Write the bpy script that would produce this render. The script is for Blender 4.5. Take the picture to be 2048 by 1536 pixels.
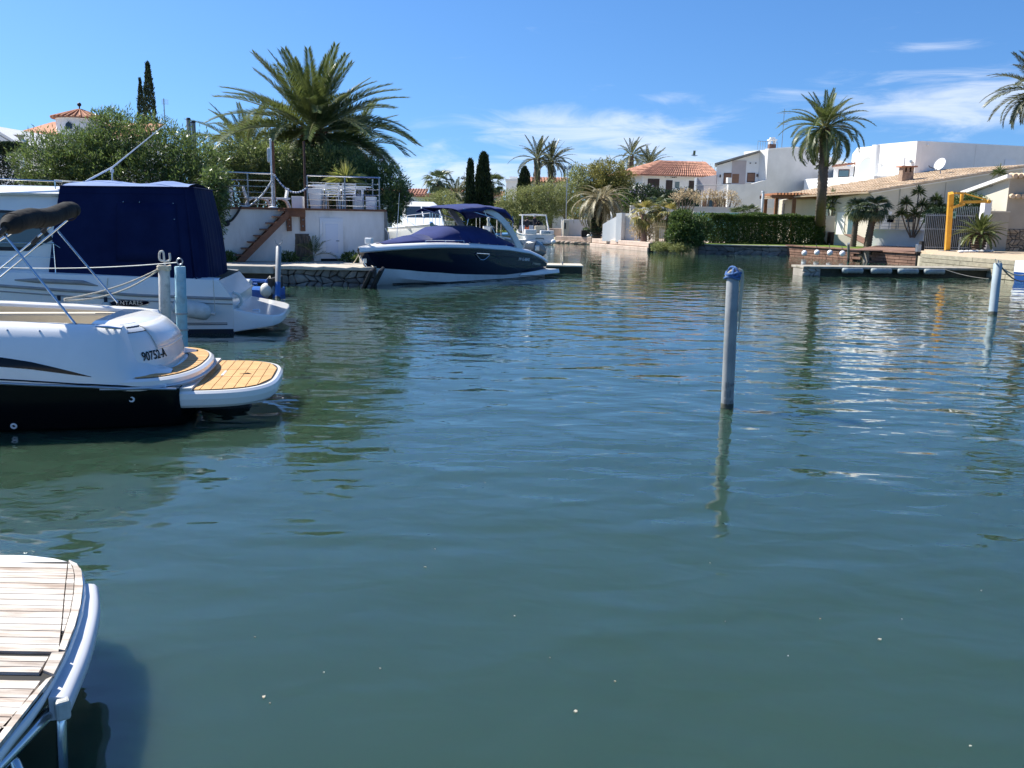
import bpy, bmesh, math, random
import numpy as np
from mathutils import Vector, Matrix, Quaternion
from math import sin, cos, pi, radians, sqrt, atan2

for _o in list(bpy.data.objects):
    bpy.data.objects.remove(_o)
scene = bpy.context.scene
COL = scene.collection
rnd = random.Random(7)

# ---------------------------------------------------------------- camera
cam_data = bpy.data.cameras.new('camera')
cam = bpy.data.objects.new('camera', cam_data)
COL.objects.link(cam)
cam_data.sensor_width = 36.0
cam_data.lens = 36.0 * 1750.0 / 2048.0
cam_data.clip_start = 0.05
cam_data.clip_end = 6000.0
cam.location = (0.0, 0.0, 2.3)
cam.rotation_mode = 'QUATERNION'
cam.rotation_quaternion = Quaternion((1, 0, 0), radians(90 - 10.9317)) @ Quaternion((0, 0, 1), radians(1.0))
scene.camera = cam

# ---------------------------------------------------------------- sun and sky
SUN_EL, SUN_AZ = radians(48), radians(-64)        # azimuth measured from +Y towards +X
sun_dir = Vector((cos(SUN_EL) * sin(SUN_AZ), cos(SUN_EL) * cos(SUN_AZ), sin(SUN_EL)))
sl = bpy.data.lights.new('sun', 'SUN')
sl.energy = 5.0
sl.angle = radians(0.53)
sl.color = (1.0, 0.96, 0.88)
sun = bpy.data.objects.new('sun', sl)
COL.objects.link(sun)
sun.rotation_mode = 'QUATERNION'
sun.rotation_quaternion = sun_dir.to_track_quat('Z', 'Y')
sun.location = (-30, 20, 40)

world = bpy.data.worlds.new('World')
scene.world = world
world.use_nodes = True
wt = world.node_tree
wt.nodes.clear()

def wn(t, **kw):
    n = wt.nodes.new(t)
    for k, v in kw.items():
        setattr(n, k, v)
    return n

def wl(a, b):
    wt.links.new(a, b)

sky = wn('ShaderNodeTexSky', sky_type='NISHITA')
sky.sun_disc = False
sky.sun_elevation = SUN_EL
sky.sun_rotation = SUN_AZ
sky.air_density = 1.0
sky.dust_density = 0.6
sky.ozone_density = 2.2
sky.altitude = 0
tc = wn('ShaderNodeTexCoord')
sep = wn('ShaderNodeSeparateXYZ')
wl(tc.outputs['Generated'], sep.inputs[0])

def wmath(op, a, b=None, c=None):
    n = wn('ShaderNodeMath', operation=op)
    for i, v in enumerate((a, b, c)):
        if v is None:
            continue
        if isinstance(v, (int, float)):
            n.inputs[i].default_value = v
        else:
            wl(v, n.inputs[i])
    return n.outputs[0]

def wvec(op, a, b):
    n = wn('ShaderNodeVectorMath', operation=op)
    for i, v in enumerate((a, b)):
        if isinstance(v, tuple):
            n.inputs[i].default_value = v
        else:
            wl(v, n.inputs[i])
    return n

# clear dry air: the sky is read a little above each direction, so no dust band lies on the horizon
lift = wn('ShaderNodeCombineXYZ')
wl(sep.outputs['X'], lift.inputs[0]); wl(sep.outputs['Y'], lift.inputs[1])
wl(wmath('ADD', wmath('MULTIPLY', wmath('MAXIMUM', sep.outputs['Z'], 0.0), 0.93), 0.10), lift.inputs[2])
nrm = wvec('NORMALIZE', lift.outputs[0], (0, 0, 0))
wl(nrm.outputs[0], sky.inputs['Vector'])
hsv = wn('ShaderNodeHueSaturation')
hsv.inputs['Saturation'].default_value = 1.16
wl(sky.outputs[0], hsv.inputs['Color'])
tint = wvec('MULTIPLY', hsv.outputs[0], (0.66, 0.91, 1.17))
# thin cirrus: soft bands in azimuth / elevation broken up by stretched noise
az = wmath('ARCTAN2', sep.outputs['X'], sep.outputs['Y'])
el = wmath('ARCSINE', sep.outputs['Z'])
ae = wn('ShaderNodeCombineXYZ')
wl(az, ae.inputs[0]); wl(el, ae.inputs[1])
cv = wvec('MULTIPLY', ae.outputs[0], (5.0, 26.0, 0))
nz = wn('ShaderNodeTexNoise')
nz.inputs['Scale'].default_value = 1.6
nz.inputs['Detail'].default_value = 7
nz.inputs['Roughness'].default_value = 0.62
nz.inputs['Distortion'].default_value = 0.8
wl(cv.outputs[0], nz.inputs['Vector'])
CLOUDS = [  # azimuth, elevation, half widths (degrees), weight
    (5.0, 5.2, 8.5, 1.6, 0.95), (9.0, 3.2, 15.0, 1.4, 0.85), (9.6, 7.2, 2.4, .5, 0.6), (27.0, 6.6, 9.5, 2.0, 0.82),
    (23.6, 9.6, 3.4, .30, 0.62), (16.5, 7.3, 3.4, .5, 0.55), (-4.0, 2.2, 13.0, 1.8, 0.9),
    (70.0, 6.5, 22.0, 2.4, 0.8), (-100.0, 6.0, 40.0, 2.4, 0.7), (150.0, 6.0, 40.0, 2.5, 0.7)]
acc = None
for a0, e0, wa, we, wgt in CLOUDS:
    v = wvec('MULTIPLY', wvec('SUBTRACT', ae.outputs[0], (radians(a0), radians(e0), 0)).outputs[0], (1 / radians(wa), 1 / radians(we), 0)).outputs[0]
    q = wvec('DOT_PRODUCT', v, v).outputs['Value']
    g = wmath('MULTIPLY', wmath('POWER', 0.368, q), wgt)
    acc = g if acc is None else wmath('MAXIMUM', acc, g)
raw = wmath('SUBTRACT', wmath('ADD', wmath('MULTIPLY', acc, 0.62), wmath('MULTIPLY', nz.outputs['Fac'], 1.15)), 0.72)
cm = wn('ShaderNodeMapRange')
cm.interpolation_type = 'SMOOTHSTEP'
cm.inputs['From Min'].default_value = 0.0
cm.inputs['From Max'].default_value = 0.55
cm.inputs['To Max'].default_value = 0.62
wl(raw, cm.inputs['Value'])
mixc = wn('ShaderNodeMix', data_type='RGBA')
mixc.inputs['B'].default_value = (7.2, 7.6, 8.2, 1)
wl(cm.outputs[0], mixc.inputs['Factor'])
wl(tint.outputs[0], mixc.inputs['A'])
bg = wn('ShaderNodeBackground')
bg.inputs['Strength'].default_value = 0.082
wl(mixc.outputs['Result'], bg.inputs['Color'])
wo = wn('ShaderNodeOutputWorld')
wl(bg.outputs[0], wo.inputs['Surface'])

scene.view_settings.view_transform = 'Standard'
scene.view_settings.look = 'None'
scene.view_settings.exposure = 0.86
scene.view_settings.gamma = 1.0
scene.view_settings.use_curve_mapping = False
scene.cycles.max_bounces = 6
scene.cycles.diffuse_bounces = 3
scene.cycles.glossy_bounces = 3
scene.cycles.transmission_bounces = 3
scene.cycles.transparent_max_bounces = 12

# ---------------------------------------------------------------- object helpers
WORLD_ROOTS = set()

def tag(o, label=None, cat=None, group=None, kind=None):
    if label: o['label'] = label
    if cat: o['category'] = cat
    if group: o['group'] = group
    if kind: o['kind'] = kind
    return o

def thing(name, label, cat, loc=(0, 0, 0), rz=0.0, group=None, world=False):
    """Empty at the base of a thing; world=True when its parts are written in world coordinates."""
    o = bpy.data.objects.new(name, None)
    COL.objects.link(o)
    o.location = loc
    o.rotation_euler = (0, 0, rz)
    o.empty_display_size = 0.2
    tag(o, label, cat, group)
    if world:
        WORLD_ROOTS.add(o.name)
    return o

def link(o, parent=None):
    COL.objects.link(o)
    if parent is not None:
        o.parent = parent
        if parent.name in WORLD_ROOTS:
            o.matrix_parent_inverse = parent.matrix_basis.inverted()
    return o

def inst(name, mesh, parent=None, loc=(0, 0, 0), rot=None, scale=(1, 1, 1)):
    """another object on shared mesh data"""
    o = bpy.data.objects.new(name, mesh)
    o.location = loc
    if rot is not None:
        o.rotation_mode = 'QUATERNION'
        o.rotation_quaternion = rot
    o.scale = scale
    return link(o, parent)

def copy_thing(root, loc, rz, label, group=None, scale=1.0):
    r = root.copy()
    COL.objects.link(r)
    r.location = loc
    r.rotation_euler = (0, 0, rz)
    r.scale = (scale, scale, scale)
    r['label'] = label
    if group: r['group'] = group
    for ch in list(root.children):
        c = ch.copy()
        COL.objects.link(c)
        c.parent = r
        for g in ch.children:
            d = g.copy()
            COL.objects.link(d)
            d.parent = c
    return r

class MB:
    """collects simple solids into one mesh"""
    def __init__(s):
        s.v = []; s.f = []; s.m = []

    def add(s, vs, fs, mi=0):
        o = len(s.v)
        s.v += [(p[0], p[1], p[2]) for p in vs]
        s.f += [tuple(i + o for i in f) for f in fs]
        s.m += [mi] * len(fs)
        return s

    def box(s, c, d, rz=0.0, mi=0, M=None):
        hx, hy, hz = d[0] / 2, d[1] / 2, d[2] / 2
        vs = [Vector((x, y, z)) for z in (-hz, hz) for y in (-hy, hy) for x in (-hx, hx)]
        if M is None:
            M = Matrix.Rotation(rz, 3, 'Z')
        vs = [M @ v + Vector(c) for v in vs]
        return s.add(vs, [(0, 2, 3, 1), (4, 5, 7, 6), (0, 1, 5, 4), (2, 6, 7, 3), (0, 4, 6, 2), (1, 3, 7, 5)], mi)

    def bx(s, a, b, mi=0):
        return s.box([(a[i] + b[i]) / 2 for i in range(3)], [abs(b[i] - a[i]) for i in range(3)], 0, mi)

    def bar(s, p, q, w, h, mi=0, up=(0, 0, 1)):
        p, q = Vector(p), Vector(q)
        d = q - p
        L = d.length
        x = d.normalized()
        z = Vector(up)
        y = z.cross(x)
        if y.length < 1e-4:
            y = Vector((0, 1, 0)).cross(x)
        y.normalize()
        z = x.cross(y)
        M = Matrix((x, y, z)).transposed()
        return s.box((p + q) / 2, (L, w, h), 0, mi, M)

    def cyl(s, p, q, r, r2=None, n=10, cap=True, mi=0):
        return s.tube([p, q], [r, r if r2 is None else r2], n, cap, mi)

    def tube(s, pts, r, n=6, cap=True, mi=0):
        pts = [Vector(p) for p in pts]
        k = len(pts)
        rs = r if isinstance(r, (list, tuple)) else [r] * k
        t0 = (pts[1] - pts[0]).normalized()
        a = t0.orthogonal().normalized()
        vs = []
        for i, p in enumerate(pts):
            t = (pts[min(i + 1, k - 1)] - pts[max(i - 1, 0)])
            if t.length < 1e-9: t = t0
            t.normalize()
            a = (a - t * a.dot(t))
            if a.length < 1e-6: a = t.orthogonal()
            a.normalize()
            b = t.cross(a)
            for j in range(n):
                th = 2 * pi * j / n
                vs.append(p + (a * cos(th) + b * sin(th)) * rs[i])
        fs = [(i * n + j, i * n + (j + 1) % n, (i + 1) * n + (j + 1) % n, (i + 1) * n + j) for i in range(k - 1) for j in range(n)]
        if cap:
            fs += [tuple(range(n - 1, -1, -1)), tuple((k - 1) * n + j for j in range(n))]
        return s.add(vs, fs, mi)

    def lathe(s, prof, c=(0, 0, 0), n=16, mi=0, M=None):
        vs = []
        c = Vector(c)
        for r_, z in prof:
            for j in range(n):
                v = Vector((r_ * cos(2 * pi * j / n), r_ * sin(2 * pi * j / n), z))
                vs.append((M @ v if M is not None else v) + c)
        k = len(prof)
        fs = [(i * n + j, i * n + (j + 1) % n, (i + 1) * n + (j + 1) % n, (i + 1) * n + j) for i in range(k - 1) for j in range(n)]
        fs += [tuple(range(n - 1, -1, -1)), tuple((k - 1) * n + j for j in range(n))]
        return s.add(vs, fs, mi)

    def sph(s, c, r, n=14, sz=(1, 1, 1), mi=0):
        prof = [(max(1e-4, r * sin(pi * i / (n // 2))), -r * cos(pi * i / (n // 2))) for i in range(n // 2 + 1)]
        M = Matrix.Diagonal(sz)
        return s.lathe(prof, c, n, mi, M)

    def prism(s, poly, z0, z1, mi=0):
        """poly in plan, counter-clockwise; z1 may be one height or one per corner"""
        n = len(poly)
        zt = z1 if isinstance(z1, (list, tuple)) else [z1] * n
        zb = z0 if isinstance(z0, (list, tuple)) else [z0] * n
        vs = [(p[0], p[1], zb[i]) for i, p in enumerate(poly)] + [(p[0], p[1], zt[i]) for i, p in enumerate(poly)]
        fs = [tuple(range(n - 1, -1, -1)), tuple(range(n, 2 * n))]
        fs += [(i, (i + 1) % n, n + (i + 1) % n, n + i) for i in range(n)]
        return s.add(vs, fs, mi)

    def slab(s, poly3, n, t, mi=0):
        """extrude a 3D polygon by vector n*t"""
        k = len(poly3)
        nv = Vector(n) * t
        vs = [Vector(p) for p in poly3] + [Vector(p) + nv for p in poly3]
        fs = [tuple(range(k - 1, -1, -1)), tuple(range(k, 2 * k))]
        fs += [(i, (i + 1) % k, k + (i + 1) % k, k + i) for i in range(k)]
        return s.add(vs, fs, mi)

    def loft(s, secs, closed=False, cap0=False, cap1=False, mi=0, rowmi=None):
        k, n = len(secs), len(secs[0])
        vs = [p for sec in secs for p in sec]
        o = len(s.v)
        s.v += [(p[0], p[1], p[2]) for p in vs]
        for i in range(k - 1):
            for j in range(n if closed else n - 1):
                a, b = i * n + j, i * n + (j + 1) % n
                s.f.append((o + a, o + b, o + b + n, o + a + n))
                s.m.append(rowmi[j] if rowmi else mi)
        if cap0:
            s.f.append(tuple(o + j for j in range(n - 1, -1, -1))); s.m.append(mi)
        if cap1:
            s.f.append(tuple(o + (k - 1) * n + j for j in range(n))); s.m.append(mi)
        return s

    def mesh(s, name, mats=None, smooth=False, angle=None):
        me = bpy.data.meshes.new(name)
        me.from_pydata(s.v, [], s.f)
        if mats is not None:
            for m_ in (mats if isinstance(mats, (list, tuple)) else [mats]):
                me.materials.append(m_)
            if isinstance(mats, (list, tuple)) and len(mats) > 1:
                me.polygons.foreach_set('material_index', s.m)
        bm = bmesh.new()
        bm.from_mesh(me)
        bmesh.ops.recalc_face_normals(bm, faces=bm.faces)
        bm.to_mesh(me)
        bm.free()
        if smooth:
            me.shade_smooth()
            if angle:
                me.set_sharp_from_angle(angle=radians(angle))
        me.update()
        return me

    def build(s, name, mats, parent=None, smooth=False, angle=40, bevel=0.0, loc=(0, 0, 0), rot=None, solid=0.0, sub=0, weld=False):
        me = s.mesh(name, mats, smooth, angle)
        o = inst(name, me, parent, loc, rot)
        if weld:
            o.modifiers.new('weld', 'WELD').merge_threshold = 0.001
        if solid:
            md = o.modifiers.new('solid', 'SOLIDIFY')
            md.thickness = abs(solid); md.offset = -1 if solid > 0 else 1
        if bevel:
            md = o.modifiers.new('bevel', 'BEVEL')
            md.width = bevel; md.segments = 2; md.limit_method = 'ANGLE'
        if sub:
            md = o.modifiers.new('sub', 'SUBSURF')
            md.levels = sub; md.render_levels = sub
        return o

def mesh_np(name, V, Fq, mats, smooth=False):
    """numpy verts (N,3) and faces (M,3|4) to mesh"""
    me = bpy.data.meshes.new(name)
    V = np.ascontiguousarray(V, dtype=np.float32)
    Fq = np.ascontiguousarray(Fq, dtype=np.int32)
    k = Fq.shape[1]
    me.vertices.add(len(V))
    me.vertices.foreach_set('co', V.ravel())
    me.loops.add(Fq.size)
    me.loops.foreach_set('vertex_index', Fq.ravel())
    me.polygons.add(len(Fq))
    me.polygons.foreach_set('loop_start', np.arange(0, Fq.size, k, dtype=np.int32))
    for m_ in (mats if isinstance(mats, (list, tuple)) else [mats]):
        me.materials.append(m_)
    me.update(calc_edges=True)
    if smooth:
        me.shade_smooth()
    return me

def text_mesh(name, body, size, mat, parent, M, extrude=0.002, bold=False, shear=0.0, align='CENTER', space=1.0):
    cu = bpy.data.curves.new(name, 'FONT')
    cu.body = body
    cu.size = size
    cu.extrude = extrude
    cu.shear = shear
    cu.space_character = space
    cu.align_x = align
    cu.align_y = 'CENTER'
    if bold:
        cu.offset = size * 0.018
    cu.resolution_u = 4
    tmp = bpy.data.objects.new(name, cu)
    COL.objects.link(tmp)
    dg = bpy.context.evaluated_depsgraph_get()
    me = bpy.data.meshes.new_from_object(tmp.evaluated_get(dg))
    bpy.data.objects.remove(tmp)
    me.transform(M)
    me.materials.clear()
    me.materials.append(mat)
    return inst(name, me, parent)

def frame(o, x, y, z=None):
    """4x4 with columns x (text direction), y (text up)"""
    x = Vector(x).normalized(); y = Vector(y)
    z = x.cross(y).normalized(); y = z.cross(x).normalized()
    M = Matrix((x, y, z)).transposed().to_4x4()
    M.translation = Vector(o)
    return M

def catenary(p, q, sag, n=12):
    p, q = Vector(p), Vector(q)
    return [p.lerp(q, i / n) + Vector((0, 0, -sag * 4 * (i / n) * (1 - i / n))) for i in range(n + 1)]

def smooth_path(pts, k=4):
    """Catmull-Rom through points"""
    P = [Vector(p) for p in pts]
    P = [P[0] * 2 - P[1]] + P + [P[-1] * 2 - P[-2]]
    out = []
    for i in range(1, len(P) - 2):
        for j in range(k):
            t = j / k
            out.append(0.5 * ((2 * P[i]) + (P[i + 1] - P[i - 1]) * t + (2 * P[i - 1] - 5 * P[i] + 4 * P[i + 1] - P[i + 2]) * t * t
                              + (3 * P[i] - P[i - 1] - 3 * P[i + 1] + P[i + 2]) * t ** 3))
    out.append(P[-2])
    return out

# ---------------------------------------------------------------- materials
def mat(name, col, rough=0.6, col2=None, nscale=3.0, metal=0.0, bump=0.0, bscale=20.0, spec=0.5, coat=0.0, detail=6,
        island=0.0, obj_rand=0.0, stretch=(1, 1, 1), mid=(0.35, 0.65), ior=1.45, rough2=None, sheen=0.0, dirt=None):
    m = bpy.data.materials.new(name)
    m.use_nodes = True
    nt = m.node_tree
    nt.nodes.clear()
    N = nt.nodes.new
    L = nt.links.new
    out = N('ShaderNodeOutputMaterial')
    p = N('ShaderNodeBsdfPrincipled')
    L(p.outputs[0], out.inputs[0])
    p.inputs['Roughness'].default_value = rough
    p.inputs['Metallic'].default_value = metal
    p.inputs['IOR'].default_value = ior
    p.inputs['Specular IOR Level'].default_value = spec
    p.inputs['Coat Weight'].default_value = coat
    p.inputs['Coat Roughness'].default_value = 0.05
    if sheen: p.inputs['Sheen Weight'].default_value = sheen
    base = (*col, 1)
    p.inputs['Base Color'].default_value = base
    tcn = N('ShaderNodeTexCoord')
    mp = N('ShaderNodeMapping')
    mp.inputs['Scale'].default_value = stretch
    L(tcn.outputs['Object'], mp.inputs[0])
    last = None
    if col2 is not None:
        nn = N('ShaderNodeTexNoise')
        nn.inputs['Scale'].default_value = nscale
        nn.inputs['Detail'].default_value = detail
        nn.inputs['Roughness'].default_value = 0.6
        L(mp.outputs[0], nn.inputs['Vector'])
        rp = N('ShaderNodeMapRange')
        rp.inputs['From Min'].default_value = mid[0]
        rp.inputs['From Max'].default_value = mid[1]
        L(nn.outputs['Fac'], rp.inputs['Value'])
        mx = N('ShaderNodeMix'); mx.data_type = 'RGBA'
        mx.inputs['A'].default_value = base
        mx.inputs['B'].default_value = (*col2, 1)
        L(rp.outputs[0], mx.inputs['Factor'])
        last = mx.outputs['Result']
        if rough2 is not None:
            rr = N('ShaderNodeMapRange')
            rr.inputs['To Min'].default_value = rough
            rr.inputs['To Max'].default_value = rough2
            L(rp.outputs[0], rr.inputs['Value'])
            L(rr.outputs[0], p.inputs['Roughness'])
    if dirt is not None:                       # (colour, scale, amount): blotchy stains
        nd = N('ShaderNodeTexNoise')
        nd.inputs['Scale'].default_value = dirt[1]
        nd.inputs['Detail'].default_value = 8
        nd.inputs['Roughness'].default_value = 0.7
        L(mp.outputs[0], nd.inputs['Vector'])
        rd = N('ShaderNodeMapRange')
        rd.inputs['From Min'].default_value = 0.52
        rd.inputs['From Max'].default_value = 0.75
        rd.inputs['To Max'].default_value = dirt[2]
        L(nd.outputs['Fac'], rd.inputs['Value'])
        md = N('ShaderNodeMix'); md.data_type = 'RGBA'
        if last: L(last, md.inputs['A'])
        else: md.inputs['A'].default_value = base
        md.inputs['B'].default_value = (*dirt[0], 1)
        L(rd.outputs[0], md.inputs['Factor'])
        last = md.outputs['Result']
    if island or obj_rand:
        if island:
            src = N('ShaderNodeNewGeometry').outputs['Random Per Island']
            amt = island
        else:
            src = N('ShaderNodeObjectInfo').outputs['Random']
            amt = obj_rand
        rv = N('ShaderNodeMapRange')
        rv.inputs['To Min'].default_value = 1 - amt
        rv.inputs['To Max'].default_value = 1 + amt
        L(src, rv.inputs['Value'])
        hs = N('ShaderNodeHueSaturation')
        if last: L(last, hs.inputs['Color'])
        else: hs.inputs['Color'].default_value = base
        L(rv.outputs[0], hs.inputs['Value'])
        last = hs.outputs[0]
    if last:
        L(last, p.inputs['Base Color'])
    if bump:
        nb = N('ShaderNodeTexNoise')
        nb.inputs['Scale'].default_value = bscale
        nb.inputs['Detail'].default_value = 5
        L(mp.outputs[0], nb.inputs['Vector'])
        bp = N('ShaderNodeBump')
        bp.inputs['Strength'].default_value = bump
        bp.inputs['Distance'].default_value = 0.02
        L(nb.outputs['Fac'], bp.inputs['Height'])
        L(bp.outputs[0], p.inputs['Normal'])
    return m

def leaf_mat(name, col, col2, trans=0.35, rough=0.5, island=0.45, spec=0.4):
    m = bpy.data.materials.new(name)
    m.use_nodes = True
    nt = m.node_tree
    nt.nodes.clear()
    N = nt.nodes.new
    L = nt.links.new
    out = N('ShaderNodeOutputMaterial')
    p = N('ShaderNodeBsdfPrincipled')
    p.inputs['Roughness'].default_value = rough
    p.inputs['Specular IOR Level'].default_value = spec
    t = N('ShaderNodeBsdfTranslucent')
    ms = N('ShaderNodeMixShader')
    ms.inputs[0].default_value = trans
    g = N('ShaderNodeNewGeometry')
    mx = N('ShaderNodeMix'); mx.data_type = 'RGBA'
    mx.inputs['A'].default_value = (*col, 1)
    mx.inputs['B'].default_value = (*col2, 1)
    L(g.outputs['Random Per Island'], mx.inputs['Factor'])
    rv = N('ShaderNodeMath'); rv.operation = 'FRACT'
    r7 = N('ShaderNodeMath'); r7.operation = 'MULTIPLY'; r7.inputs[1].default_value = 37.7
    L(g.outputs['Random Per Island'], r7.inputs[0]); L(r7.outputs[0], rv.inputs[0])
    mr = N('ShaderNodeMapRange')
    mr.inputs['To Min'].default_value = 1 - island
    mr.inputs['To Max'].default_value = 1 + island
    L(rv.outputs[0], mr.inputs['Value'])
    hs = N('ShaderNodeHueSaturation')
    L(mx.outputs['Result'], hs.inputs['Color'])
    L(mr.outputs[0], hs.inputs['Value'])
    L(hs.outputs[0], p.inputs['Base Color'])
    h2 = N('ShaderNodeHueSaturation')
    h2.inputs['Hue'].default_value = 0.485
    h2.inputs['Value'].default_value = 1.25
    L(hs.outputs[0], h2.inputs['Color'])
    L(h2.outputs[0], t.inputs['Color'])
    L(p.outputs[0], ms.inputs[1]); L(t.outputs[0], ms.inputs[2])
    L(ms.outputs[0], out.inputs[0])
    return m

M_WHITE = mat('white_gelcoat', (0.84, 0.83, 0.80), 0.18, (0.79, 0.78, 0.75), 1.2, coat=0.3, dirt=((0.55, 0.52, 0.46), 2.0, 0.12))
M_WHITE_OLD = mat('white_gelcoat_worn', (0.72, 0.72, 0.69), 0.32, (0.62, 0.62, 0.59), 1.5, dirt=((0.42, 0.40, 0.33), 3.0, 0.3))
M_CREAM = mat('cream_vinyl', (0.66, 0.58, 0.44), 0.5, (0.58, 0.5, 0.36), 2.0, bump=0.1, bscale=60)
M_BLACK = mat('black_gelcoat', (0.004, 0.004, 0.005), 0.14, spec=0.35)
M_RUBBER = mat('black_rubber', (0.012, 0.012, 0.013), 0.55, (0.03, 0.03, 0.03), 5)
M_NAVY = mat('navy_gelcoat', (0.004, 0.006, 0.020), 0.1, coat=0.7)
M_CANVAS = mat('navy_canvas', (0.004, 0.009, 0.045), 0.8, (0.007, 0.014, 0.06), 2.0, bump=0.5, bscale=5, spec=0.15)
M_COVER = mat('blue_canvas_cover', (0.014, 0.026, 0.12), 0.8, (0.02, 0.034, 0.15), 1.6, bump=0.35, bscale=6, spec=0.2, sheen=0.1)
M_BOOT = mat('dark_grey_canvas', (0.018, 0.017, 0.016), 0.85, (0.03, 0.028, 0.025), 3.0, bump=0.8, bscale=9, spec=0.2)
M_STEEL = mat('polished_steel', (0.62, 0.63, 0.65), 0.14, metal=1.0)
M_GALV = mat('galvanised_steel', (0.36, 0.38, 0.40), 0.42, (0.26, 0.28, 0.3), 6.0, metal=0.75, bump=0.05, bscale=30)
M_ALU = mat('aluminium', (0.55, 0.56, 0.57), 0.35, metal=0.9)
M_GLASS = mat('dark_tinted_glass', (0.012, 0.016, 0.02), 0.05, spec=0.8)
M_TEAK = mat('synthetic_teak', (0.60, 0.35, 0.14), 0.6, (0.50, 0.28, 0.10), 5.0, obj_rand=0.08, bump=0.15, bscale=60)
M_TEAK_GREY = mat('weathered_teak', (0.66, 0.61, 0.54), 0.8, (0.34, 0.27, 0.21), 4.5, bump=0.4, bscale=22, obj_rand=0.14,
                  stretch=(0.35, 3.2, 3.2), dirt=((0.17, 0.10, 0.07), 4.5, 0.85))
M_CAULK = mat('black_caulk', (0.012, 0.011, 0.01), 0.8)
M_ROPE = mat('pale_rope', (0.62, 0.56, 0.45), 0.9, (0.5, 0.44, 0.34), 30, bump=0.6, bscale=90)
M_ROPE_BLUE = mat('blue_rope', (0.04, 0.10, 0.27), 0.9, (0.10, 0.19, 0.38), 40, bump=0.6, bscale=90)
M_PLASTER = mat('white_plaster', (0.82, 0.81, 0.78), 0.85, (0.77, 0.76, 0.73), 1.5, bump=0.25, bscale=12, spec=0.2)
M_PLASTER_ST = mat('stained_white_plaster', (0.80, 0.79, 0.76), 0.85, (0.70, 0.69, 0.65), 1.3, bump=0.3, bscale=14, spec=0.2,
                   dirt=((0.34, 0.32, 0.26), 1.1, 0.4), stretch=(1.6, 1.6, 0.55))
M_WOODBROWN = mat('brown_stained_wood', (0.20, 0.085, 0.04), 0.6, (0.13, 0.055, 0.03), 5, bump=0.2, bscale=30, stretch=(0.4, 3, 3))
M_CONC = mat('concrete', (0.42, 0.38, 0.33), 0.9, (0.3, 0.27, 0.23), 2.2, bump=0.4, bscale=14, dirt=((0.15, 0.13, 0.1), 2.4, 0.5))
M_PVC = mat('white_plastic', (0.76, 0.77, 0.78), 0.35)
M_PVC_OLD = mat('dull_white_plastic', (0.62, 0.63, 0.6), 0.5, (0.5, 0.5, 0.46), 4, dirt=((0.3, 0.29, 0.22), 5.0, 0.6))

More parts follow.
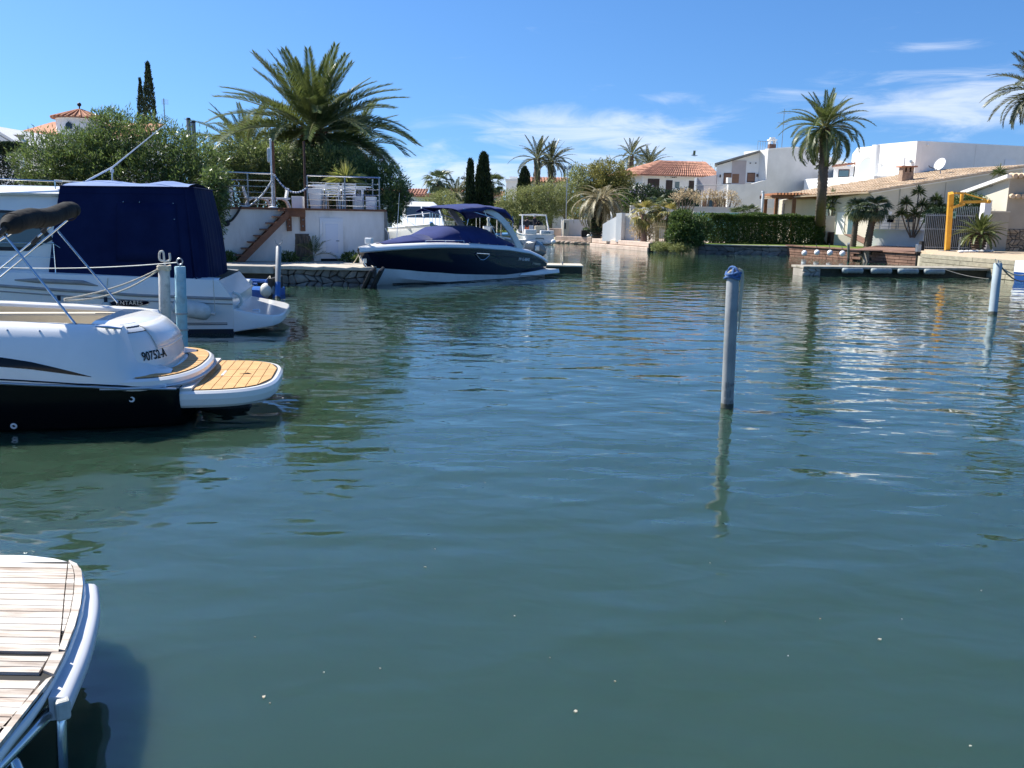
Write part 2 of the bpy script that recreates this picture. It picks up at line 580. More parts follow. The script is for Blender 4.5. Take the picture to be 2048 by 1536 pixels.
# ================================================================ SETTING: water, banks, quays
def water_material():
    m = bpy.data.materials.new('canal_water')
    m.use_nodes = True
    nt = m.node_tree
    nt.nodes.clear()
    N = nt.nodes.new
    L = nt.links.new
    out = N('ShaderNodeOutputMaterial')
    p = N('ShaderNodeBsdfPrincipled')
    p.inputs['Base Color'].default_value = (0.032, 0.072, 0.058, 1)
    p.inputs['Roughness'].default_value = 0.015
    p.inputs['IOR'].default_value = 1.56
    p.inputs['Specular IOR Level'].default_value = 0.5
    p.subsurface_method = 'RANDOM_WALK'
    p.inputs['Subsurface Weight'].default_value = 1.0
    p.inputs['Subsurface Radius'].default_value = (0.5, 0.9, 0.8)
    p.inputs['Subsurface Scale'].default_value = 2.0
    L(p.outputs[0], out.inputs[0])
    t = N('ShaderNodeTexCoord')
    total = None
    # (scale x, scale y, rotation, noise scale, detail, height in metres)
    for sx, sy, rot, sc, det, amp in ((0.62, 1.0, 0.16, 1.5, 1.0, 0.036), (0.6, 1.0, -0.22, 4.2, 1.5, 0.0095),
                                      (0.7, 1.0, 0.5, 9.0, 1.0, 0.0011)):
        mp = N('ShaderNodeMapping')
        mp.inputs['Scale'].default_value = (sx, sy, 1)
        mp.inputs['Rotation'].default_value = (0, 0, rot)
        L(t.outputs['Object'], mp.inputs[0])
        nn = N('ShaderNodeTexNoise')
        nn.inputs['Scale'].default_value = sc
        nn.inputs['Detail'].default_value = det
        nn.inputs['Distortion'].default_value = 0.35
        L(mp.outputs[0], nn.inputs['Vector'])
        k = N('ShaderNodeMath'); k.operation = 'MULTIPLY'
        k.inputs[1].default_value = amp
        L(nn.outputs['Fac'], k.inputs[0])
        if total is None:
            total = k.outputs[0]
        else:
            a = N('ShaderNodeMath'); a.operation = 'ADD'
            L(total, a.inputs[0]); L(k.outputs[0], a.inputs[1])
            total = a.outputs[0]
    # calmer and livelier patches, as wind and moored boats leave them
    pn = N('ShaderNodeTexNoise')
    pn.inputs['Scale'].default_value = 0.11
    pn.inputs['Detail'].default_value = 2
    L(t.outputs['Object'], pn.inputs['Vector'])
    pr = N('ShaderNodeMapRange')
    pr.inputs['From Min'].default_value = 0.35
    pr.inputs['From Max'].default_value = 0.65
    pr.inputs['To Min'].default_value = 0.55
    pr.inputs['To Max'].default_value = 1.05
    L(pn.outputs['Fac'], pr.inputs['Value'])
    b = N('ShaderNodeBump')
    b.inputs['Distance'].default_value = 1.0
    # open middle of the canal ruffled by wind, calmer in the lee of the far bank
    sy_ = N('ShaderNodeSeparateXYZ')
    L(t.outputs['Object'], sy_.inputs[0])
    lee = N('ShaderNodeMapRange')
    lee.inputs['From Min'].default_value = 10.0
    lee.inputs['From Max'].default_value = 42.0
    lee.inputs['To Min'].default_value = 1.35
    lee.inputs['To Max'].default_value = 0.6
    L(sy_.outputs['Y'], lee.inputs['Value'])
    mlt = N('ShaderNodeMath'); mlt.operation = 'MULTIPLY'
    L(pr.outputs[0], mlt.inputs[0]); L(lee.outputs[0], mlt.inputs[1])
    sc_ = N('ShaderNodeMath'); sc_.operation = 'MULTIPLY'
    L(total, sc_.inputs[0]); L(mlt.outputs[0], sc_.inputs[1])
    total = sc_.outputs[0]
    L(total, b.inputs['Height'])
    L(b.outputs[0], p.inputs['Normal'])
    # murk: slow colour drift of the silty water
    mn = N('ShaderNodeTexNoise')
    mn.inputs['Scale'].default_value = 0.25
    mn.inputs['Detail'].default_value = 3
    L(t.outputs['Object'], mn.inputs['Vector'])
    mx = N('ShaderNodeMix'); mx.data_type = 'RGBA'
    mx.inputs['A'].default_value = (0.023, 0.049, 0.032, 1)
    mx.inputs['B'].default_value = (0.031, 0.064, 0.041, 1)
    L(mn.outputs['Fac'], mx.inputs['Factor'])
    L(mx.outputs['Result'], p.inputs['Base Color'])
    return m

M_WATER = water_material()
wm = MB()
xs = [-2500, -200, -40, 40, 200, 2500]
ys = [-200, 0, 40, 120, 400, 2500]
wm.add([(x, y, 0) for y in ys for x in xs], [(j * 6 + i, j * 6 + i + 1, j * 6 + 7 + i, j * 6 + 6 + i) for j in range(5) for i in range(5)])
tag(wm.build('water', M_WATER), kind='structure')

M_GROUND = mat('dry_ground', (0.42, 0.37, 0.28), 0.95, (0.33, 0.31, 0.2), 0.5, bump=0.4, bscale=4)
M_LAWN = mat('lawn', (0.10, 0.17, 0.03), 0.9, (0.16, 0.2, 0.05), 1.2, bump=0.9, bscale=30, spec=0.1)
M_GRAVEL = mat('pale_gravel', (0.58, 0.46, 0.33), 0.95, (0.42, 0.32, 0.22), 9.0, bump=0.9, bscale=24, spec=0.1)
M_PAVE = mat('quay_paving', (0.54, 0.48, 0.40), 0.9, (0.44, 0.39, 0.32), 1.4, bump=0.3, bscale=10, dirt=((0.2, 0.17, 0.12), 1.2, 0.5))
M_STONE = mat('dark_rubble_stone', (0.16, 0.15, 0.135), 0.9, (0.26, 0.24, 0.21), 3.0, bump=0.7, bscale=9, obj_rand=0.35,
              dirt=((0.05, 0.05, 0.035), 2.5, 0.6))
M_MORTAR = mat('dark_mortar', (0.06, 0.055, 0.05), 0.95, (0.1, 0.09, 0.08), 4)
M_COPING = mat('pale_stone_coping', (0.62, 0.49, 0.40), 0.85, (0.52, 0.40, 0.32), 2.0, bump=0.3, bscale=12, dirt=((0.25, 0.2, 0.15), 2.0, 0.5))
M_TIMBER = mat('weathered_bulkhead_timber', (0.40, 0.36, 0.26), 0.85, (0.28, 0.25, 0.18), 2.0, bump=0.4, bscale=14, stretch=(0.3, 2, 3), obj_rand=0.18,
               dirt=((0.13, 0.12, 0.07), 1.5, 0.5))
M_REDWOOD = mat('red_brown_quay_block', (0.25, 0.145, 0.10), 0.85, (0.18, 0.10, 0.07), 3.0, bump=0.3, bscale=14, obj_rand=0.22)
M_WEED = mat('wet_weed', (0.03, 0.032, 0.018), 0.6, (0.06, 0.055, 0.03), 5, bump=0.5, bscale=20)

def ground(name, poly, z0, z1, m):
    return tag(MB().prism(poly, z0, z1).build(name, m), kind='structure')

# plan corners of the banks (metres)
RB = [(3.57, 76.15, 0.0)[:2], (6.46, 73.78, 0.0)[:2], (6.11, 68.89, 0.0)[:2], (9.39, 60.79, 0.0)[:2], (12.2, 58.74, 0.0)[:2], (17.92, 58.01, 0.0)[:2], (21.72, 47.6, 0.0)[:2], (19.7, 42.71, 0.0)[:2], (22.09, 38.16, 0.0)[:2], (22.03, 28.15, 0.0)[:2]]
ground('right_bank', RB[:-1] + [(34.0, 30.0), (300, 30), (300, 88), (3.5, 88)], -1.5, 0.52, M_GROUND)
ground('far_bank', [(-300, 88), (300, 88), (2500, 2500), (-2500, 2500)], -1.5, 0.5, M_GROUND)
LQ0, LQ1 = (-9.35, 27.92, 0.0)[:2], (-4.21, 28.04, 0.0)[:2]
ground('left_bank', [(-300, 27.75), (LQ1[0] - 0.3, 28.3), (LQ1[0] - 0.1, 37.0), (-10.5, 38.5), (-12, 88), (-300, 88)], -1.5, 0.56, M_PAVE)

def rubble(root, p0, p1, z0, z1, cw, ch, proud=0.07, seed=1, m=None, name='stone', gap=0.007, mortar=True):
    """irregular stones along a vertical face from p0 to p1 (plan); outward is to the right of p0->p1"""
    rr = random.Random(seed)
    p0, p1 = Vector((*p0[:2], 0)), Vector((*p1[:2], 0))
    L = (p1 - p0).length
    t = (p1 - p0).normalized()
    nrm = Vector((t.y, -t.x, 0))
    nx, nz = max(2, round(L / cw)), max(1, round((z1 - z0) / ch))
    P = {}
    for j in range(nz + 1):
        for i in range(nx + 1):
            off = 0.5 * (j % 2) if 0 < i < nx else 0
            jx = rr.uniform(-.36, .36) if 0 < i < nx else 0
            jz = rr.uniform(-.4, .4) if 0 < j < nz else (rr.uniform(-.12, .18) if j == nz else 0)
            P[i, j] = ((i + (off - .25 if 0 < i < nx else 0) + jx) * L / nx, z0 + (j + jz) * (z1 - z0) / nz)
    for j in range(nz):
        for i in range(nx):
            q = [P[i, j], P[i + 1, j], P[i + 1, j + 1], P[i, j + 1]]
            cx, cz = sum(a[0] for a in q) / 4, sum(a[1] for a in q) / 4
            # cut the corners: eight-sided face
            ring = []
            for k in range(4):
                a, b = q[k], q[(k + 1) % 4]
                ring.append((a[0] * .86 + b[0] * .14, a[1] * .86 + b[1] * .14))
                ring.append((a[0] * .14 + b[0] * .86, a[1] * .14 + b[1] * .86))
            d = proud * rr.uniform(.5, 1.25)
            base, mid, top = [], [], []
            for a in ring:
                v = Vector((a[0] - cx, a[1] - cz))
                s1 = max(0.3, 1 - gap * 2 / max(v.length, .02))
                base.append((cx + v.x * s1, cz + v.y * s1, -.06))
                mid.append((cx + v.x * s1, cz + v.y * s1, d * .6))
                top.append((cx + v.x * s1 * .80 + rr.uniform(-.01, .01), cz + v.y * s1 * .80 + rr.uniform(-.01, .01), d * rr.uniform(.85, 1.15)))
            b = MB()
            w = lambda e: p0 + t * e[0] + nrm * e[2] + Vector((0, 0, e[1]))
            b.loft([[w(e) for e in base], [w(e) for e in mid], [w(e) for e in top]], closed=True, cap1=True)
            b.build(name, m or M_STONE, root, smooth=True, angle=50)

# ---- left quay: rubble retaining wall with a rough pale cap
qw = thing('stone_quay_wall', 'dark rubble stone quay wall below the white terrace, beside the navy boat', 'wall', (LQ0[0] + 1.5, 27.9, 0), world=True)
QX0, QX1 = -7.29, -4.42
b = MB(); b.prism([(-30, 27.72), (QX1, 27.86), (QX1, 28.4), (-30, 28.4)], -1.2, 0.5)
b.build('mortar_core', M_MORTAR, qw)
rubble(qw, (QX0 - .1, 27.73), (QX1, 27.86), -0.12, 0.5, 0.26, 0.2, seed=4)
b = MB()
prng = random.Random(3)
pts = [(QX0 - .2 + i * (QX1 - QX0 + .2) / 14, 27.60 + prng.uniform(-.06, .07)) for i in range(15)]
poly = pts + [(QX1, 28.9), (QX0 - .2, 28.9)]
b.prism(poly, 0.5, [0.60 + prng.uniform(-.02, .03) for _ in pts] + [0.6, 0.6])
b.build('rough_cap', M_PAVE, qw, bevel=0.02)
b = MB(); b.bx((-30, 27.5, 0.36), (QX0 - .24, 28.9, 0.6))
b.build('concrete_edge', M_CONC, qw, bevel=0.03)

# ---- right bank surfaces: lawn, gravel, paving (thin raised sheets)
ground('lawn', [RB[4], RB[5], (21.87, 53.0, 0.62)[:2], (31.99, 68.28, 0.62)[:2], (30.89, 86.95, 0.62)[:2], (22.0, 70.0), (10.2, 70), (9.6, 61.2)], 0.5, 0.60, M_LAWN)
ground('gravel_yard', [RB[7], RB[8], (30.0, 30.1), (60, 30.1), (60, 60), (24.0, 56.0), (23.2, 48.5)], 0.5, 0.66, M_GRAVEL)
ground('far_lawn', [(-20, 88.2), (3.2, 88.2), (5, 110), (-22, 110)], 0.45, 0.56, M_LAWN)

# ---- low dark stone edge below the lawn
sw = thing('stone_bank_wall', 'low dark stone retaining wall below the lawn and clipped hedge', 'wall', (*RB[4], 0), world=True)
def off(p, q, d):
    t = Vector((q[0] - p[0], q[1] - p[1])); t.normalize()
    return (p[0] + t.y * d, p[1] - t.x * d), (q[0] + t.y * d, q[1] - t.x * d)
def wall_prism(p, q, d0, d1, z0, z1):
    a, b_ = off(p, q, d0); c, d_ = off(p, q, d1)
    return MB().prism([a, b_, d_, c] if d0 > d1 else [c, d_, b_, a], z0, z1)
wall_prism(RB[4], RB[5], 0.10, -0.2, -1, 0.55).build('mortar_core', M_MORTAR, sw)
e0, e1 = off(RB[4], RB[5], 0.1)
rubble(sw, e0, e1, -0.05, 0.52, 0.55, 0.3, seed=9, proud=0.08)
wall_prism(RB[4], RB[5], 0.28, -0.22, 0.552, 0.63).build('coping', M_CONC, sw, bevel=0.02)

# ---- red-brown block quay: courses of long blocks with dark joints
rq = thing('red_block_quay', 'red-brown block quay wall with dark joints below the tall palm', 'wall', (*RB[5], 0), world=True)
wall_prism(RB[5], RB[6], 0.0, -0.3, -1, 0.60).build('backing', M_CAULK, rq)
p, q = Vector((*RB[5], 0)), Vector((*RB[6], 0))
Lq = (q - p).length; tq = (q - p).normalized(); nq = Vector((tq.y, -tq.x, 0))
blk = {}
for row in range(4):
    s = -0.3 * (row % 2)
    while s < Lq:
        ln = 0.9
        a, e = max(s, 0), min(s + ln, Lq)
        mid_s = (a + e) / 2 / Lq
        if e - a > .1 and not (0.60 < mid_s < 0.685):
            MB().bar(p + tq * (a + .012) + nq * .06 + Vector((0, 0, .005 + .165 * row)), p + tq * (e - .012) + nq * .06 + Vector((0, 0, .005 + .165 * row)), .16, .135).build('block', M_REDWOOD, rq)
        s += ln
MB().bar(p + tq * Lq * .60 + nq * .02 + Vector((0, 0, .3)), p + tq * Lq * .645 + nq * .02 + Vector((0, 0, .3)), .1, .75).build('dark_recess', M_WEED, rq)
MB().bar(p + tq * Lq * .645 + nq * .05 + Vector((0, 0, .25)), p + tq * Lq * .685 + nq * .05 + Vector((0, 0, .25)), .2, .7).build('stained_pier', M_STONE, rq)
for i in range(14):
    a, e = Lq * i / 14, Lq * (i + 1) / 14
    MB().bar(p + tq * (a + .01) + nq * .02 + Vector((0, 0, .66)), p + tq * (e - .01) + nq * .02 + Vector((0, 0, .66)), .42, .08).build('deck_edge_board', M_REDWOOD, rq)
# wooden deck tongue beside the lawn
dk = thing('red_wood_deck', 'red-brown wooden deck wedge on the quay beside the fenced yard', 'deck', (22.44, 52.21, 0.66), world=True)
A0, A1, B0, B1 = Vector((18.78, 49.56, 0.7)), Vector((22.66, 49.85, 0.7)), Vector((26.82, 64.2, 0.7)), Vector((30.67, 67.44, 0.7))
for i in range(9):
    f0, f1 = i / 9 + .004, (i + 1) / 9 - .004
    q4 = [A0.lerp(B0, f0), A1.lerp(B1, f0), A1.lerp(B1, f1), A0.lerp(B0, f1)]
    MB().slab(q4, (0, 0, -1), .05).build('deck_board', M_REDWOOD, dk)

# ---- grey timber bulkhead on the right
tb = thing('timber_bulkhead', 'grey weathered timber bulkhead holding the gravel yard', 'wall', (*RB[7], 0), world=True)
wall_prism(RB[7], RB[9], 0.0, -0.3, -1, 0.6).build('backing', M_CAULK, tb)
p, q = Vector((*RB[7], 0)), Vector((*RB[9], 0))
Lq = (q - p).length; tq = (q - p).normalized(); nq = Vector((tq.y, -tq.x, 0))
for row in range(4):
    s = 0.0
    k = 0
    while s < Lq:
        ln = (3.4, 2.6, 3.0, 3.8)[(row + k) % 4]
        e = min(s + ln, Lq)
        h = .105 + .205 * row
        MB().bar(p + tq * (s + .01) + nq * (.09 - .012 * row) + Vector((0, 0, h)), p + tq * (e - .01) + nq * (.09 - .012 * row) + Vector((0, 0, h)), .14, .185).build('plank', M_TIMBER, tb, bevel=.01)
        s = e; k += 1

# ---- concrete quays of the next property
cq = thing('concrete_quay', 'pale pinkish concrete quay with stepped edge below the ramp wall', 'quay', (*RB[2], 0), world=True)
wall_prism(RB[2], RB[3], 0.12, -7.5, 0.30, 0.62).build('upper_slab', M_COPING, cq, bevel=.03)
wall_prism(RB[2], RB[3], 0.3, -0.4, -0.02, 0.27).build('lower_step', M_COPING, cq, bevel=.03)
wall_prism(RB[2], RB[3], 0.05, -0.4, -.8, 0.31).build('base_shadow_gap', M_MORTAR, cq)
cq2 = thing('crumbling_quay', 'crumbling pale concrete quay edge behind the white cabin boat', 'quay', (*RB[0], 0), world=True)
wall_prism(RB[0], RB[1], 0.1, -6.0, 0.22, 0.60).build('slab', M_COPING, cq2, bevel=.03)
wall_prism(RB[0], RB[1], 0.25, -0.4, -.6, 0.18).build('footing', M_CONC, cq2, bevel=.03)
rubble(cq2, off(RB[0], RB[1], .22)[0], off(RB[0], RB[1], .22)[1], 0.02, 0.24, 0.5, 0.22, seed=12, proud=.12, m=M_COPING)

# ================================================================ MOORING PILES, PONTOONS, FLOATS
M_PILE = mat('grey_pile_paint', (0.30, 0.31, 0.31), 0.45, (0.22, 0.23, 0.235), 3, bump=0.12, bscale=25, dirt=((0.22, 0.22, 0.2), 6, 0.35))
M_PILE_W = mat('chipped_white_pile', (0.55, 0.54, 0.52), 0.7, (0.46, 0.45, 0.42), 4, bump=0.2, bscale=25, dirt=((0.08, 0.08, 0.09), 9, 0.75))
M_PILE_B = mat('flaking_light_blue_pile', (0.20, 0.42, 0.52), 0.7, (0.38, 0.55, 0.6), 5, bump=0.25, bscale=22, dirt=((0.22, 0.2, 0.16), 7, 0.5))
M_SCUM = mat('waterline_scum', (0.05, 0.052, 0.04), 0.6, (0.1, 0.1, 0.07), 8, bump=0.4, bscale=30)
M_MARK = mat('faded_grey_marks', (0.17, 0.18, 0.19), 0.7)

def pile(name, label, base, top, r, m, scum=.06, n=20, group=None):
    t = thing(name, label, 'mooring post', (base[0], base[1], 0), group=group, world=True)
    b0, t0 = Vector(base), Vector(top)
    d = t0 - b0
    MB().tube([b0 - d * .6, b0 + d * .5, t0 - d.normalized() * .012, t0], [r, r, r, r * .92], n).build('shaft', m, t, smooth=True)
    MB().tube([b0 - d.normalized() * .2, b0 + d.normalized() * scum], r + .003, n).build('scum_ring', M_SCUM, t, smooth=True)
    return t

# the tall pole standing alone in the water
PB, PT = Vector((2.673, 10.616, 0.0)), Vector((2.643, 10.62, 1.617))
tp = pile('mooring_pole', 'tall grey mooring pole standing alone in open water, blue rope on top', PB, PT, .076, M_PILE)
for k, (dx, dz, w, h) in enumerate([(-.045, .30, .012, .075), (-.015, .31, .018, .07), (.022, .3, .016, .03), (.05, .31, .02, .028), (-.05, .19, .015, .08), (-.02, .18, .012, .085),
                                    (.015, .19, .02, .09), (-.045, .09, .02, .06), (-.012, .085, .012, .07), (.02, .085, .012, .035), (.045, .095, .014, .028)]):
    ang = math.asin(max(-1, min(1, dx / .083)))
    ax = PB.lerp(PT, dz / 1.65)
    c = ax + Vector((dx, -cos(ang) * .084, 0))
    MB().box(c, (w, .003, h), ang).build('stencil_mark', M_MARK, tp)
rk = thing('rope_knot', 'blue and white rope knotted over the top of the tall lone pole', 'rope', PT, world=True)
rr = random.Random(5)
for k in range(3):
    pts = []
    for i in range(17):
        a = 2 * pi * i / 16 + k
        pts.append(PT + Vector((cos(a) * (.088 + .01 * sin(3 * a + k)), sin(a) * (.088 + .01 * cos(2 * a)), .026 * k - .015 + .014 * sin(2 * a + k * 1.7))))
    MB().tube(pts, .0155, 8).build('blue_coil', M_ROPE_BLUE, rk, smooth=True)
for k in range(3):
    a0 = k * 1.1
    pts = [PT + Vector((-.09 * cos(a0) + .03 * rr.uniform(-1, 1), -.09 * sin(a0), .0)), PT + Vector((-.03 * cos(a0), -.05 * sin(a0), .06 + .02 * k)), PT + Vector((.05 * cos(a0), .04 * sin(a0), .075 + .015 * k)), PT + Vector((.095 * cos(a0), .08 * sin(a0), .02))]
    MB().tube(smooth_path(pts, 5), .016, 8).build('blue_loop' if k else 'white_loop', M_ROPE if k == 0 else M_ROPE_BLUE, rk, smooth=True)
for k in range(3):
    x = .085 + .012 * k
    pts = [PT + Vector((.05, -.03, .1)), PT + Vector((x, -.04, .05)), PT + Vector((x + .005, -.04, -.2)), PT + Vector((x - .004, -.045 + .01 * k, -.42 - .12 * k))]
    MB().tube(smooth_path(pts, 4), .0085, 6).build('hanging_strand', M_ROPE, rk, smooth=True)

# pale pole at the right edge
b0, t0 = Vector((12.39, 22.59, 0.0)), Vector((12.54, 22.9, 1.28))
t = pile('mooring_pole', 'pale blue-grey mooring pole near the right edge by the floating dock', b0, t0, .105, mat('pale_blue_pile', (0.34, 0.40, 0.43), .6, (.27, .33, .36), 3, dirt=((.25, .27, .25), 5, .4)), .05)
MB().tube([t0 + Vector((.0, 0, 0)), t0 + Vector((0, 0, .09))], .012, 6).build('pin', M_GALV, t)
b = MB(); b.tube(smooth_path([t0 + Vector((-.09, 0, .12)), t0 + Vector((-.03, 0, .0)), t0 + Vector((.05, 0, .06)), t0 + Vector((.1, 0, -.02))], 4), .012, 6); b.build('rope_end', M_ROPE, t)

# the pair between the two white boats
b0, t0 = Vector((-5.426, 13.516, 0.0)), Vector((-5.39, 13.55, 1.384))
t = pile('mooring_pole', 'chipped white-grey mooring post with curled steel hook between the two boats', b0, t0, .085, M_PILE_W)
h = MB()
q = t0
h.tube(smooth_path([q + Vector((0.02, 0, -.02)), q + Vector((.01, 0, .18)), q + Vector((.0, 0, .27)), q + Vector((-.05, 0, .26)), q + Vector((-.06, 0, .16)), q + Vector((-.02, 0, .13)), q + Vector((.05, 0, .13)), q + Vector((.1, 0, .15)), q + Vector((.1, 0, .25))], 4), .017, 8)
h.build('hook', mat('white_painted_steel', (.6, .59, .55), .55, (.45, .4, .34), 12), t, smooth=True)
HOOK = q.copy()
b0, t0 = Vector((-5.084, 13.313, 0.0)), Vector((-5.046, 13.3, 1.45))
t = pile('mooring_pole', 'flaking light blue mooring post with ring eye and patched sleeve', b0, t0, .08, M_PILE_B)
d = (t0 - b0)
MB().tube([b0 + d * .5, b0 + d * .69], .087, 20).build('sleeve', M_PILE_B, t, smooth=True)
for f in (.33, .5):
    MB().tube([b0 + d * f, b0 + d * (f + .018)], .094, 20).build('band', M_GALV, t, smooth=True)
b = MB(); ring = [t0 + Vector((.045 * cos(a), 0, .075 + .045 * sin(a))) for a in [2 * pi * i / 14 for i in range(15)]]
b.tube(ring, .011, 6); b.tube([t0, t0 + Vector((0, 0, .035))], .014, 6); b.build('ring_eye', M_GALV, t, smooth=True)
RINGEYE = t0 + Vector((-.03, 0, .06))

# grey post with double hook by the stone quay
b0, t0 = Vector((-6.31, 23.39, 0.0)), Vector((-6.45, 24.2, 1.33))
t = pile('mooring_pole', 'grey mooring post with twin hooks in front of the stone quay', b0, t0, .075, M_PILE)
b = MB()
for s in (-1, 1):
    b.tube(smooth_path([t0, t0 + Vector((.02 * s, 0, .07)), t0 + Vector((.08 * s, 0, .1)), t0 + Vector((.1 * s, 0, .2))], 4), .014, 6)
b.build('hooks', M_GALV, t, smooth=True)
MB().tube([b0 + (t0 - b0) * .02, b0 + (t0 - b0) * .3], .079, 16).build('blue_sleeve', mat('blue_sleeve_paint', (.03, .12, .36), .5), t, smooth=True)

# blue float with a long white fender, by the quay
M_BLUE = mat('blue_painted_float', (0.015, 0.12, 0.42), 0.45, (.02, .09, .32), 3, dirt=((.03, .05, .08), 4, .4))
fl0, fl1 = Vector((-8.02, 23.5, 0.0)), Vector((-6.46, 23.79, 0.0))
t = thing('blue_work_float', 'blue painted work float moored beside the dark quay', 'float', (fl0 + fl1) / 2, world=True)
b = MB(); b.bx((fl0.x - .6, fl0.y, -.15), (fl1.x, fl0.y + 1.3, .20)); b.build('tank', M_BLUE, t, bevel=.03)
b = MB(); b.bx((fl1.x - .12, fl0.y - .03, -.15), (fl1.x - .01, fl0.y + 1.1, .52)); b.build('end_post', M_RUBBER, t, bevel=.01)
b = MB()
for i in range(2): b.tube([(fl0.x - .3, fl0.y + .5 * i + .1, .46), (fl1.x - .1, fl0.y + .5 * i + .1, .42)], .025, 8)
b.build('rail', M_BLUE, t)
fz = .36
ft = thing('long_fender', 'long white cylindrical fender lying on the blue work float', 'fender', (fl0.x, fl0.y, .2), world=True)
x0, x1 = fl0.x - .25, -7.01
b = MB(); pr = []
b.tube([(x0, fl0.y + .06, fz)] + [(x0 + (x1 - x0) * f, fl0.y + .06, fz - .01 * f) for f in (.04, .3, .31, .6, .61, .95)] + [(x1, fl0.y + .06, fz - .01)], [.08, .145, .145, .138, .145, .145, .138, .145][:7] + [.07], 18)
b.build('fender_body', M_PVC_OLD, ft, smooth=True)
MB().cyl((x1 - .02, fl0.y + .06, fz), (x1 + .12, fl0.y + .06, fz), .035, n=10).build('end_eye', M_BLUE, ft)
bc = Vector((-6.63, 23.6, 0.19))
bt = thing('ball_buoy', 'round white ball buoy hanging beside the blue work float', 'buoy', bc - Vector((0, 0, .2)), world=True)
MB().sph(bc, .205, 22, (1, 1, 1.04)).build('ball', M_PVC_OLD, bt, smooth=True)
MB().lathe([(.06, 0), (.06, .06), (.03, .1), (.02, .12)], bc + Vector((0, 0, .195)), 12).build('neck', M_BLUE, bt, smooth=True)
MB().tube(smooth_path([bc + Vector((0, 0, .3)), bc + Vector((.05, .1, .38)), (fl1.x - .06, fl0.y, .48)], 4), .012, 6).build('lanyard', M_ROPE, bt)

# dark flat bow fenders propped on the stone quay
for k, (px, py, lab) in enumerate(((736, 553, 'black slab fender on the quay, left of the pair at the navy bow'), (757, 552, 'black slab fender against the quay, right of the pair at the navy bow'))):
    c = Vector((-4.52, 27.25, 0.4)) if k == 0 else Vector((-4.26, 27.35, 0.36))
    tf = thing('slab_fender', lab, 'fender', (c.x, c.y, 0), group='black slab fenders on the stone quay', world=True)
    Mx = (Matrix.Rotation(radians(28), 3, 'Y') @ Matrix.Rotation(radians(12), 3, 'X'))
    MB().box((c.x, c.y, .26), (.1, .5, .78), 0, 0, Mx).build('slab', M_RUBBER, tf, bevel=.03)
    MB().tube(smooth_path([(c.x - .12, c.y + .1, .62), (c.x - .2, c.y + .3, .66), (c.x - .3, c.y + .7, .64)], 4), .012, 6).build('lashing', M_ROPE, tf)

# floating dock on the right with a row of long fenders
d0, d1 = Vector((12.06, 36.86, 0.0)), Vector((20.69, 37.81, 0.0))
t = thing('floating_dock', 'weedy floating dock with pale concrete deck on the right', 'dock', d0, world=True)
du = (d1 - d0); dL = du.length; du.normalize(); dn = Vector((du.y, -du.x, 0))
MB().bar(d0 - dn * .55 + Vector((0, 0, .36)) + du * .0, d0 - dn * .55 + du * (dL + 2) + Vector((0, 0, .36)), 1.25, .10).build('deck_slab', mat('pale_dock_deck', (.38, .34, .28), .9, (.25, .22, .17), 2.5, bump=.7, bscale=8, dirt=((.1, .09, .06), 2.5, .8)), t, bevel=.02)
MB().bar(d0 - dn * .62 + du * .15 + Vector((0, 0, .1)), d0 - dn * .62 + du * (dL + 2) + Vector((0, 0, .1)), 1.0, .42).build('float_body', M_WEED, t)
rubble(t, d0 + Vector((0, 0, 0)), d0 + du * .75, 0.0, .32, .25, .14, seed=20, proud=.06, m=M_CONC, name='concrete_lump')
MB().bar(d0 - dn * .5 + du * .02 + Vector((0, 0, .1)), d0 - dn * .5 + du * .8 + Vector((0, 0, .1)), .94, .4).build('concrete_end', M_CONC, t)
M_GREYF = mat('grey_fender_vinyl', (.33, .38, .38), .5, (.25, .29, .29), 5, dirt=((.12, .13, .1), 6, .5))
fps = [(1687, 1714, 'first'), (1738, 1778, 'second'), (1792, 1832, 'third'), (1846, 1885, 'fourth')]
prof = MB()
prof.tube([(-.46, 0, 0), (-.42, 0, 0), (-.2, 0, 0), (-.19, 0, 0), (.0, 0, 0), (.01, 0, 0), (.2, 0, 0), (.21, 0, 0), (.42, 0, 0), (.46, 0, 0)], [.06, .115, .12, .105, .12, .105, .12, .105, .115, .06], 14)
fme = prof.mesh('long_fender', M_GREYF, True)
for (pa, pb, lab) in fps:
    f = ((pa + pb) / 2 - 1604) / (1992 - 1604)
    c = d0 + du * dL * f * .985 + dn * .13
    o = inst('long_fender', fme, None, (c.x, c.y, .25), Quaternion((0, 0, 1), atan2(du.y, du.x)))
    tag(o, 'grey cylindrical fender on the floating dock side, %s from the left end' % lab, 'fender', 'fenders along the floating dock')
tag(MB().tube(catenary(d0 + du * (dL * .70) + Vector((0, 0, .42)), d0 + du * dL * .89 + dn * .9 + Vector((0, 0, .02)), .08), .012, 6).build('mooring_rope', M_ROPE), 'slack pale rope trailing off the floating dock into the water', 'rope')

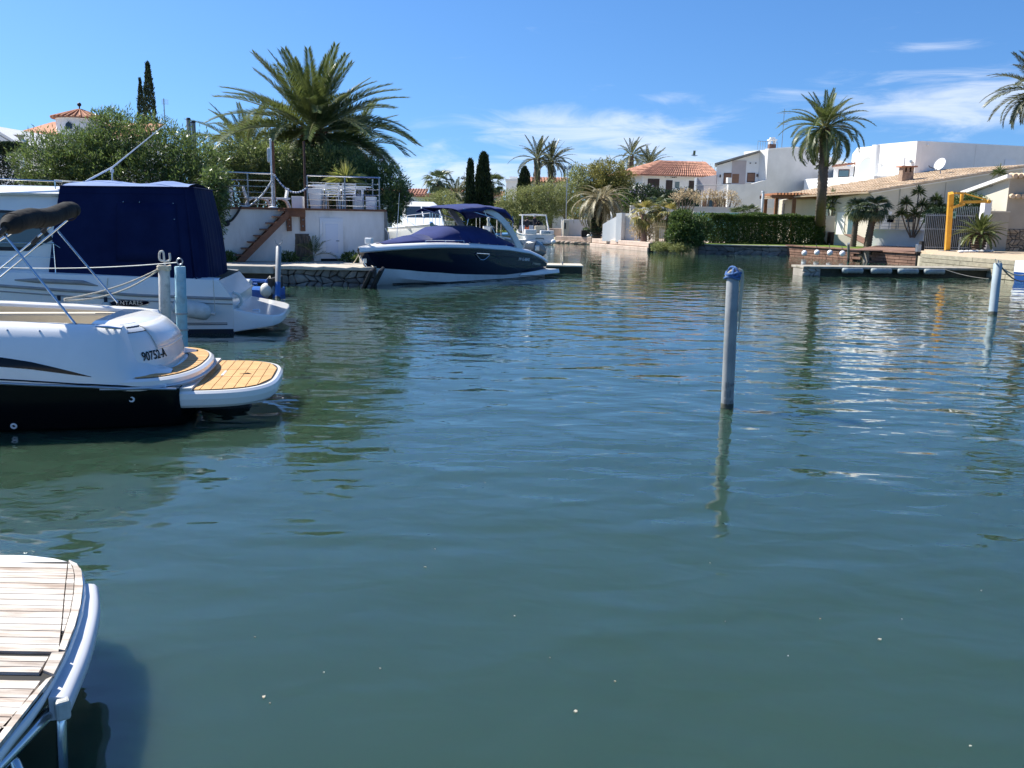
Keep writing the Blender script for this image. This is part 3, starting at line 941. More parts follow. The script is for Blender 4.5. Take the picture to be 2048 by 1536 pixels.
# round white buoys hung along the red quay
for k, px in enumerate((1609, 1634, 1660, 1685)):
    c = [Vector((18.1, 55.2, 0.28)), Vector((18.57, 54.3, 0.36)), Vector((19.01, 53.3, 0.39)), Vector((19.36, 52.2, 0.4))][k]
    bt = thing('ball_buoy', 'round white buoy against the red-brown quay, %s from the left' % ('first', 'second', 'third', 'fourth')[k], 'buoy', (c.x, c.y, 0), group='buoys along the red-brown quay', world=True)
    MB().sph(c, .175, 16).build('ball', M_PVC, bt, smooth=True)
    MB().tube([c + Vector((0, .02, .16)), c + Vector((.02, .35, .55))], .018, 6).build('lanyard', M_RUBBER, bt)
c0, c1 = Vector((19.75, 52.21, 0.0)), Vector((19.06, 50.6, 1.03))
pile('quay_post', 'pale grey post standing in front of the red-brown quay', c0, c1, .07, M_PILE)
c = (21.69, 47.59, 0.0)
t = thing('corner_post', 'dark corner post with grey cap box where the two quays meet', 'post', c, world=True)
MB().bx((c[0] - .1, c[1] - .12, -.8), (c[0] + .14, c[1] + .12, .72)).build('post', M_CAULK, t)
MB().bx((c[0] - .12, c[1] - .14, .73), (c[0] + .1, c[1] + .12, 1.12)).build('cap_box', M_GALV, t, bevel=.02)
MB().bx((c[0] + .1, c[1] - .1, .8), (c[0] + .28, c[1] + .2, 1.3)).build('meter', M_CAULK, t)

# low timber pontoon behind the navy boat
g0 = Vector((0.66, 36.05, 0.0)); g1 = Vector((2.79, 36.63, 0.0))
t = thing('low_pontoon', 'low dark pontoon with a pale deck beyond the navy boat stern', 'dock', g0, world=True)
MB().bx((g0.x - 1.2, g0.y, -.3), (g1.x, g0.y + 1.6, .26)).build('float_body', M_WEED, t)
for i in range(8):
    MB().bx((g0.x - 1.25, g0.y - .05 + .2 * i + .006, .265), (g1.x + .04, g0.y + .15 + .2 * i - .006, .32)).build('plank', mat('pontoon_plank', (.62, .56, .45), .8, (.5, .44, .34), 3, obj_rand=.12) if i == 0 else bpy.data.materials['pontoon_plank'], t)
MB().cyl((g1.x - .8, g0.y + .2, .32), (g1.x - .8, g0.y + .2, .46), .03).build('cleat', M_GALV, t)

# square black fender piers at the far quays
for k, (px, p) in enumerate(((1190, Vector((6.49, 71.36, 0.0))), (1303, Vector((9.43, 60.8, 0.0))))):
    t = thing('pier_fender', ('square black rubber fender on the pale quay beside the ramp wall foot', 'square black rubber fender at the corner of the pale quay by the grassy bank')[k], 'fender', p, group='square black quay fenders', world=True)
    MB().bx((p.x - .22, p.y - .1, -.3), (p.x + .22, p.y + .4, .55)).build('block', M_RUBBER, t, bevel=.03)
    MB().bx((p.x - .2, p.y - .125, -.05), (p.x - .05, p.y - .1, .5)).build('rib', M_RUBBER, t)
    MB().bx((p.x + .05, p.y - .125, -.05), (p.x + .2, p.y - .1, .5)).build('rib', M_RUBBER, t)

# ================================================================ BLACK AND WHITE SPORT BOAT (foreground left)
def interp(tab, x):
    """tab: sorted list of (x, v0, v1, ...)"""
    if x <= tab[0][0]: return tab[0][1:]
    for a, b in zip(tab, tab[1:]):
        if x <= b[0]:
            f = (x - a[0]) / (b[0] - a[0])
            f = f * f * (3 - 2 * f) * .5 + f * .5
            return tuple(p + (q - p) * f for p, q in zip(a[1:], b[1:]))
    return tab[-1][1:]

sb = thing('sport_boat', 'black and white sport boat with orange-teak swim platforms, left foreground', 'boat', (-3.62, 10.17, 0), radians(189.5))
# rub rail: x, half beam, height
RUB = [(0.10, 1.06, .43), (.5, 1.16, .46), (1.2, 1.22, .51), (2.2, 1.25, .58), (3.6, 1.24, .68), (5.0, 1.02, .80), (6.3, .56, .92), (7.25, .03, 1.0)]
XS = [.10, .3, .6, 1.0, 1.5, 2.1, 2.8, 3.6, 4.3, 5.0, 5.7, 6.3, 6.8, 7.1, 7.25]
def hullsec(x, s):
    hb, z = interp(RUB, x)
    k = max(0.02, min(1, hb / 1.1))
    rise = max(0, (x - 3.5) / 3.75) ** 2
    return [(x - .25 * rise, 0, -.42 + .75 * rise), (x, s * hb * .42, -.28 + .62 * rise), (x, s * hb * .80, -.04 + .45 * rise), (x, s * hb * .885, .02 + .4 * rise),
            (x, s * hb * .93, .12 + .4 * rise), (x, s * hb * .97, z * .6 + .1 * rise), (x, s * hb, z)]
b = MB()
for s in (1, -1):
    b.loft([hullsec(x, s) for x in XS], rowmi=[0] * 6)
sec = [hullsec(.10, 1), hullsec(.10, -1)]
b.add(sec[0] + sec[1][::-1], [tuple(range(14))])
b.build('hull', M_BLACK, sb, smooth=True, angle=30, weld=True)

SIDE = [(.22, 1.08, .43, 1.06, .47, .98, .50, .88, .53, .8, .56, .7, .58), (.40, 1.125, .447, 1.10, .505, .98, .535, .84, .56, .78, .60, .6, .62), (.52, 1.148, .456, 1.115, .53, .99, .585, .84, .66, .78, .72, .6, .76), (.68, 1.175, .47, 1.15, .60, 1.06, .78, .97, .98, .88, 1.06, .76, 1.07), (1.0, 1.205, .49, 1.19, .66, 1.13, .85, 1.04, 1.02, .94, 1.09, .80, 1.09),
        (1.6, 1.23, .54, 1.215, .73, 1.17, .90, 1.09, 1.05, .99, 1.12, .84, 1.12), (2.6, 1.25, .62, 1.235, .80, 1.19, .95, 1.12, 1.09, 1.02, 1.16, .88, 1.16),
        (3.6, 1.24, .68, 1.22, .85, 1.17, 1.0, 1.1, 1.13, 1.0, 1.2, .86, 1.2)]
def side_pt(x, t, s=1, o=0.0):
    v = interp(SIDE, x)
    P = [(v[2 * i], v[2 * i + 1]) for i in range(6)]
    u = t * 5
    i = min(4, int(u)); f = u - i
    y, z = P[i][0] + (P[i + 1][0] - P[i][0]) * f, P[i][1] + (P[i + 1][1] - P[i][1]) * f
    dy, dz = P[i + 1][0] - P[i][0], P[i + 1][1] - P[i][1]
    L = sqrt(dy * dy + dz * dz)
    return (x, s * (y + o * dz / L), z - o * dy / L)
XD = [.22, .3, .36, .42, .48, .54, .6, .68, .75, .9, 1.05, 1.3, 1.6, 2.0, 2.4, 2.9, 3.6]
b = MB()
for s in (1, -1):
    secs = []
    for x in XD:
        v = interp(SIDE, x)
        secs.append([side_pt(x, i / 10, s) for i in range(11)] + [(x, s * (v[10] - .02), v[11] - .02), (x, s * (v[10] - .03), v[11] - .05)])
    b.loft(secs)
b.build('topsides', M_WHITE, sb, smooth=True, angle=50)
# fore deck and bow topsides
b = MB()
FX = [3.6, 4.3, 5.0, 5.7, 6.3, 6.8, 7.1, 7.25]
secs = []
for x in FX:
    hb, z = interp(RUB, x)
    zt = 1.2 - .04 * (x - 3.6)
    ring = [(x, -hb, z), (x, -hb * .97, z + .12), (x, -hb * .85, zt - .06), (x, -hb * .6, zt), (x, 0, zt + .06), (x, hb * .6, zt), (x, hb * .85, zt - .06), (x, hb * .97, z + .12), (x, hb, z)]
    secs.append(ring)
b.loft(secs)
b.build('fore_deck', M_WHITE, sb, smooth=True, angle=50)
# windscreen further forward
b = MB()
b.loft([[(3.3, -1.0, 1.18), (3.75, -.7, 1.2), (3.9, 0, 1.22), (3.75, .7, 1.2), (3.3, 1.0, 1.18)], [(3.0, -.92, 1.55), (3.35, -.64, 1.6), (3.45, 0, 1.62), (3.35, .64, 1.6), (3.0, .92, 1.55)]])
b.build('windscreen', M_GLASS, sb, solid=.01)

# stern hump (engine hatch), a dome over the platform
HUMP = [(.53, .955, .27), (.62, .965, .275), (.72, .965, .29), (.82, .955, .32), (.92, .93, .375), (1.0, .885, .45), (1.05, .82, .53), (1.085, .72, .62), (1.10, .58, .73)]
def hump(th, z, o=0.0):
    w, aft = interp(HUMP, z)
    c, s_ = abs(cos(th)) ** .62, sin(th)
    ss = math.copysign(abs(s_) ** .82, s_)
    return Vector((1.02 - (1.02 - aft + o) * c, (w + o) * ss, z))
b = MB()
rings = []
for z in [.53, .58, .64, .7, .76, .82, .88, .93, .97, 1.01, 1.04, 1.06, 1.08, 1.092, 1.10]:
    rings.append([hump(-pi / 2 + pi * i / 36, z) for i in range(37)])
b.loft(rings)
b.add(rings[-1], [tuple(range(37))])
hm = b.build('engine_hatch', M_WHITE, sb, smooth=True, angle=60)
# rounded hatch lid with a vent lip
b = MB()
for z0, z1, th0, th1 in ((.99, 1.06, -.32, .62),):
    g = []
    for i in range(9):
        th = th0 + (th1 - th0) * i / 8
        g.append([hump(th, z, .012) for z in (.80, .86, .92, .97, 1.01, 1.05)])
    b.loft(g)
b.build('hatch_lid', M_WHITE, hm, smooth=True, solid=-.008)
b = MB(); b.tube([hump(-.32 + .94 * i / 10, .80, .012) for i in range(11)], .012, 6); b.build('vent_lip', M_WHITE_OLD, hm, smooth=True)
b = MB(); b.loft([[hump(.62 + .45 * i / 6, z, .004) for z in (.985, 1.035, 1.07)] for i in range(7)])
b.build('dark_inset', M_GLASS, hm, smooth=True)
# registration number laid onto the rounded quarter
def on_hump(me, u0, zc, scale):
    for v in me.vertices:
        th = u0 - v.co.x * scale
        p = hump(th, zc + v.co.y, .006 + v.co.z)
        v.co = p
tx = text_mesh('registration_number', '90752-A', .135, M_BLACK, sb, Matrix.Identity(4), extrude=.001, bold=True)
on_hump(tx.data, .70, .73, 1.12)

# upper swim platform: rounded slab, rim, teak sectors
def plat(th, k=0.0):
    """outline of the upper platform, th from -90 (starboard) to 90 (port)"""
    c, s_ = abs(cos(th)) ** .55, math.copysign(abs(sin(th)) ** .8, sin(th))
    return Vector((.85 - (.85 + .05 - k) * c, (1.165 - k) * s_, 0))
b = MB()
n = 44
ths = [-pi / 2 + pi * i / n for i in range(n + 1)]
for z0, z1, k0, k1 in ((.40, .43, .03, 0), (.43, .52, 0, .0), (.52, .545, 0, .03)):
    b.loft([[(*plat(t_, k0).xy, z0) for t_ in ths], [(*plat(t_, k1).xy, z1) for t_ in ths]])
b.add([(*plat(t_, .03).xy, .545) for t_ in ths], [tuple(range(n + 1))])
up = b.build('upper_swim_platform', M_WHITE, sb, smooth=True, angle=45)
b = MB(); b.tube([(*plat(t_, -.012).xy, .455) for t_ in ths] , .016, 8); b.build('rub_strip', M_ALU, up, smooth=True)
b = MB(); b.add([(*plat(t_, .055).xy, .549) for t_ in ths] + [(*hump(t_, .56, .03).xy, .549) for t_ in ths], [(i, i + 1, n + 2 + i, n + 1 + i) for i in range(n)]); b.build('caulk_bed', M_CAULK, up)
ns = 26
for i in range(ns):
    t0, t1 = -1.38 + 2.76 * i / ns + .006, -1.38 + 2.76 * (i + 1) / ns - .006
    q4 = []
    for t_ in (t0, (t0 + t1) / 2, t1): q4.append((*plat(t_, .062).xy, .551))
    for t_ in (t1, (t0 + t1) / 2, t0): q4.append((*hump(t_, .56, .04).xy, .551))
    MB().slab(q4, (0, 0, 1), .006).build('teak_plank', M_TEAK, up)
# lower platform
def lowp(th, k=0.0):
    c, s_ = abs(cos(th)) ** .62, math.copysign(abs(sin(th)) ** .6, sin(th))
    return Vector((.12 - (.98 - k) * c, (1.03 - k) * s_, 0))
b = MB()
for z0, z1, k0, k1 in ((.20, .23, .05, .02), (.23, .30, .02, .0), (.30, .36, .0, .0), (.36, .385, .0, .025)):
    b.loft([[(*lowp(t_, k0).xy, z0) for t_ in ths], [(*lowp(t_, k1).xy, z1) for t_ in ths]])
b.add([(*lowp(t_, .025).xy, .385) for t_ in ths], [tuple(range(n + 1))])
b.add([(*lowp(t_, .05).xy, .20) for t_ in ths], [tuple(range(n + 1))])
lp = b.build('lower_swim_platform', M_WHITE, sb, smooth=True, angle=45)
outl = [lowp(t_, .07) for t_ in [-pi / 2 + pi * i / 200 for i in range(201)]]
def lim(x):
    best = 0
    for p_ in outl:
        if p_.y > 0 and p_.x <= x: best = max(best, p_.y)
    return best
b = MB(); b.add([(*lowp(t_, .06).xy, .388) for t_ in ths], [tuple(range(n + 1))]); b.build('caulk_bed', M_CAULK, lp)
for (y0, y1) in ((-1, -.27), (-.255, .2), (.215, 1)):
    x = .02
    while x > -.83:
        x1 = x - .115
        xa, xb = x - .004, max(x1 + .004, -.80)
        la, lb = lim(xa), lim(xb)
        ya0, ya1, yb0, yb1 = max(y0, -la), min(y1, la), max(y0, -lb), min(y1, lb)
        if ya1 - ya0 > .02 and yb1 - yb0 > .005:
            MB().slab([(xa, ya0, .39), (xb, yb0, .39), (xb, yb1, .39), (xa, ya1, .39)], (0, 0, 1), .006).build('teak_plank', M_TEAK, lp)
        x = x1
MB().bx((-.215, -.16, .396), (-.19, .14, .401)).build('handle_slot', M_PVC, lp)
for k in range(4):
    MB().tube([(-.47 + .015 * k, -.03 + .02 * k, .3975), (-.50 - .01 * k, .02 + .015 * k, .3975), (-.45 + .02 * k, .05, .3975)], .0035, 5).build('script_mark', M_BOOT, lp)
b = MB(); b.bx((-.02, -1.0, .30), (.14, 1.0, .42)); b.build('hinge_block', M_WHITE_OLD, lp)
b = MB()
b.loft([[(.1, -.2, .0), (.1, .2, .0), (.1, .2, -.5), (.1, -.2, -.5)], [(-.25, -.17, .12), (-.25, .17, .12), (-.3, .17, -.4), (-.3, -.17, -.4)], [(-.5, -.08, .05), (-.5, .08, .05), (-.55, .06, -.6), (-.55, -.06, -.6)]], closed=True, cap0=True, cap1=True)
b.build('outdrive', M_RUBBER, sb, bevel=.03)

# cockpit interior
b = MB()
b.bx((.95, -.82, .28), (3.6, .82, .32)); b.build('cockpit_floor', M_CREAM, sb)
for s in (1, -1):
    b = MB()
    b.loft([[(x, s * (interp(SIDE, x)[10] - .03), interp(SIDE, x)[11] - .05), (x, s * (interp(SIDE, x)[10] - .05), .3)] for x in XD[9:]])
    b.build('cockpit_liner', M_CREAM, sb)
b = MB(); b.loft([[(1.0, -.8, .3), (.92, -.8, 1.05)], [(1.0, .8, .3), (.92, .8, 1.05)]]); b.build('aft_bulkhead', M_CREAM, sb)
def cushion(name, a, c_, m=M_CREAM, bev=.035):
    return MB().bx(a, c_).build(name, m, sb, bevel=bev)
cushion('side_cushion', (1.12, -.80, .45), (3.3, -.68, 1.045))
cushion('bench_seat', (1.05, -.72, .32), (3.3, -.30, .60), M_WHITE_OLD)
cushion('aft_seat', (1.0, -.28, .32), (1.5, .7, .66), M_WHITE_OLD)
cushion('aft_backrest', (.96, -.7, .62), (1.08, .7, 1.02))
MB().bx((1.16, -.72, 1.0), (1.38, -.69, 1.04)).build('strap', M_RUBBER, sb)
MB().tube([(1.14, -.71, 1.0), (1.1, -.70, .96), (1.13, -.7, .93)], .012, 6).build('latch', M_STEEL, sb)
# fittings
def ringm(c, nrm_, r, tr, name, m):
    nrm_ = Vector(nrm_).normalized(); a = nrm_.orthogonal().normalized(); e = nrm_.cross(a)
    MB().tube([Vector(c) + a * r * cos(2 * pi * i / 18) + e * r * sin(2 * pi * i / 18) for i in range(19)], tr, 8).build(name, m, sb, smooth=True)
ringm((.56, 1.128, .335), (0, 1, -.1), .024, .010, 'drain_fitting', M_PVC)
ringm((1.72, 1.145, .075), (0, 1, -.3), .024, .010, 'drain_fitting', M_PVC)
p = hump(1.22, .93, .0); nr = (hump(1.22, .93, .05) - p)
Mq = nr.to_track_quat('Z', 'Y').to_matrix()
b = MB(); b.lathe([(.055, 0), (.055, .008), (.045, .014), (.01, .016)], p, 20, 0, Mq); b.build('fuel_cap', M_STEEL, sb, smooth=True, angle=30)
b = MB(); c = side_pt(.78, .72, 1, .04)
b.tube([(c[0] - .13, c[1] + .0, c[2] - .01), (c[0], c[1] + .005, c[2] + .005), (c[0] + .13, c[1], c[2] + .015)], [.010, .016, .010], 8)
b.tube([(c[0] - .04, c[1] - .06, c[2] - .02), (c[0] - .03, c[1], c[2])], .012, 6); b.tube([(c[0] + .04, c[1] - .06, c[2] - .02), (c[0] + .03, c[1], c[2])], .012, 6)
b.build('cleat', M_STEEL, sb, smooth=True)
for xx in (1.42, 1.72, 2.05):
    c = side_pt(xx, .62, 1, .002); MB().sph(c, .012, 8).build('snap_stud', M_STEEL, sb, smooth=True)
# black swoosh on the topsides
b = MB()
up_, lo_ = [], []
for i in range(15):
    x = .92 + (3.5 - .92) * i / 14
    f = (i / 14) ** .75
    up_.append(side_pt(x, .13 + .34 * f, 1, .004)); lo_.append(side_pt(x, .125 + .10 * f, 1, .004))
mid_ = [tuple((u_ + l_) / 2 for u_, l_ in zip(a, c_)) for a, c_ in zip(up_, lo_)]
midp = [side_pt(x_[0], .13 + .22 * (i / 14) ** .75, 1, .004) for i, x_ in enumerate(up_)]
b.loft([lo_, midp, up_]); b.build('black_swoosh', M_BLACK, sb, smooth=True)
for s in (1, -1):
    b = MB(); b.tube([(x, s * (interp(RUB, x)[0] + .006), interp(RUB, x)[1] - .005) for x in [.12, .3, .6, 1, 1.5, 2.1, 2.8, 3.6, 4.3, 5, 5.7, 6.3, 6.8, 7.2]], .014, 8); b.build('rub_rail', M_ALU, sb, smooth=True)
    b = MB(); b.tube([side_pt(x, .03, s, .006) for x in XD], .008, 6); b.build('rub_line', M_BLACK, sb, smooth=True)

# stowed bimini: folded bows, struts, canvas boot
def w2l(X_, Y_, Z_):
    dx, dy = X_ + 3.62, Y_ - 10.17
    a = radians(189.5)
    return Vector((dx * cos(a) + dy * sin(a), -dx * sin(a) + dy * cos(a), Z_))
nb = w2l(*(-5.357, 9.5, 2.124)); fb = w2l(*(-5.546, 11.2, 2.261))
bim = MB()
pts = [nb.lerp(fb, f) + Vector((0, 0, .02 * sin(f * 9))) for f in (-.12, -.06, .0, .1, .25, .4, .55, .7, .85, .95, 1.0, 1.03)]
rs = [.05, .10, .115, .11, .113, .108, .11, .106, .106, .1, .085, .03]
bim.tube(pts, rs, 20)
bo = bim.build('bimini_boot', M_BOOT, sb, smooth=True)
for f in (-.03, .32, .9):
    c = nb.lerp(fb, f)
    MB().tube([c + Vector((.107 * cos(2 * pi * i / 16), .01 * sin(4 * pi * i / 16), .107 * sin(2 * pi * i / 16))) for i in range(17)], .007, 5).build('fold', M_BOOT, bo, smooth=True)
for (pa, pb, nm) in ((nb + Vector((.02, .02, -.05)), w2l(-6.75, 9.0, 1.2), 'bow_tube'), (nb + Vector((.0, .08, -.1)), w2l(-6.7, 9.1, 1.12), 'bow_tube'),
                     (fb + Vector((.1, .05, -.06)), w2l(*(-6.743, 11.3, 1.407)), 'bow_tube'), (fb + Vector((.05, .1, -.12)), w2l(*(-6.724, 11.25, 1.302)), 'bow_tube'),
                     (w2l(*(-5.463, 9.35, 2.114)), w2l(*(-4.563, 9.12, 1.057)), 'strut'), (w2l(*(-5.765, 11.15, 2.029)), w2l(*(-4.997, 11.1, 1.078)), 'strut')):
    MB().tube([pa, pb], .013, 10).build(nm, M_STEEL, sb, smooth=True)
    e = pb
    MB().tube([e - (pb - pa).normalized() * .05, e], .018, 8).build('end_fitting', M_RUBBER, sb, smooth=True)
    MB().tube([e + Vector((0, 0, -.06)), e], .02, 8).build('mount', M_STEEL, sb, smooth=True)
for (c, d_) in ((w2l(*(-6.056, 11.2, 1.886)), Vector((1, 0, 1))), (w2l(*(-5.907, 11.18, 2.026)), Vector((1, 0, 1))), (w2l(*(-5.379, 9.3, 2.033)), Vector((1, 0, 1)))):
    MB().bar(c - Vector((.05, 0, -.05)), c + Vector((.05, 0, -.05)), .05, .05).build('clamp', M_RUBBER, sb, bevel=.01)
# mooring line from the hook post to the far gunwale cleat
cl = Vector((-5.786, 11.25, 1.139))
for k, (sag, dz) in enumerate(((.06, 0), (.12, -.02))):
    tag(MB().tube(catenary(HOOK + Vector((-.08, -.06, .0 + dz)), cl + Vector((0, 0, dz)), sag), .011, 6).build('mooring_rope', M_ROPE, smooth=True),
        ('upper pale rope of the pair from hook post to sport boat', 'lower slack pale rope of the pair from hook post to sport boat')[k], 'rope', 'mooring ropes to the hook post')
kn = MB()
for i in range(3):
    kn.tube([HOOK + Vector((.095 * cos(a) - .0, .095 * sin(a), -.0 + .025 * i + .01 * sin(3 * a))) for a in [2 * pi * j / 14 for j in range(15)]], .013, 6)
tag(kn.build('rope_wrap', M_ROPE, smooth=True), 'pale rope wrapped around the head of the hook post', 'rope')
tag(MB().tube(catenary(RINGEYE, (-8.179, 13.6, 1.371), .05, 16), .008, 6).build('mooring_line', M_PVC_OLD, smooth=True), 'thin white line from the blue post ring running left across the canvas', 'rope')

# ================================================================ CABIN CRUISER WITH NAVY COCKPIT TENT
cc = thing('cabin_cruiser', 'white cabin cruiser with navy cockpit tent, behind the sport boat', 'boat', (-5.52, 17.86, 0), radians(189.5))
CR = [(0.0, 1.43, .66), (1.5, 1.48, .72), (3.0, 1.5, .82), (4.5, 1.48, .93), (6.0, 1.25, 1.06), (7.4, .7, 1.2), (8.3, .04, 1.3)]
CX_ = [0, .5, 1, 1.6, 2.3, 3.0, 3.8, 4.6, 5.4, 6.2, 7.0, 7.6, 8.0, 8.3]
M_BOOTTOP = mat('navy_antifoul', (.008, .012, .035), .6, (.02, .022, .03), 4)
M_GREYBAND = mat('grey_rub_band', (.34, .33, .31), .55, (.27, .26, .25), 4)
def csec(x, s, lo):
    hb, z = interp(CR, x)
    r = max(0, (x - 4) / 4.3) ** 2
    if lo: return [(x - .2 * r, 0, -.5 + .5 * r), (x, s * hb * .8, -.15 + .3 * r), (x, s * hb * .955, .0 + .2 * r), (x, s * hb * .962, .085 + .2 * r)]
    return [(x, s * hb * .963, .085 + .2 * r), (x, s * hb * .972, z * .3 + .06 + .1 * r), (x, s * hb * .985, z * .65 + .02), (x, s * hb, z)]
for lo, nm, m in ((True, 'underbody', M_BOOTTOP), (False, 'hull', M_WHITE)):
    b = MB()
    for s in (1, -1): b.loft([csec(x, s, lo) for x in CX_])
    a, c = csec(0, 1, lo), csec(0, -1, lo)
    b.add(a + c[::-1], [tuple(range(8))])
    b.build(nm, m, cc, smooth=True, angle=35)
# bulwark above the rub band, deck
b = MB()
def bsec(x, s):
    hb, z = interp(CR, x)
    zt = 1.0 + .035 * x
    rake = .24 * max(0, 1 - x / .6)
    return [(x, s * hb, z + .0), (x + rake * .5, s * (hb - .01), (z + zt) / 2), (x + rake, s * (hb - .05), zt), (x + rake, s * (hb - .12), zt + .03), (x + rake, s * (hb - .36), zt + .03)]
for s in (1, -1): b.loft([bsec(x, s) for x in CX_])
b.build('bulwark', M_WHITE, cc, smooth=True, angle=40)
b = MB(); b.loft([[(x, -interp(CR, x)[0] * .9, 1.02 + .035 * x), (x, interp(CR, x)[0] * .9, 1.02 + .035 * x)] for x in CX_[6:]]); b.build('fore_deck', M_WHITE_OLD, cc)
b = MB(); b.add([bsec(0, 1)[0], bsec(0, 1)[1], bsec(0, 1)[2], bsec(0, -1)[2], bsec(0, -1)[1], bsec(0, -1)[0]], [tuple(range(6))]); b.build('transom', M_WHITE, cc)
b = MB(); b.bx((.3, -1.1, .3), (3.2, 1.1, .36)); b.build('cockpit_floor', M_WHITE_OLD, cc)
for s in (1, -1):
    b = MB(); b.tube([(x, s * (interp(CR, x)[0] + .005), interp(CR, x)[1]) for x in CX_], .028, 8); b.build('rub_band', M_GREYBAND, cc, smooth=True)
    b = MB(); b.tube([(x, s * (interp(CR, x)[0] - .005), interp(CR, x)[1] - .1) for x in CX_], .012, 6); b.build('groove_line', M_GREYBAND, cc, smooth=True)
    for dz in (.17, .20):
        b = MB(); b.tube([(x, s * (interp(CR, x)[0] * .965 + .004), dz) for x in [.12, .6, 1.2, 2, 3, 4, 5]], .009, 6); b.build('boot_stripe', M_BOOTTOP, cc, smooth=True)
# side moulding: long shallow scoop
b = MB(); b.tube([(2.35, 1.485, .90), (2.6, 1.49, .955), (3.4, 1.49, .99), (3.75, 1.485, 1.0)], [.01, .045, .045, .012], 10); b.build('moulding', M_GREYBAND, cc, smooth=True)
# swim platform
b = MB()
o1 = [(.02, 1.40), (-.45, 1.38), (-.72, 1.28), (-.84, 1.05), (-.88, .6), (-.88, -.6), (-.84, -1.05), (-.72, -1.28), (-.45, -1.38), (.02, -1.40)]
zt = [.46, .36, .33, .315, .31, .31, .315, .33, .36, .46]
zb = [.02, .09, .12, .145, .15, .15, .145, .12, .09, .02]
b.loft([[(p[0] * .97, p[1] * .985, zb[i]) for i, p in enumerate(o1)], [(p[0], p[1], (zb[i] + zt[i]) / 2) for i, p in enumerate(o1)], [(p[0] * .98, p[1] * .99, zt[i]) for i, p in enumerate(o1)]], closed=True, cap0=True, cap1=True)
pl = b.build('swim_platform', M_WHITE, cc, smooth=True, angle=40, bevel=.02)
b = MB(); b.bx((-.7, -1.15, .30), (-.08, 1.15, .325)); b.build('tread', mat('pale_blue_grey_tread', (.55, .58, .62), .6), pl)
b = MB()
for x in (-.3, -.42): b.tube([(x, .9, .33), (x, .9, .40)], .012, 6)
b.tube([(-.3, .9, .40), (-.42, .9, .40)], .012, 6); b.build('cleat', M_STEEL, pl)
b = MB(); b.tube(smooth_path([(-.02, .95, .45), (-.1, 1.0, .55), (-.08, 1.08, .68), (.03, 1.14, .76)], 4), [.03] * 13, 10); b.build('transom_step', M_WHITE_OLD, cc, smooth=True)
# cabin and roof
b = MB()
def cab(x0, x1, hb0, hb1, z): return [(x0, -hb0, z), (x1, -hb1, z), (x1, hb1, z), (x0, hb0, z)]
b.loft([cab(2.95, 6.9, 1.2, .75, 1.08), cab(2.95, 6.5, 1.19, .8, 1.5), cab(2.95, 5.6, 1.12, .92, 2.15), cab(2.95, 5.2, 1.05, .9, 2.46), cab(2.95, 5.0, .9, .8, 2.6), cab(2.95, 4.8, .5, .4, 2.66)], closed=True, cap1=True)
cabn = b.build('cabin', M_WHITE, cc, smooth=True, angle=55)
b = MB(); b.loft([cab(2.9, 5.25, 1.10, .95, 2.50), cab(2.86, 5.3, 1.16, 1.0, 2.54), cab(2.9, 5.2, 1.05, .9, 2.62), cab(2.95, 5.0, .7, .6, 2.68)], closed=True, cap0=True, cap1=True)
b.build('roof', M_WHITE, cabn, smooth=True, angle=50)
def cabpt(x, z, s=1, o=.0):
    t = [(1.08, 1.2, .75, 6.9), (1.5, 1.19, .8, 6.5), (2.15, 1.12, .92, 5.6), (2.46, 1.05, .9, 5.2)]
    for a, c in zip(t, t[1:]):
        if z <= c[0] or c is t[-1]:
            f = (z - a[0]) / (c[0] - a[0]); h0, h1, xe = (a[i] + (c[i] - a[i]) * f for i in (1, 2, 3)); break
    y = h0 + (h1 - h0) * (x - 2.95) / (xe - 2.95)
    return (x, s * (y + o), z)
for s in (1, -1):
    wp = [(3.15, 1.72), (3.35, 1.98), (3.75, 2.22), (5.0, 2.26), (5.1, 1.9), (4.9, 1.5), (3.6, 1.5)]
    MB().slab([cabpt(x, z, s, .004) for x, z in wp], (0, s, 0), .006).build('window_frame', M_RUBBER, cabn)
    wp = [(3.28, 1.74), (3.42, 1.95), (3.78, 2.17), (4.35, 2.19), (4.35, 1.57), (3.62, 1.57)]
    MB().slab([cabpt(x, z, s, .012) for x, z in wp], (0, s, 0), .004).build('pane', mat('grey_green_glass', (.10, .13, .13), .08, spec=.8) if s == 1 else bpy.data.materials['grey_green_glass'], cabn)
    wp = [(4.4, 2.19), (4.95, 2.2), (5.0, 1.9), (4.85, 1.57), (4.4, 1.57)]
    MB().slab([cabpt(x, z, s, .012) for x, z in wp], (0, s, 0), .004).build('pane', bpy.data.materials['grey_green_glass'], cabn)
    # side deck rails
    xs_ = [3.08, 4.02, 5.0, 6.0, 7.0]
    for x in xs_:
        y = interp(CR, x)[0] - .1
        b = MB(); b.tube([(x, s * y, 1.02 + .035 * x), (x, s * y, 1.62 + .01 * x)], .011, 8); b.sph((x, s * y, 1.63 + .01 * x), .022, 8); b.tube([(x, s * (y + .05), interp(CR, x)[1] + .04), (x, s * y, 1.1 + .035 * x)], .008, 6); b.build('stanchion', M_STEEL, cc, smooth=True)
    b = MB(); b.tube([(2.9, s * 1.3, 1.5)] + [(x, s * (interp(CR, x)[0] - .1), 1.62 + .01 * x) for x in xs_], .011, 8); b.build('handrail', M_STEEL, cc, smooth=True)
    b = MB(); b.tube([(x, s * (interp(CR, x)[0] - .1), 1.34 + .02 * x) for x in xs_], .004, 5); b.build('lifeline', M_STEEL, cc)
b = MB(); b.tube([(2.98, 1.0, 2.76), (5.0, .95, 2.80)], .013, 8); [b.tube([(x, 1.0, 2.6), (x, 1.0, 2.77)], .01, 6) for x in (3.1, 4.2)]; b.build('roof_rail', M_STEEL, cabn, smooth=True)
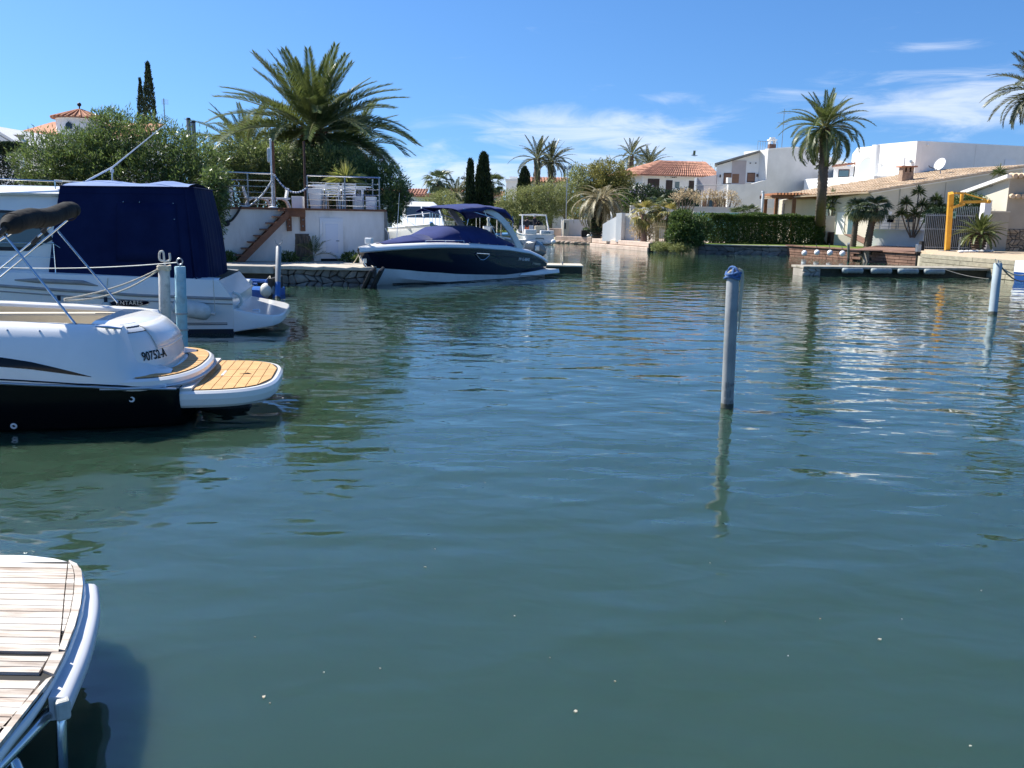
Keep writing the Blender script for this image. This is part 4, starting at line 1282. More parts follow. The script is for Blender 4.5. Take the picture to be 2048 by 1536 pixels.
# navy tent
def tent(x, y, z): return Vector((x, y, z))
import itertools
def tpt(u, v):
    """u: round the tent from the port-front edge aft to starboard-front (0..1), v: bottom to top"""
    base = [(3.22, 1.40), (1.6, 1.41), (.60, 1.38), (.48, 1.24), (.46, .6), (.46, -.6), (.48, -1.24), (.60, -1.38), (1.6, -1.41), (3.22, -1.40)]
    top = [(2.97, 1.16), (1.6, 1.16), (.76, 1.13), (.68, 1.05), (.66, .5), (.66, -.5), (.68, -1.05), (.76, -1.13), (1.6, -1.16), (2.97, -1.16)]
    par = [0, .2, .4, .44, .48, .52, .56, .6, .8, 1.0]
    for i in range(9):
        if u <= par[i + 1] or i == 8:
            f = (u - par[i]) / (par[i + 1] - par[i]); break
    bx_, by_ = (base[i][k] + (base[i + 1][k] - base[i][k]) * f for k in (0, 1))
    tx_, ty_ = (top[i][k] + (top[i + 1][k] - top[i][k]) * f for k in (0, 1))
    bulge = .035 * sin(pi * v) + .012 * sin(u * 60) * v * (1 - v) * 3
    if .38 < u < .62: bulge += .03 * sin(u * 420) * (.3 + .7 * (1 - v))
    x, y = bx_ + (tx_ - bx_) * v, by_ + (ty_ - by_) * v
    z = (.985 + .01 * x) + (2.64 + .035 * (2.97 - x) / 2.7 * 1.6 - .985) * v
    nx_, ny_ = (0, 1) if u < .4 else ((0, -1) if u > .6 else (-1, 0))
    return (x + nx_ * bulge, y + ny_ * bulge, z)
b = MB()
US = [i * .02 for i in range(20)] + [.38 + .005 * i for i in range(1, 48)] + [.62 + i * .02 for i in range(1, 20)]
US = sorted(set([round(u, 4) for u in US if u <= 1]))
b.loft([[tpt(u, v / 10) for v in range(11)] for u in US])
tn = b.build('cockpit_tent', M_CANVAS, cc, smooth=True)
# roof sheet with two ridges (sunlight on top painted as a paler blue)
b = MB()
g = []
for i in range(15):
    f = i / 14
    u = f * .4
    row = []
    for j in range(9):
        k = j / 8
        p0, p1 = Vector(tpt(u, 1)), Vector(tpt(1 - u, 1))
        p_ = p0.lerp(p1, k)
        p_.z += .17 * sin(pi * k) ** .7 * (.55 + .45 * sin(pi * (f * 2 + .1)) ** 2) - .02 * sin(pi * f * 2) ** 2
        row.append(p_)
    g.append(row)
b.loft(g)
b.build('tent_roof', mat('sunlit_blue_canvas', (.20, .27, .45), .8, (.14, .2, .38), 2, bump=.4, bscale=5, spec=.2), tn, smooth=True)
b = MB(); b.tube([tpt(u, 1.0) for u in US], .018, 6); b.build('piping', M_CANVAS, tn, smooth=True)
b = MB(); b.tube([tpt(u, .93) for u in US if u < .42], .006, 5); b.build('seam', M_CANVAS, tn, smooth=True)
# stitched window flap
b = MB()
fl = [[Vector(tpt(u, v)) + Vector((0, .006, 0)) for v in [.2 + .63 * j / 6 for j in range(7)]] for u in [.145 + .2 * i / 8 for i in range(9)]]
b.loft(fl); b.build('window_flap', M_CANVAS, tn, smooth=True, solid=-.006)
for u, v in ((.16, .84), (.2, .84), (.335, .83), (.335, .66)):
    MB().sph(Vector(tpt(u, v)) + Vector((0, .01, 0)), .012, 8).build('snap', M_STEEL, tn)
for i in range(9):
    MB().sph(Vector(tpt(.02 + .047 * i, .03)) + Vector((0, .008, 0)), .011, 8).build('snap', M_STEEL, tn)
for i in range(5):
    MB().sph(Vector(tpt(.004, .12 + .13 * i)) + Vector((0, .008, 0)), .010, 8).build('snap', M_STEEL, tn)
MB().tube(smooth_path([tpt(.355, .01), Vector(tpt(.352, .0)) + Vector((0, .03, -.2)), Vector(tpt(.37, .0)) + Vector((0, .04, -.3)), Vector(tpt(.385, .0)) + Vector((0, .03, -.2)), tpt(.39, .01)], 5), .008, 6).build('hanging_cord', M_RUBBER, tn, smooth=True)
# whip antenna, horn, mushroom light on the roof
b = MB(); b.tube([(2.70, .55, 2.78), (2.2, .55, 3.06), (1.22, .55, 3.86)], [.018, .015, .006], 8); b.build('whip_antenna', M_PVC, cc, smooth=True)
b = MB(); b.lathe([(.05, 0), (.05, .04), (.03, .06), (.03, .12)], (2.72, .55, 2.67), 12); b.tube([(2.72, .55, 2.76), (3.25, .55, 2.79)], .014, 8); b.lathe([(.06, 0), (.07, .03), (.06, .08), (.02, .1)], (2.56, .6, 2.66), 14); b.build('antenna_base', M_PVC_OLD, cc, smooth=True)
b = MB(); b.tube([(2.33, .2, 2.68), (2.31, .2, 2.98)], .014, 8); b.lathe([(.02, 0), (.035, .01), (.035, .06), (.015, .08)], (2.31, .2, 2.97), 12); b.build('anchor_light', M_PVC_OLD, cc, smooth=True)
# oval badge
bx0, bz0 = 1.83, .585
def el(rx, rz, o): return [(bx0 + rx * cos(2 * pi * i / 28), 1.474 + o, bz0 + rz * sin(2 * pi * i / 28) - .03 * cos(2 * pi * i / 28) * rx) for i in range(28)]
MB().slab(el(.37, .07, .002), (0, 1, 0), .004).build('badge_rim', M_ALU, cc)
bd = MB().slab(el(.35, .06, .007), (0, 1, 0), .004).build('badge', M_NAVY, cc)
text_mesh('badge_lettering', 'ANTARES', .105, M_ALU, cc, frame((bx0 + .0, 1.489, bz0), (-1, 0, 0), (0, 0, 1)), extrude=.002, space=1.05)
# fenders hanging along the side
def hang_fender(name, label, c, ang, L_, r, m, top, cap):
    t = thing(name, label, 'fender', c, world=True)
    c = Vector(c); d = Vector((cos(ang), 0, sin(ang)))
    MB().tube([c - d * L_ / 2, c - d * (L_ / 2 - .06), c - d * L_ * .3, c + d * L_ * .3, c + d * (L_ / 2 - .06), c + d * L_ / 2], [.05, r * .85, r, r, r * .85, .05], 18).build('fender_body', m, t, smooth=True)
    MB().tube([c + d * (L_ / 2 - .02), c + d * (L_ / 2 + .09)], .032, 10).build('end_cap', cap, t, smooth=True)
    MB().tube([c + d * (L_ / 2 + .08), Vector(top)], .007, 6).build('lanyard', M_ROPE, t)
hang_fender('hull_fender', 'large grubby white fender lying slanted along the cruiser stern quarter', (-5.947, 16.12, 0.483), radians(-10), .72, .155, M_PVC_OLD, (-5.6, 16.35, 1.053), M_PVC_OLD)
hang_fender('hull_fender', 'white fender with dark cap hanging by the cruiser oval badge', (-7.429, 15.92, 0.314), radians(90), .6, .11, M_PVC_OLD, (-7.419, 16.05, 1.042), M_BOOTTOP)
hang_fender('hull_fender', 'white fender with dark cap hanging below the cruiser cabin', (-8.217, 15.8, 0.341), radians(90), .6, .11, M_PVC_OLD, (-8.263, 15.9, 0.73), M_BOOTTOP)

# ================================================================ NAVY BOWRIDER, FAR BOATS, TEAK-DECK STERN
NA = radians(231.5)
nb_ = thing('navy_motorboat', 'navy blue motorboat with blue canvas covers moored by the terrace', 'boat', (.34, 34.5, 0), NA)
NR = [(0, 1.18, .50), (.5, 1.22, .70), (1.2, 1.26, .88), (2.5, 1.3, 1.03), (4.5, 1.3, 1.15), (6.0, 1.12, 1.18), (7.2, .72, 1.14), (8.0, .34, 1.08), (8.45, .03, 1.03)]
NL = [(0, 1.12, .30), (1.0, 1.15, .22), (2.5, 1.16, .17), (4.5, 1.1, .26), (6.0, .86, .38), (7.2, .42, .50), (7.8, .12, .55), (8.05, .01, .56)]
NXS = [0, .3, .7, 1.2, 1.8, 2.5, 3.3, 4.2, 5.0, 5.7, 6.3, 6.8, 7.2, 7.6, 7.9, 8.05]
def nlo(x, s):
    hb, z = interp(NL, x)
    r = max(0, (x - 4.2) / 3.85) ** 2
    return [(min(x, 7.75), 0, -.4 + .45 * r), (min(x, 7.85), s * hb * .55, -.2 + .38 * r), (min(x, 7.95), s * hb * .96, .0 + .38 * r), (x, s * hb, z)]
def nup(x, s):
    hb, z = interp(NL, x); xr = x * 8.45 / 8.05 if x > 6 else x
    if x > 6: xr = 6 + (x - 6) * 2.45 / 2.05
    h2, z2 = interp(NR, xr)
    return [(x + (xr - x) * f, s * (hb + (h2 - hb) * (f ** .8)), z + (z2 - z) * f) for f in (0, .25, .5, .75, 1)]
b = MB()
for s in (1, -1): b.loft([nlo(x, s) for x in NXS])
b.add(nlo(0, 1) + nlo(0, -1)[::-1], [tuple(range(8))])
b.build('lower_hull', M_WHITE_OLD, nb_, smooth=True, angle=30)
b = MB()
for s in (1, -1): b.loft([nup(x, s) for x in NXS])
b.add(nup(0, 1) + nup(0, -1)[::-1], [tuple(range(10))])
b.build('navy_hull', M_NAVY, nb_, smooth=True, angle=40)
def wl_pt(x, s):
    P_ = nlo(x, s)
    for a, c in zip(P_, P_[1:]):
        if a[2] <= .025 <= c[2]:
            return Vector(a).lerp(Vector(c), (.025 - a[2]) / (c[2] - a[2])) + Vector((0, s * .005, 0))
    return Vector(P_[0])
# gunwale / deck
NX2 = [0, .3, .7, 1.2, 1.8, 2.5, 3.3, 4.2, 5.0, 5.7, 6.3, 6.9, 7.4, 7.9, 8.25, 8.45]
b = MB()
for s in (1, -1):
    secs = []
    for x in NX2:
        hb, z = interp(NR, x)
        k = min(1, hb / .5)
        secs.append([(x, s * hb, z), (x, s * (hb + .035), z + .015), (x, s * (hb + .03), z + .08), (x, s * max(0, hb - .06 * k), z + .165), (x, s * max(0, hb - .2 * k), z + .19), (x, s * max(0, hb - .42 * k), z + .18)])
    b.loft(secs)
b.build('gunwale', M_WHITE, nb_, smooth=True, angle=50)
b = MB(); b.loft([[(x, -max(.0, interp(NR, x)[0] - .36), interp(NR, x)[1] + .165), (x, 0, interp(NR, x)[1] + .2), (x, max(.0, interp(NR, x)[0] - .36), interp(NR, x)[1] + .165)] for x in NX2[9:]]); b.build('bow_deck', M_WHITE, nb_, smooth=True)
for s in (1, -1):
    b = MB(); b.tube([(x, s * (interp(NR, x)[0] + .03), interp(NR, x)[1] + .03) for x in NX2], .022, 8); b.build('rub_rail', M_ALU, nb_, smooth=True)
    b = MB(); b.tube([(x, s * max(.01, interp(NR, x)[0] - .18), interp(NR, x)[1] + .26) for x in [4.7, 5.2, 5.8, 6.3]], .012, 6)
    for x in (4.7, 5.5, 6.3): b.tube([(x, s * max(.01, interp(NR, x)[0] - .18), interp(NR, x)[1] + .17), (x, s * max(.01, interp(NR, x)[0] - .18), interp(NR, x)[1] + .26)], .01, 6)
    b.build('bow_rail', M_STEEL, nb_, smooth=True)
    b = MB(); b.tube([wl_pt(x, s) for x in NXS[:-3]], .016, 6); b.build('boot_line', M_BLACK, nb_, smooth=True)
    # crease line and oval portlight
    b = MB(); b.tube([Vector(nup(x, s)[3]).lerp(Vector(nup(x, s)[4]), .12) + Vector((0, s * .004, 0)) for x in [.5, 1, 1.5, 2, 2.5, 3, 3.5, 4]], [.004] + [.014] * 6 + [.004], 6); b.build('crease', M_BLACK, nb_, smooth=True)
    P = lambda x, f: (Vector(nup(x, s)[0]).lerp(Vector(nup(x, s)[4]), f) + Vector((0, s * .035, 0)))
    ring_ = [P(x, f) for x, f in ((4.30, .80), (4.12, .66), (4.0, .585), (3.86, .575), (3.72, .64), (3.56, .80), (3.6, .83), (4.26, .83))]
    MB().slab(ring_, (0, s, 0), .006).build('portlight', M_GLASS, nb_)
    MB().tube(ring_ + ring_[:2], .018, 8).build('portlight_ring', M_STEEL, nb_, smooth=True)
# bow cover and cockpit cover
def covsec(x, w, ztop, zedge, crown, n=9):
    return [(x, w * (1 - 2 * i / (n - 1)), zedge + (ztop - zedge) * (1 - abs(1 - 2 * i / (n - 1)) ** crown)) for i in range(n)]
b = MB()
gz = lambda x: interp(NR, x)[1] + .195
hbw = lambda x, k: max(.02, interp(NR, x)[0] - k)
b.loft([covsec(7.5, .22, gz(7.5) + .03, gz(7.5), 2), covsec(7.0, hbw(7.0, .3), gz(7.0) + .10, gz(7), 2), covsec(6.3, hbw(6.3, .3), gz(6.3) + .2, gz(6.3), 2), covsec(5.75, hbw(5.75, .26), gz(5.75) + .24, gz(5.75), 2.2)])
b.build('bow_cover', M_COVER, nb_, smooth=True, solid=.01)
b = MB()
b.loft([covsec(5.95, hbw(5.95, .3), gz(5.9) + .12, gz(5.9), 3), covsec(5.45, hbw(5.45, .24), gz(5.4) + .32, gz(5.4), 3.4), covsec(5.0, hbw(5.0, .18), 1.83, gz(5.0), 4), covsec(4.85, hbw(4.85, .18), 1.87, gz(4.85), 4), covsec(4.3, hbw(4.3, .16), 1.90, gz(4.3), 4), covsec(3.4, hbw(3.4, .16), 1.90, gz(3.4), 4), covsec(2.9, hbw(2.9, .16), 1.82, gz(2.9), 3.6), covsec(1.9, hbw(1.9, .16), 1.44, gz(1.9), 3), covsec(1.2, hbw(1.2, .16), 1.18, gz(1.2), 2.4), covsec(.75, hbw(.75, .18), gz(.75) + .05, gz(.75), 2)])
cv_ = b.build('cockpit_cover', M_COVER, nb_, smooth=True, solid=.01)
for k, x in enumerate((4.75, 4.35, 3.95)):
    w = hbw(x, .155); zt_ = 1.862 + (.03 if k else 0)
    b = MB(); b.tube([(q[0], q[1], q[2] + .006) for q in covsec(x, w, 1.89 - .02 * (k == 0), gz(x), 2.95, 15)], .008, 5); b.build('cover_seam', M_COVER, cv_, smooth=True)
for s in (1, -1):
    for i in range(10):
        x = 1.0 + .5 * i
        MB().sph((x, s * hbw(x, .12), gz(x) + .0), .016, 6).build('cover_snap', M_STEEL, cv_)
# arch
b = MB()
for s in (1, -1):
    path = smooth_path([(1.65, s * 1.18, 1.05), (1.85, s * 1.17, 1.28), (2.2, s * 1.14, 1.7), (2.65, s * 1.07, 2.12), (3.1, s * .96, 2.38), (3.35, s * .82, 2.48)], 4)
    wd = [.145 - .045 * i / (len(path) - 1) for i in range(len(path))]
    secs = []
    for i, p_ in enumerate(path):
        tg = (path[min(i + 1, len(path) - 1)] - path[max(i - 1, 0)]).normalized()
        up_ = Vector((0, s, 0)).cross(tg).normalized() * wd[i]
        o = Vector((0, .04, 0))
        secs.append([p_ + up_ + o, p_ - up_ + o, p_ - up_ - o, p_ + up_ - o])
    b = MB(); b.loft(secs, closed=True, cap0=True, cap1=True); b.build('arch_leg', M_WHITE_OLD if s == 1 else M_GREYBAND, nb_, smooth=True, angle=40, bevel=.015)
# bimini top
b = MB()
g = []
for i in range(13):
    f = i / 12
    x = 1.95 + 2.85 * f
    row = []
    for j in range(13):
        k = -1 + 2 * j / 12
        z = 2.52 + .13 * sin(pi * min(1, f * 1.02)) ** .7 + .03 * sin(f * 16) * .5 - .13 * abs(k) ** 3 + .015 * sin(f * 23 + k * 4)
        if f < .18: z -= .30 * (1 - f / .18) ** 1.3
        row.append((x + .05 * k * k, k * (1.12 - .1 * f), z))
    g.append(row)
b.loft(g)
bt_ = b.build('bimini_top', M_COVER, nb_, smooth=True, solid=.012)
for s in (1, -1):
    b = MB(); b.loft([[(x_[0], x_[1], x_[2]) for x_ in [r_[0 if s < 0 else 12] for r_ in g]], [(x_[0], x_[1] * .99, x_[2] - .09 - .03 * sin(i * .9)) for i, x_ in enumerate([r_[0 if s < 0 else 12] for r_ in g])]]); b.build('valance', M_COVER, bt_, smooth=True, solid=.01)
    for (p_, q_) in (((4.6, s * .98, 2.48), (2.2, s * 1.1, 2.02)), ((3.6, s * 1.0, 2.5), (3.0, s * 1.15, 1.5)), ((2.0, s * 1.05, 2.25), (2.1, s * 1.14, 1.62))):
        MB().tube([p_, q_], .014, 6).build('bimini_pole', M_STEEL, bt_, smooth=True)
# bow light box, stern platform, outboard, anchor roller
b = MB(); b.box((8.1, .12, 1.42), (.1, .3, .18)); b.tube([(8.1, .12, 1.2), (8.1, .12, 1.35)], .03, 8); b.build('bow_lamp', M_PVC, nb_, bevel=.03)
MB().box((8.155, .12, 1.42), (.01, .22, .11)).build('lamp_lens', M_ALU, nb_)
MB().tube([(6.55, -.25, 1.35), (6.35, -.3, 2.95)], [.012, .005], 6).build('whip_antenna', M_PVC, nb_, smooth=True)
b = MB()
for s in (1, -1):
    b.loft([[(1.75, s * 1.16, .10), (1.75, s * 1.24, .12), (1.6, s * 1.22, .20)], [(.9, s * 1.16, .06), (.9, s * 1.36, .1), (.9, s * 1.33, .27)], [(-.6, s * .9, .10), (-.6, s * 1.36, .13), (-.6, s * 1.32, .29)]], closed=True, cap0=True, cap1=True)
b.bx((-.6, -1.2, .12), (.02, -.45, .28)); b.bx((-.6, .45, .12), (.02, 1.2, .28))
b.build('stern_platform', M_WHITE, nb_, bevel=.02)
def oz(*p_): return [(x * 1.15 - .22, y * 1.15, z * 1.1 - .38) for x, y, z in p_]
b = MB()
b.loft([oz((-.25, -.1, .95), (-.25, .1, .95), (-.65, .1, .95), (-.65, -.1, .95)), oz((-.12, -.2, 1.08), (-.12, .2, 1.08), (-.78, .19, .98), (-.78, -.19, .98)), oz((-.13, -.24, 1.3), (-.13, .24, 1.3), (-.88, .22, 1.08), (-.88, -.22, 1.08)),
        oz((-.2, -.23, 1.5), (-.2, .23, 1.5), (-.88, .2, 1.25), (-.88, -.2, 1.25)), oz((-.34, -.15, 1.58), (-.34, .15, 1.58), (-.7, .13, 1.46), (-.7, -.13, 1.46))], closed=True, cap0=True, cap1=True)
ob = b.build('outboard_cowl', mat('grey_outboard_paint', (.07, .085, .1), .2, coat=.5), nb_, smooth=True, angle=60, bevel=.05)
MB().bx((-.41, -.282, .90), (-.72, .282, 1.16)).build('silver_panel', M_ALU, ob, bevel=.05)
b = MB(); b.loft([[(-.55, -.09, .68), (-.55, .09, .68), (-.95, .07, .68), (-.95, -.07, .68)], [(-.6, -.06, -.3), (-.6, .06, -.3), (-.95, .05, -.3), (-.95, -.05, -.3)]], closed=True); b.build('outboard_leg', M_RUBBER, ob)
b = MB(); b.tube([(8.1, .0, .55), (8.3, 0, .75), (8.42, 0, .98)], .035, 8); b.bx((8.2, -.1, .72), (8.32, .1, .86)); b.build('anchor', M_STEEL, nb_)
# lettering on the port side
def on_side(txt, size, x0, f, name, m, sh=0):
    p0 = Vector(nup(x0, 1)[0]).lerp(Vector(nup(x0, 1)[4]), f); p1 = Vector(nup(x0 - .4, 1)[0]).lerp(Vector(nup(x0 - .4, 1)[4]), f)
    up_ = Vector(nup(x0, 1)[4]) - Vector(nup(x0, 1)[0])
    return text_mesh(name, txt, size, m, nb_, frame(p0 + Vector((0, .04, 0)), p1 - p0, up_), extrude=.002, bold=True, shear=sh)
on_side('PV G-8842', .15, 1.55, .70, 'registration_number', M_PVC)
on_side('27 FASDECK', .10, .75, .52, 'model_script', M_ALU, .2)
tag(MB().tube(catenary((-4.87, 27.9, 1.13), (-5.34, 28.7, 0.63), .12), .012, 6).build('mooring_rope', M_ROPE, smooth=True), 'pale rope from the navy boat bow down to the quay', 'rope')

# ---- distant boats -------------------------------------------------------------------------
def simple_hull(root, L_, hb, zs, zb, m, m2=None, tr=1.0):
    XS_ = [0, .1, .3, .5, .68, .82, .92, .98, 1.0]
    def w(f): return hb * (min(1, (1 - f ** 2.6)) if f > 0 else 1) * (1 - .06 * (1 - f) ** 2)
    b = MB()
    for s in (1, -1):
        b.loft([[(f * L_ * .93, 0, -.3 + .3 * f ** 3), (f * L_ * .95, s * w(f) * .8, .02 + .15 * f ** 2), (f * L_ * .97, s * w(f) * .93, zs * .4 + (zb - zs) * f ** 2 * .5), (f * L_, s * w(f), zs + (zb - zs) * f ** 2)] for f in XS_])
    e = [(0, 0, -.3), (0, w(0) * .8, .02), (0, w(0) * .93, zs * .4), (0, w(0), zs)]
    b.add(e + [(p[0], -p[1], p[2]) for p in e[::-1]], [tuple(range(8))])
    h = b.build('hull', m, root, smooth=True, angle=40)
    b = MB(); b.loft([[(f * L_, -w(f) * .98, zs + (zb - zs) * f ** 2 - .01), (f * L_, w(f) * .98, zs + (zb - zs) * f ** 2 - .01)] for f in XS_]); b.build('deck', M_WHITE_OLD, root)
    for s in (1, -1):
        b = MB(); b.tube([(f * L_, s * (w(f) + .01), zs + (zb - zs) * f ** 2 - .03) for f in XS_], .03, 6); b.build('rub_rail', m2 or M_ALU, root, smooth=True)
    return w
# white cabin boat seen from astern with two people aboard
p0 = Vector((2.02, 71.44, 0.0))
fb_ = thing('white_cabin_boat', 'small white cabin boat with open arch, seen from astern, two people aboard', 'boat', p0, radians(104))
M_BLUEGREY = mat('blue_grey_trim', (.10, .16, .2), .4)
wf = simple_hull(fb_, 6.6, 1.32, .78, 1.15, M_WHITE, M_BLUEGREY)
b = MB(); b.bx((-.02, .25, .80), (.5, 1.2, 1.18)); b.build('stern_locker', M_WHITE, fb_, bevel=.05)
b = MB(); b.bx((-.02, -1.2, .80), (.5, -.1, 1.12)); b.build('stern_locker', M_WHITE, fb_, bevel=.05)
text_mesh('boat_name', 'Luna', .26, mat('blue_lettering', (.05, .18, .26), .5), fb_, frame((-.03, -.62, .98), (0, -1, 0), (0, 0, 1)), extrude=.003, bold=True, shear=.2)
b = MB(); b.bx((.55, -.65, .95), (.75, .25, 1.48)); b.build('seat_back', M_CREAM, fb_, bevel=.05)
b = MB()
for y in (1.12, -1.12):
    b.tube([(1.0, y, .9), (1.5, y * .95, 1.6), (1.75, y * .9, 2.3)], .06, 8)
b.tube([(1.75, 1.02, 2.3), (1.78, 0, 2.36), (1.75, -1.02, 2.3)], .06, 8)
b.tube([(1.75, 1.02, 2.3), (3.4, .85, 2.3)], .05, 8); b.tube([(1.75, -1.02, 2.3), (3.4, -.85, 2.3)], .05, 8); b.tube([(3.4, .85, 2.3), (3.4, -.85, 2.3)], .05, 8)
b.build('arch', M_WHITE, fb_, smooth=True)
b = MB(); b.loft([[(2.6, -1.15, 1.0), (3.8, -.9, 1.15), (3.8, .9, 1.15), (2.6, 1.15, 1.0)], [(2.8, -1.0, 1.7), (3.4, -.8, 1.95), (3.4, .8, 1.95), (2.8, 1.0, 1.7)]]); b.build('windscreen', M_GLASS, fb_, solid=.02)
b = MB(); b.loft([[(3.3, -1.0, 1.0), (3.3, 1.0, 1.0), (5.6, .5, 1.1), (5.6, -.5, 1.1)], [(3.5, -.8, 1.5), (3.5, .8, 1.5), (5.0, .35, 1.3), (5.0, -.35, 1.3)]], closed=True, cap1=True); b.build('cuddy', M_WHITE, fb_, bevel=.06)
b = MB(); b.tube([(-.03, .35, .42), (-.05, .3, .5), (-.05, -.3, .5), (-.03, -.35, .42)], .03, 6); b.build('boarding_step', M_BLUEGREY, fb_)
MB().bx((-.4, -.9, .05), (0, -.2, .22)).build('swim_step', M_WHITE_OLD, fb_, bevel=.03)
c = p0 + Vector((1.1, -.35, .25))
tag(MB().sph(c, .19, 14, (1.1, 1, 1)).build('ball_fender', M_PVC, smooth=True), 'round white fender at the starboard stern of the cabin boat', 'fender')

def person(label, loc, rz, h, top_m, leg_m, skin, hair, bend=0.0, arms=((.22, .05, .95), (.2, .28, 1.1), (-.22, .05, .95), (-.2, .3, 1.1))):
    """standing figure: one skinned body, clothes as fitted shells; local -Y is forward"""
    t = thing('person', label, 'person', loc, rz)
    k = h / 1.75
    J = {'pel': (0, 0, .95), 'chest': (0, bend * .6, 1.28), 'neck': (0, bend, 1.5), 'head': (0, bend * 1.15, 1.64), 'crown': (0, bend * 1.2, 1.75),
         'hipl': (.1, 0, .9), 'kneel': (.11, -.02, .5), 'ankl': (.11, 0, .08), 'toel': (.12, -.16, .03), 'hipr': (-.1, 0, .9), 'kneer': (-.11, -.02, .5), 'ankr': (-.11, 0, .08), 'toer': (-.12, -.16, .03),
         'shl': (.19, bend * .9, 1.43), 'ell': (arms[0][0], -arms[0][1], arms[0][2] + .17), 'hal': (arms[1][0], -arms[1][1], arms[1][2]), 'shr': (-.19, bend * .9, 1.43), 'elr': (arms[2][0], -arms[2][1], arms[2][2] + .17), 'har': (arms[3][0], -arms[3][1], arms[3][2])}
    E_ = [('pel', 'chest'), ('chest', 'neck'), ('neck', 'head'), ('head', 'crown'), ('pel', 'hipl'), ('hipl', 'kneel'), ('kneel', 'ankl'), ('ankl', 'toel'), ('pel', 'hipr'), ('hipr', 'kneer'), ('kneer', 'ankr'), ('ankr', 'toer'),
          ('chest', 'shl'), ('shl', 'ell'), ('ell', 'hal'), ('chest', 'shr'), ('shr', 'elr'), ('elr', 'har')]
    R_ = {'pel': .15, 'chest': .155, 'neck': .055, 'head': .095, 'crown': .06, 'hip': .09, 'kne': .06, 'ank': .042, 'toe': .035, 'sh': .06, 'el': .043, 'ha': .035}
    names = list(J)
    me = bpy.data.meshes.new('body')
    me.from_pydata([tuple(c_ * k for c_ in J[n_]) for n_ in names], [(names.index(a), names.index(c_)) for a, c_ in E_], [])
    o = bpy.data.objects.new('body', me)
    link(o, t)
    sk = o.modifiers.new('skin', 'SKIN')
    lay = me.skin_vertices[0] if me.skin_vertices else None
    bm = bmesh.new(); bm.from_mesh(me)
    L_ = bm.verts.layers.skin.verify()
    for i, v in enumerate(bm.verts):
        r_ = R_.get(names[i], R_.get(names[i][:3], R_.get(names[i][:2], .06))) * k
        v[L_].radius = (r_, r_ * (.75 if names[i] in ('pel', 'chest') else 1))
        v[L_].use_root = names[i] == 'pel'
    bm.to_mesh(me); bm.free()
    o.modifiers.new('sub', 'SUBSURF').render_levels = 2
    me.materials.append(skin)
    # clothing shells
    b = MB(); b.loft([[(rx * k * cos(2 * pi * i / 14), (ry * sin(2 * pi * i / 14) + yy) * k, z * k) for i in range(14)] for z, rx, ry, yy in ((.86, .175, .14, 0), (1.0, .18, .14, bend * .15), (1.2, .19, .145, bend * .5), (1.38, .2, .13, bend * .85), (1.47, .12, .09, bend))], closed=True); b.build('jacket', top_m, t, smooth=True)
    for a, c_, d_ in (('shl', 'ell', 'hal'), ('shr', 'elr', 'har')):
        pa, pb, pc = (Vector(J[n_]) * k for n_ in (a, c_, d_)); b = MB(); b.tube([pa, pb, pb.lerp(pc, .8)], [.078 * k, .06 * k, .048 * k], 10); b.build('sleeve', top_m, t, smooth=True)
    for a, c_, d_ in (('hipl', 'kneel', 'ankl'), ('hipr', 'kneer', 'ankr')):
        pa, pb, pc = (Vector(J[n_]) * k for n_ in (a, c_, d_)); b = MB(); b.tube([pa + Vector((0, 0, .06)), pb, pc], [.105 * k, .078 * k, .062 * k], 10); b.build('trouser_leg', leg_m, t, smooth=True)
    hc = Vector(J['head']) * k
    b = MB(); b.sph(hc + Vector((0, .015, .03)) * k, .112 * k, 14, (.92, 1.0, 1.02)); b.build('hair', hair, t, smooth=True)
    return t
M_SKIN = mat('skin', (.5, .3, .21), .6)
M_DARKCL = mat('dark_jacket_cloth', (.012, .014, .025), .9, (.02, .022, .035), 8)
M_ORANGE = mat('orange_cloth', (.6, .12, .04), .9, (.5, .09, .03), 8)
M_JEANS = mat('dark_trousers', (.03, .035, .05), .9)
M_HAIRD = mat('dark_hair', (.02, .015, .012), .7)
def in_boat(lx, ly, z):
    a = radians(104); return (p0.x + lx * cos(a) - ly * sin(a), p0.y + lx * sin(a) + ly * cos(a), z)
person('person in dark clothes with hood standing at the arch of the cabin boat', in_boat(1.35, .72, .55), radians(190), 1.6, M_DARKCL, M_ORANGE, M_SKIN, M_HAIRD, .06)
person('person in dark jacket and pale cap standing at the cabin boat helm', in_boat(1.9, -.1, .62), radians(60), 1.72, M_DARKCL, M_JEANS, M_SKIN, mat('pale_cap_cloth', (.4, .5, .58), .8), .05)
# white dinghy lying between the navy boat and the cabin boat
q0 = Vector((0.93, 70.86, 0.0))
td = thing('small_dinghy', 'low white dinghy alongside the cabin boat, partly behind the navy boat', 'boat', q0, radians(150))
simple_hull(td, 2.9, .68, .38, .62, M_WHITE)
MB().bx((1.0, -.6, .3), (1.3, .6, .36)).build('thwart', M_WHITE_OLD, td)
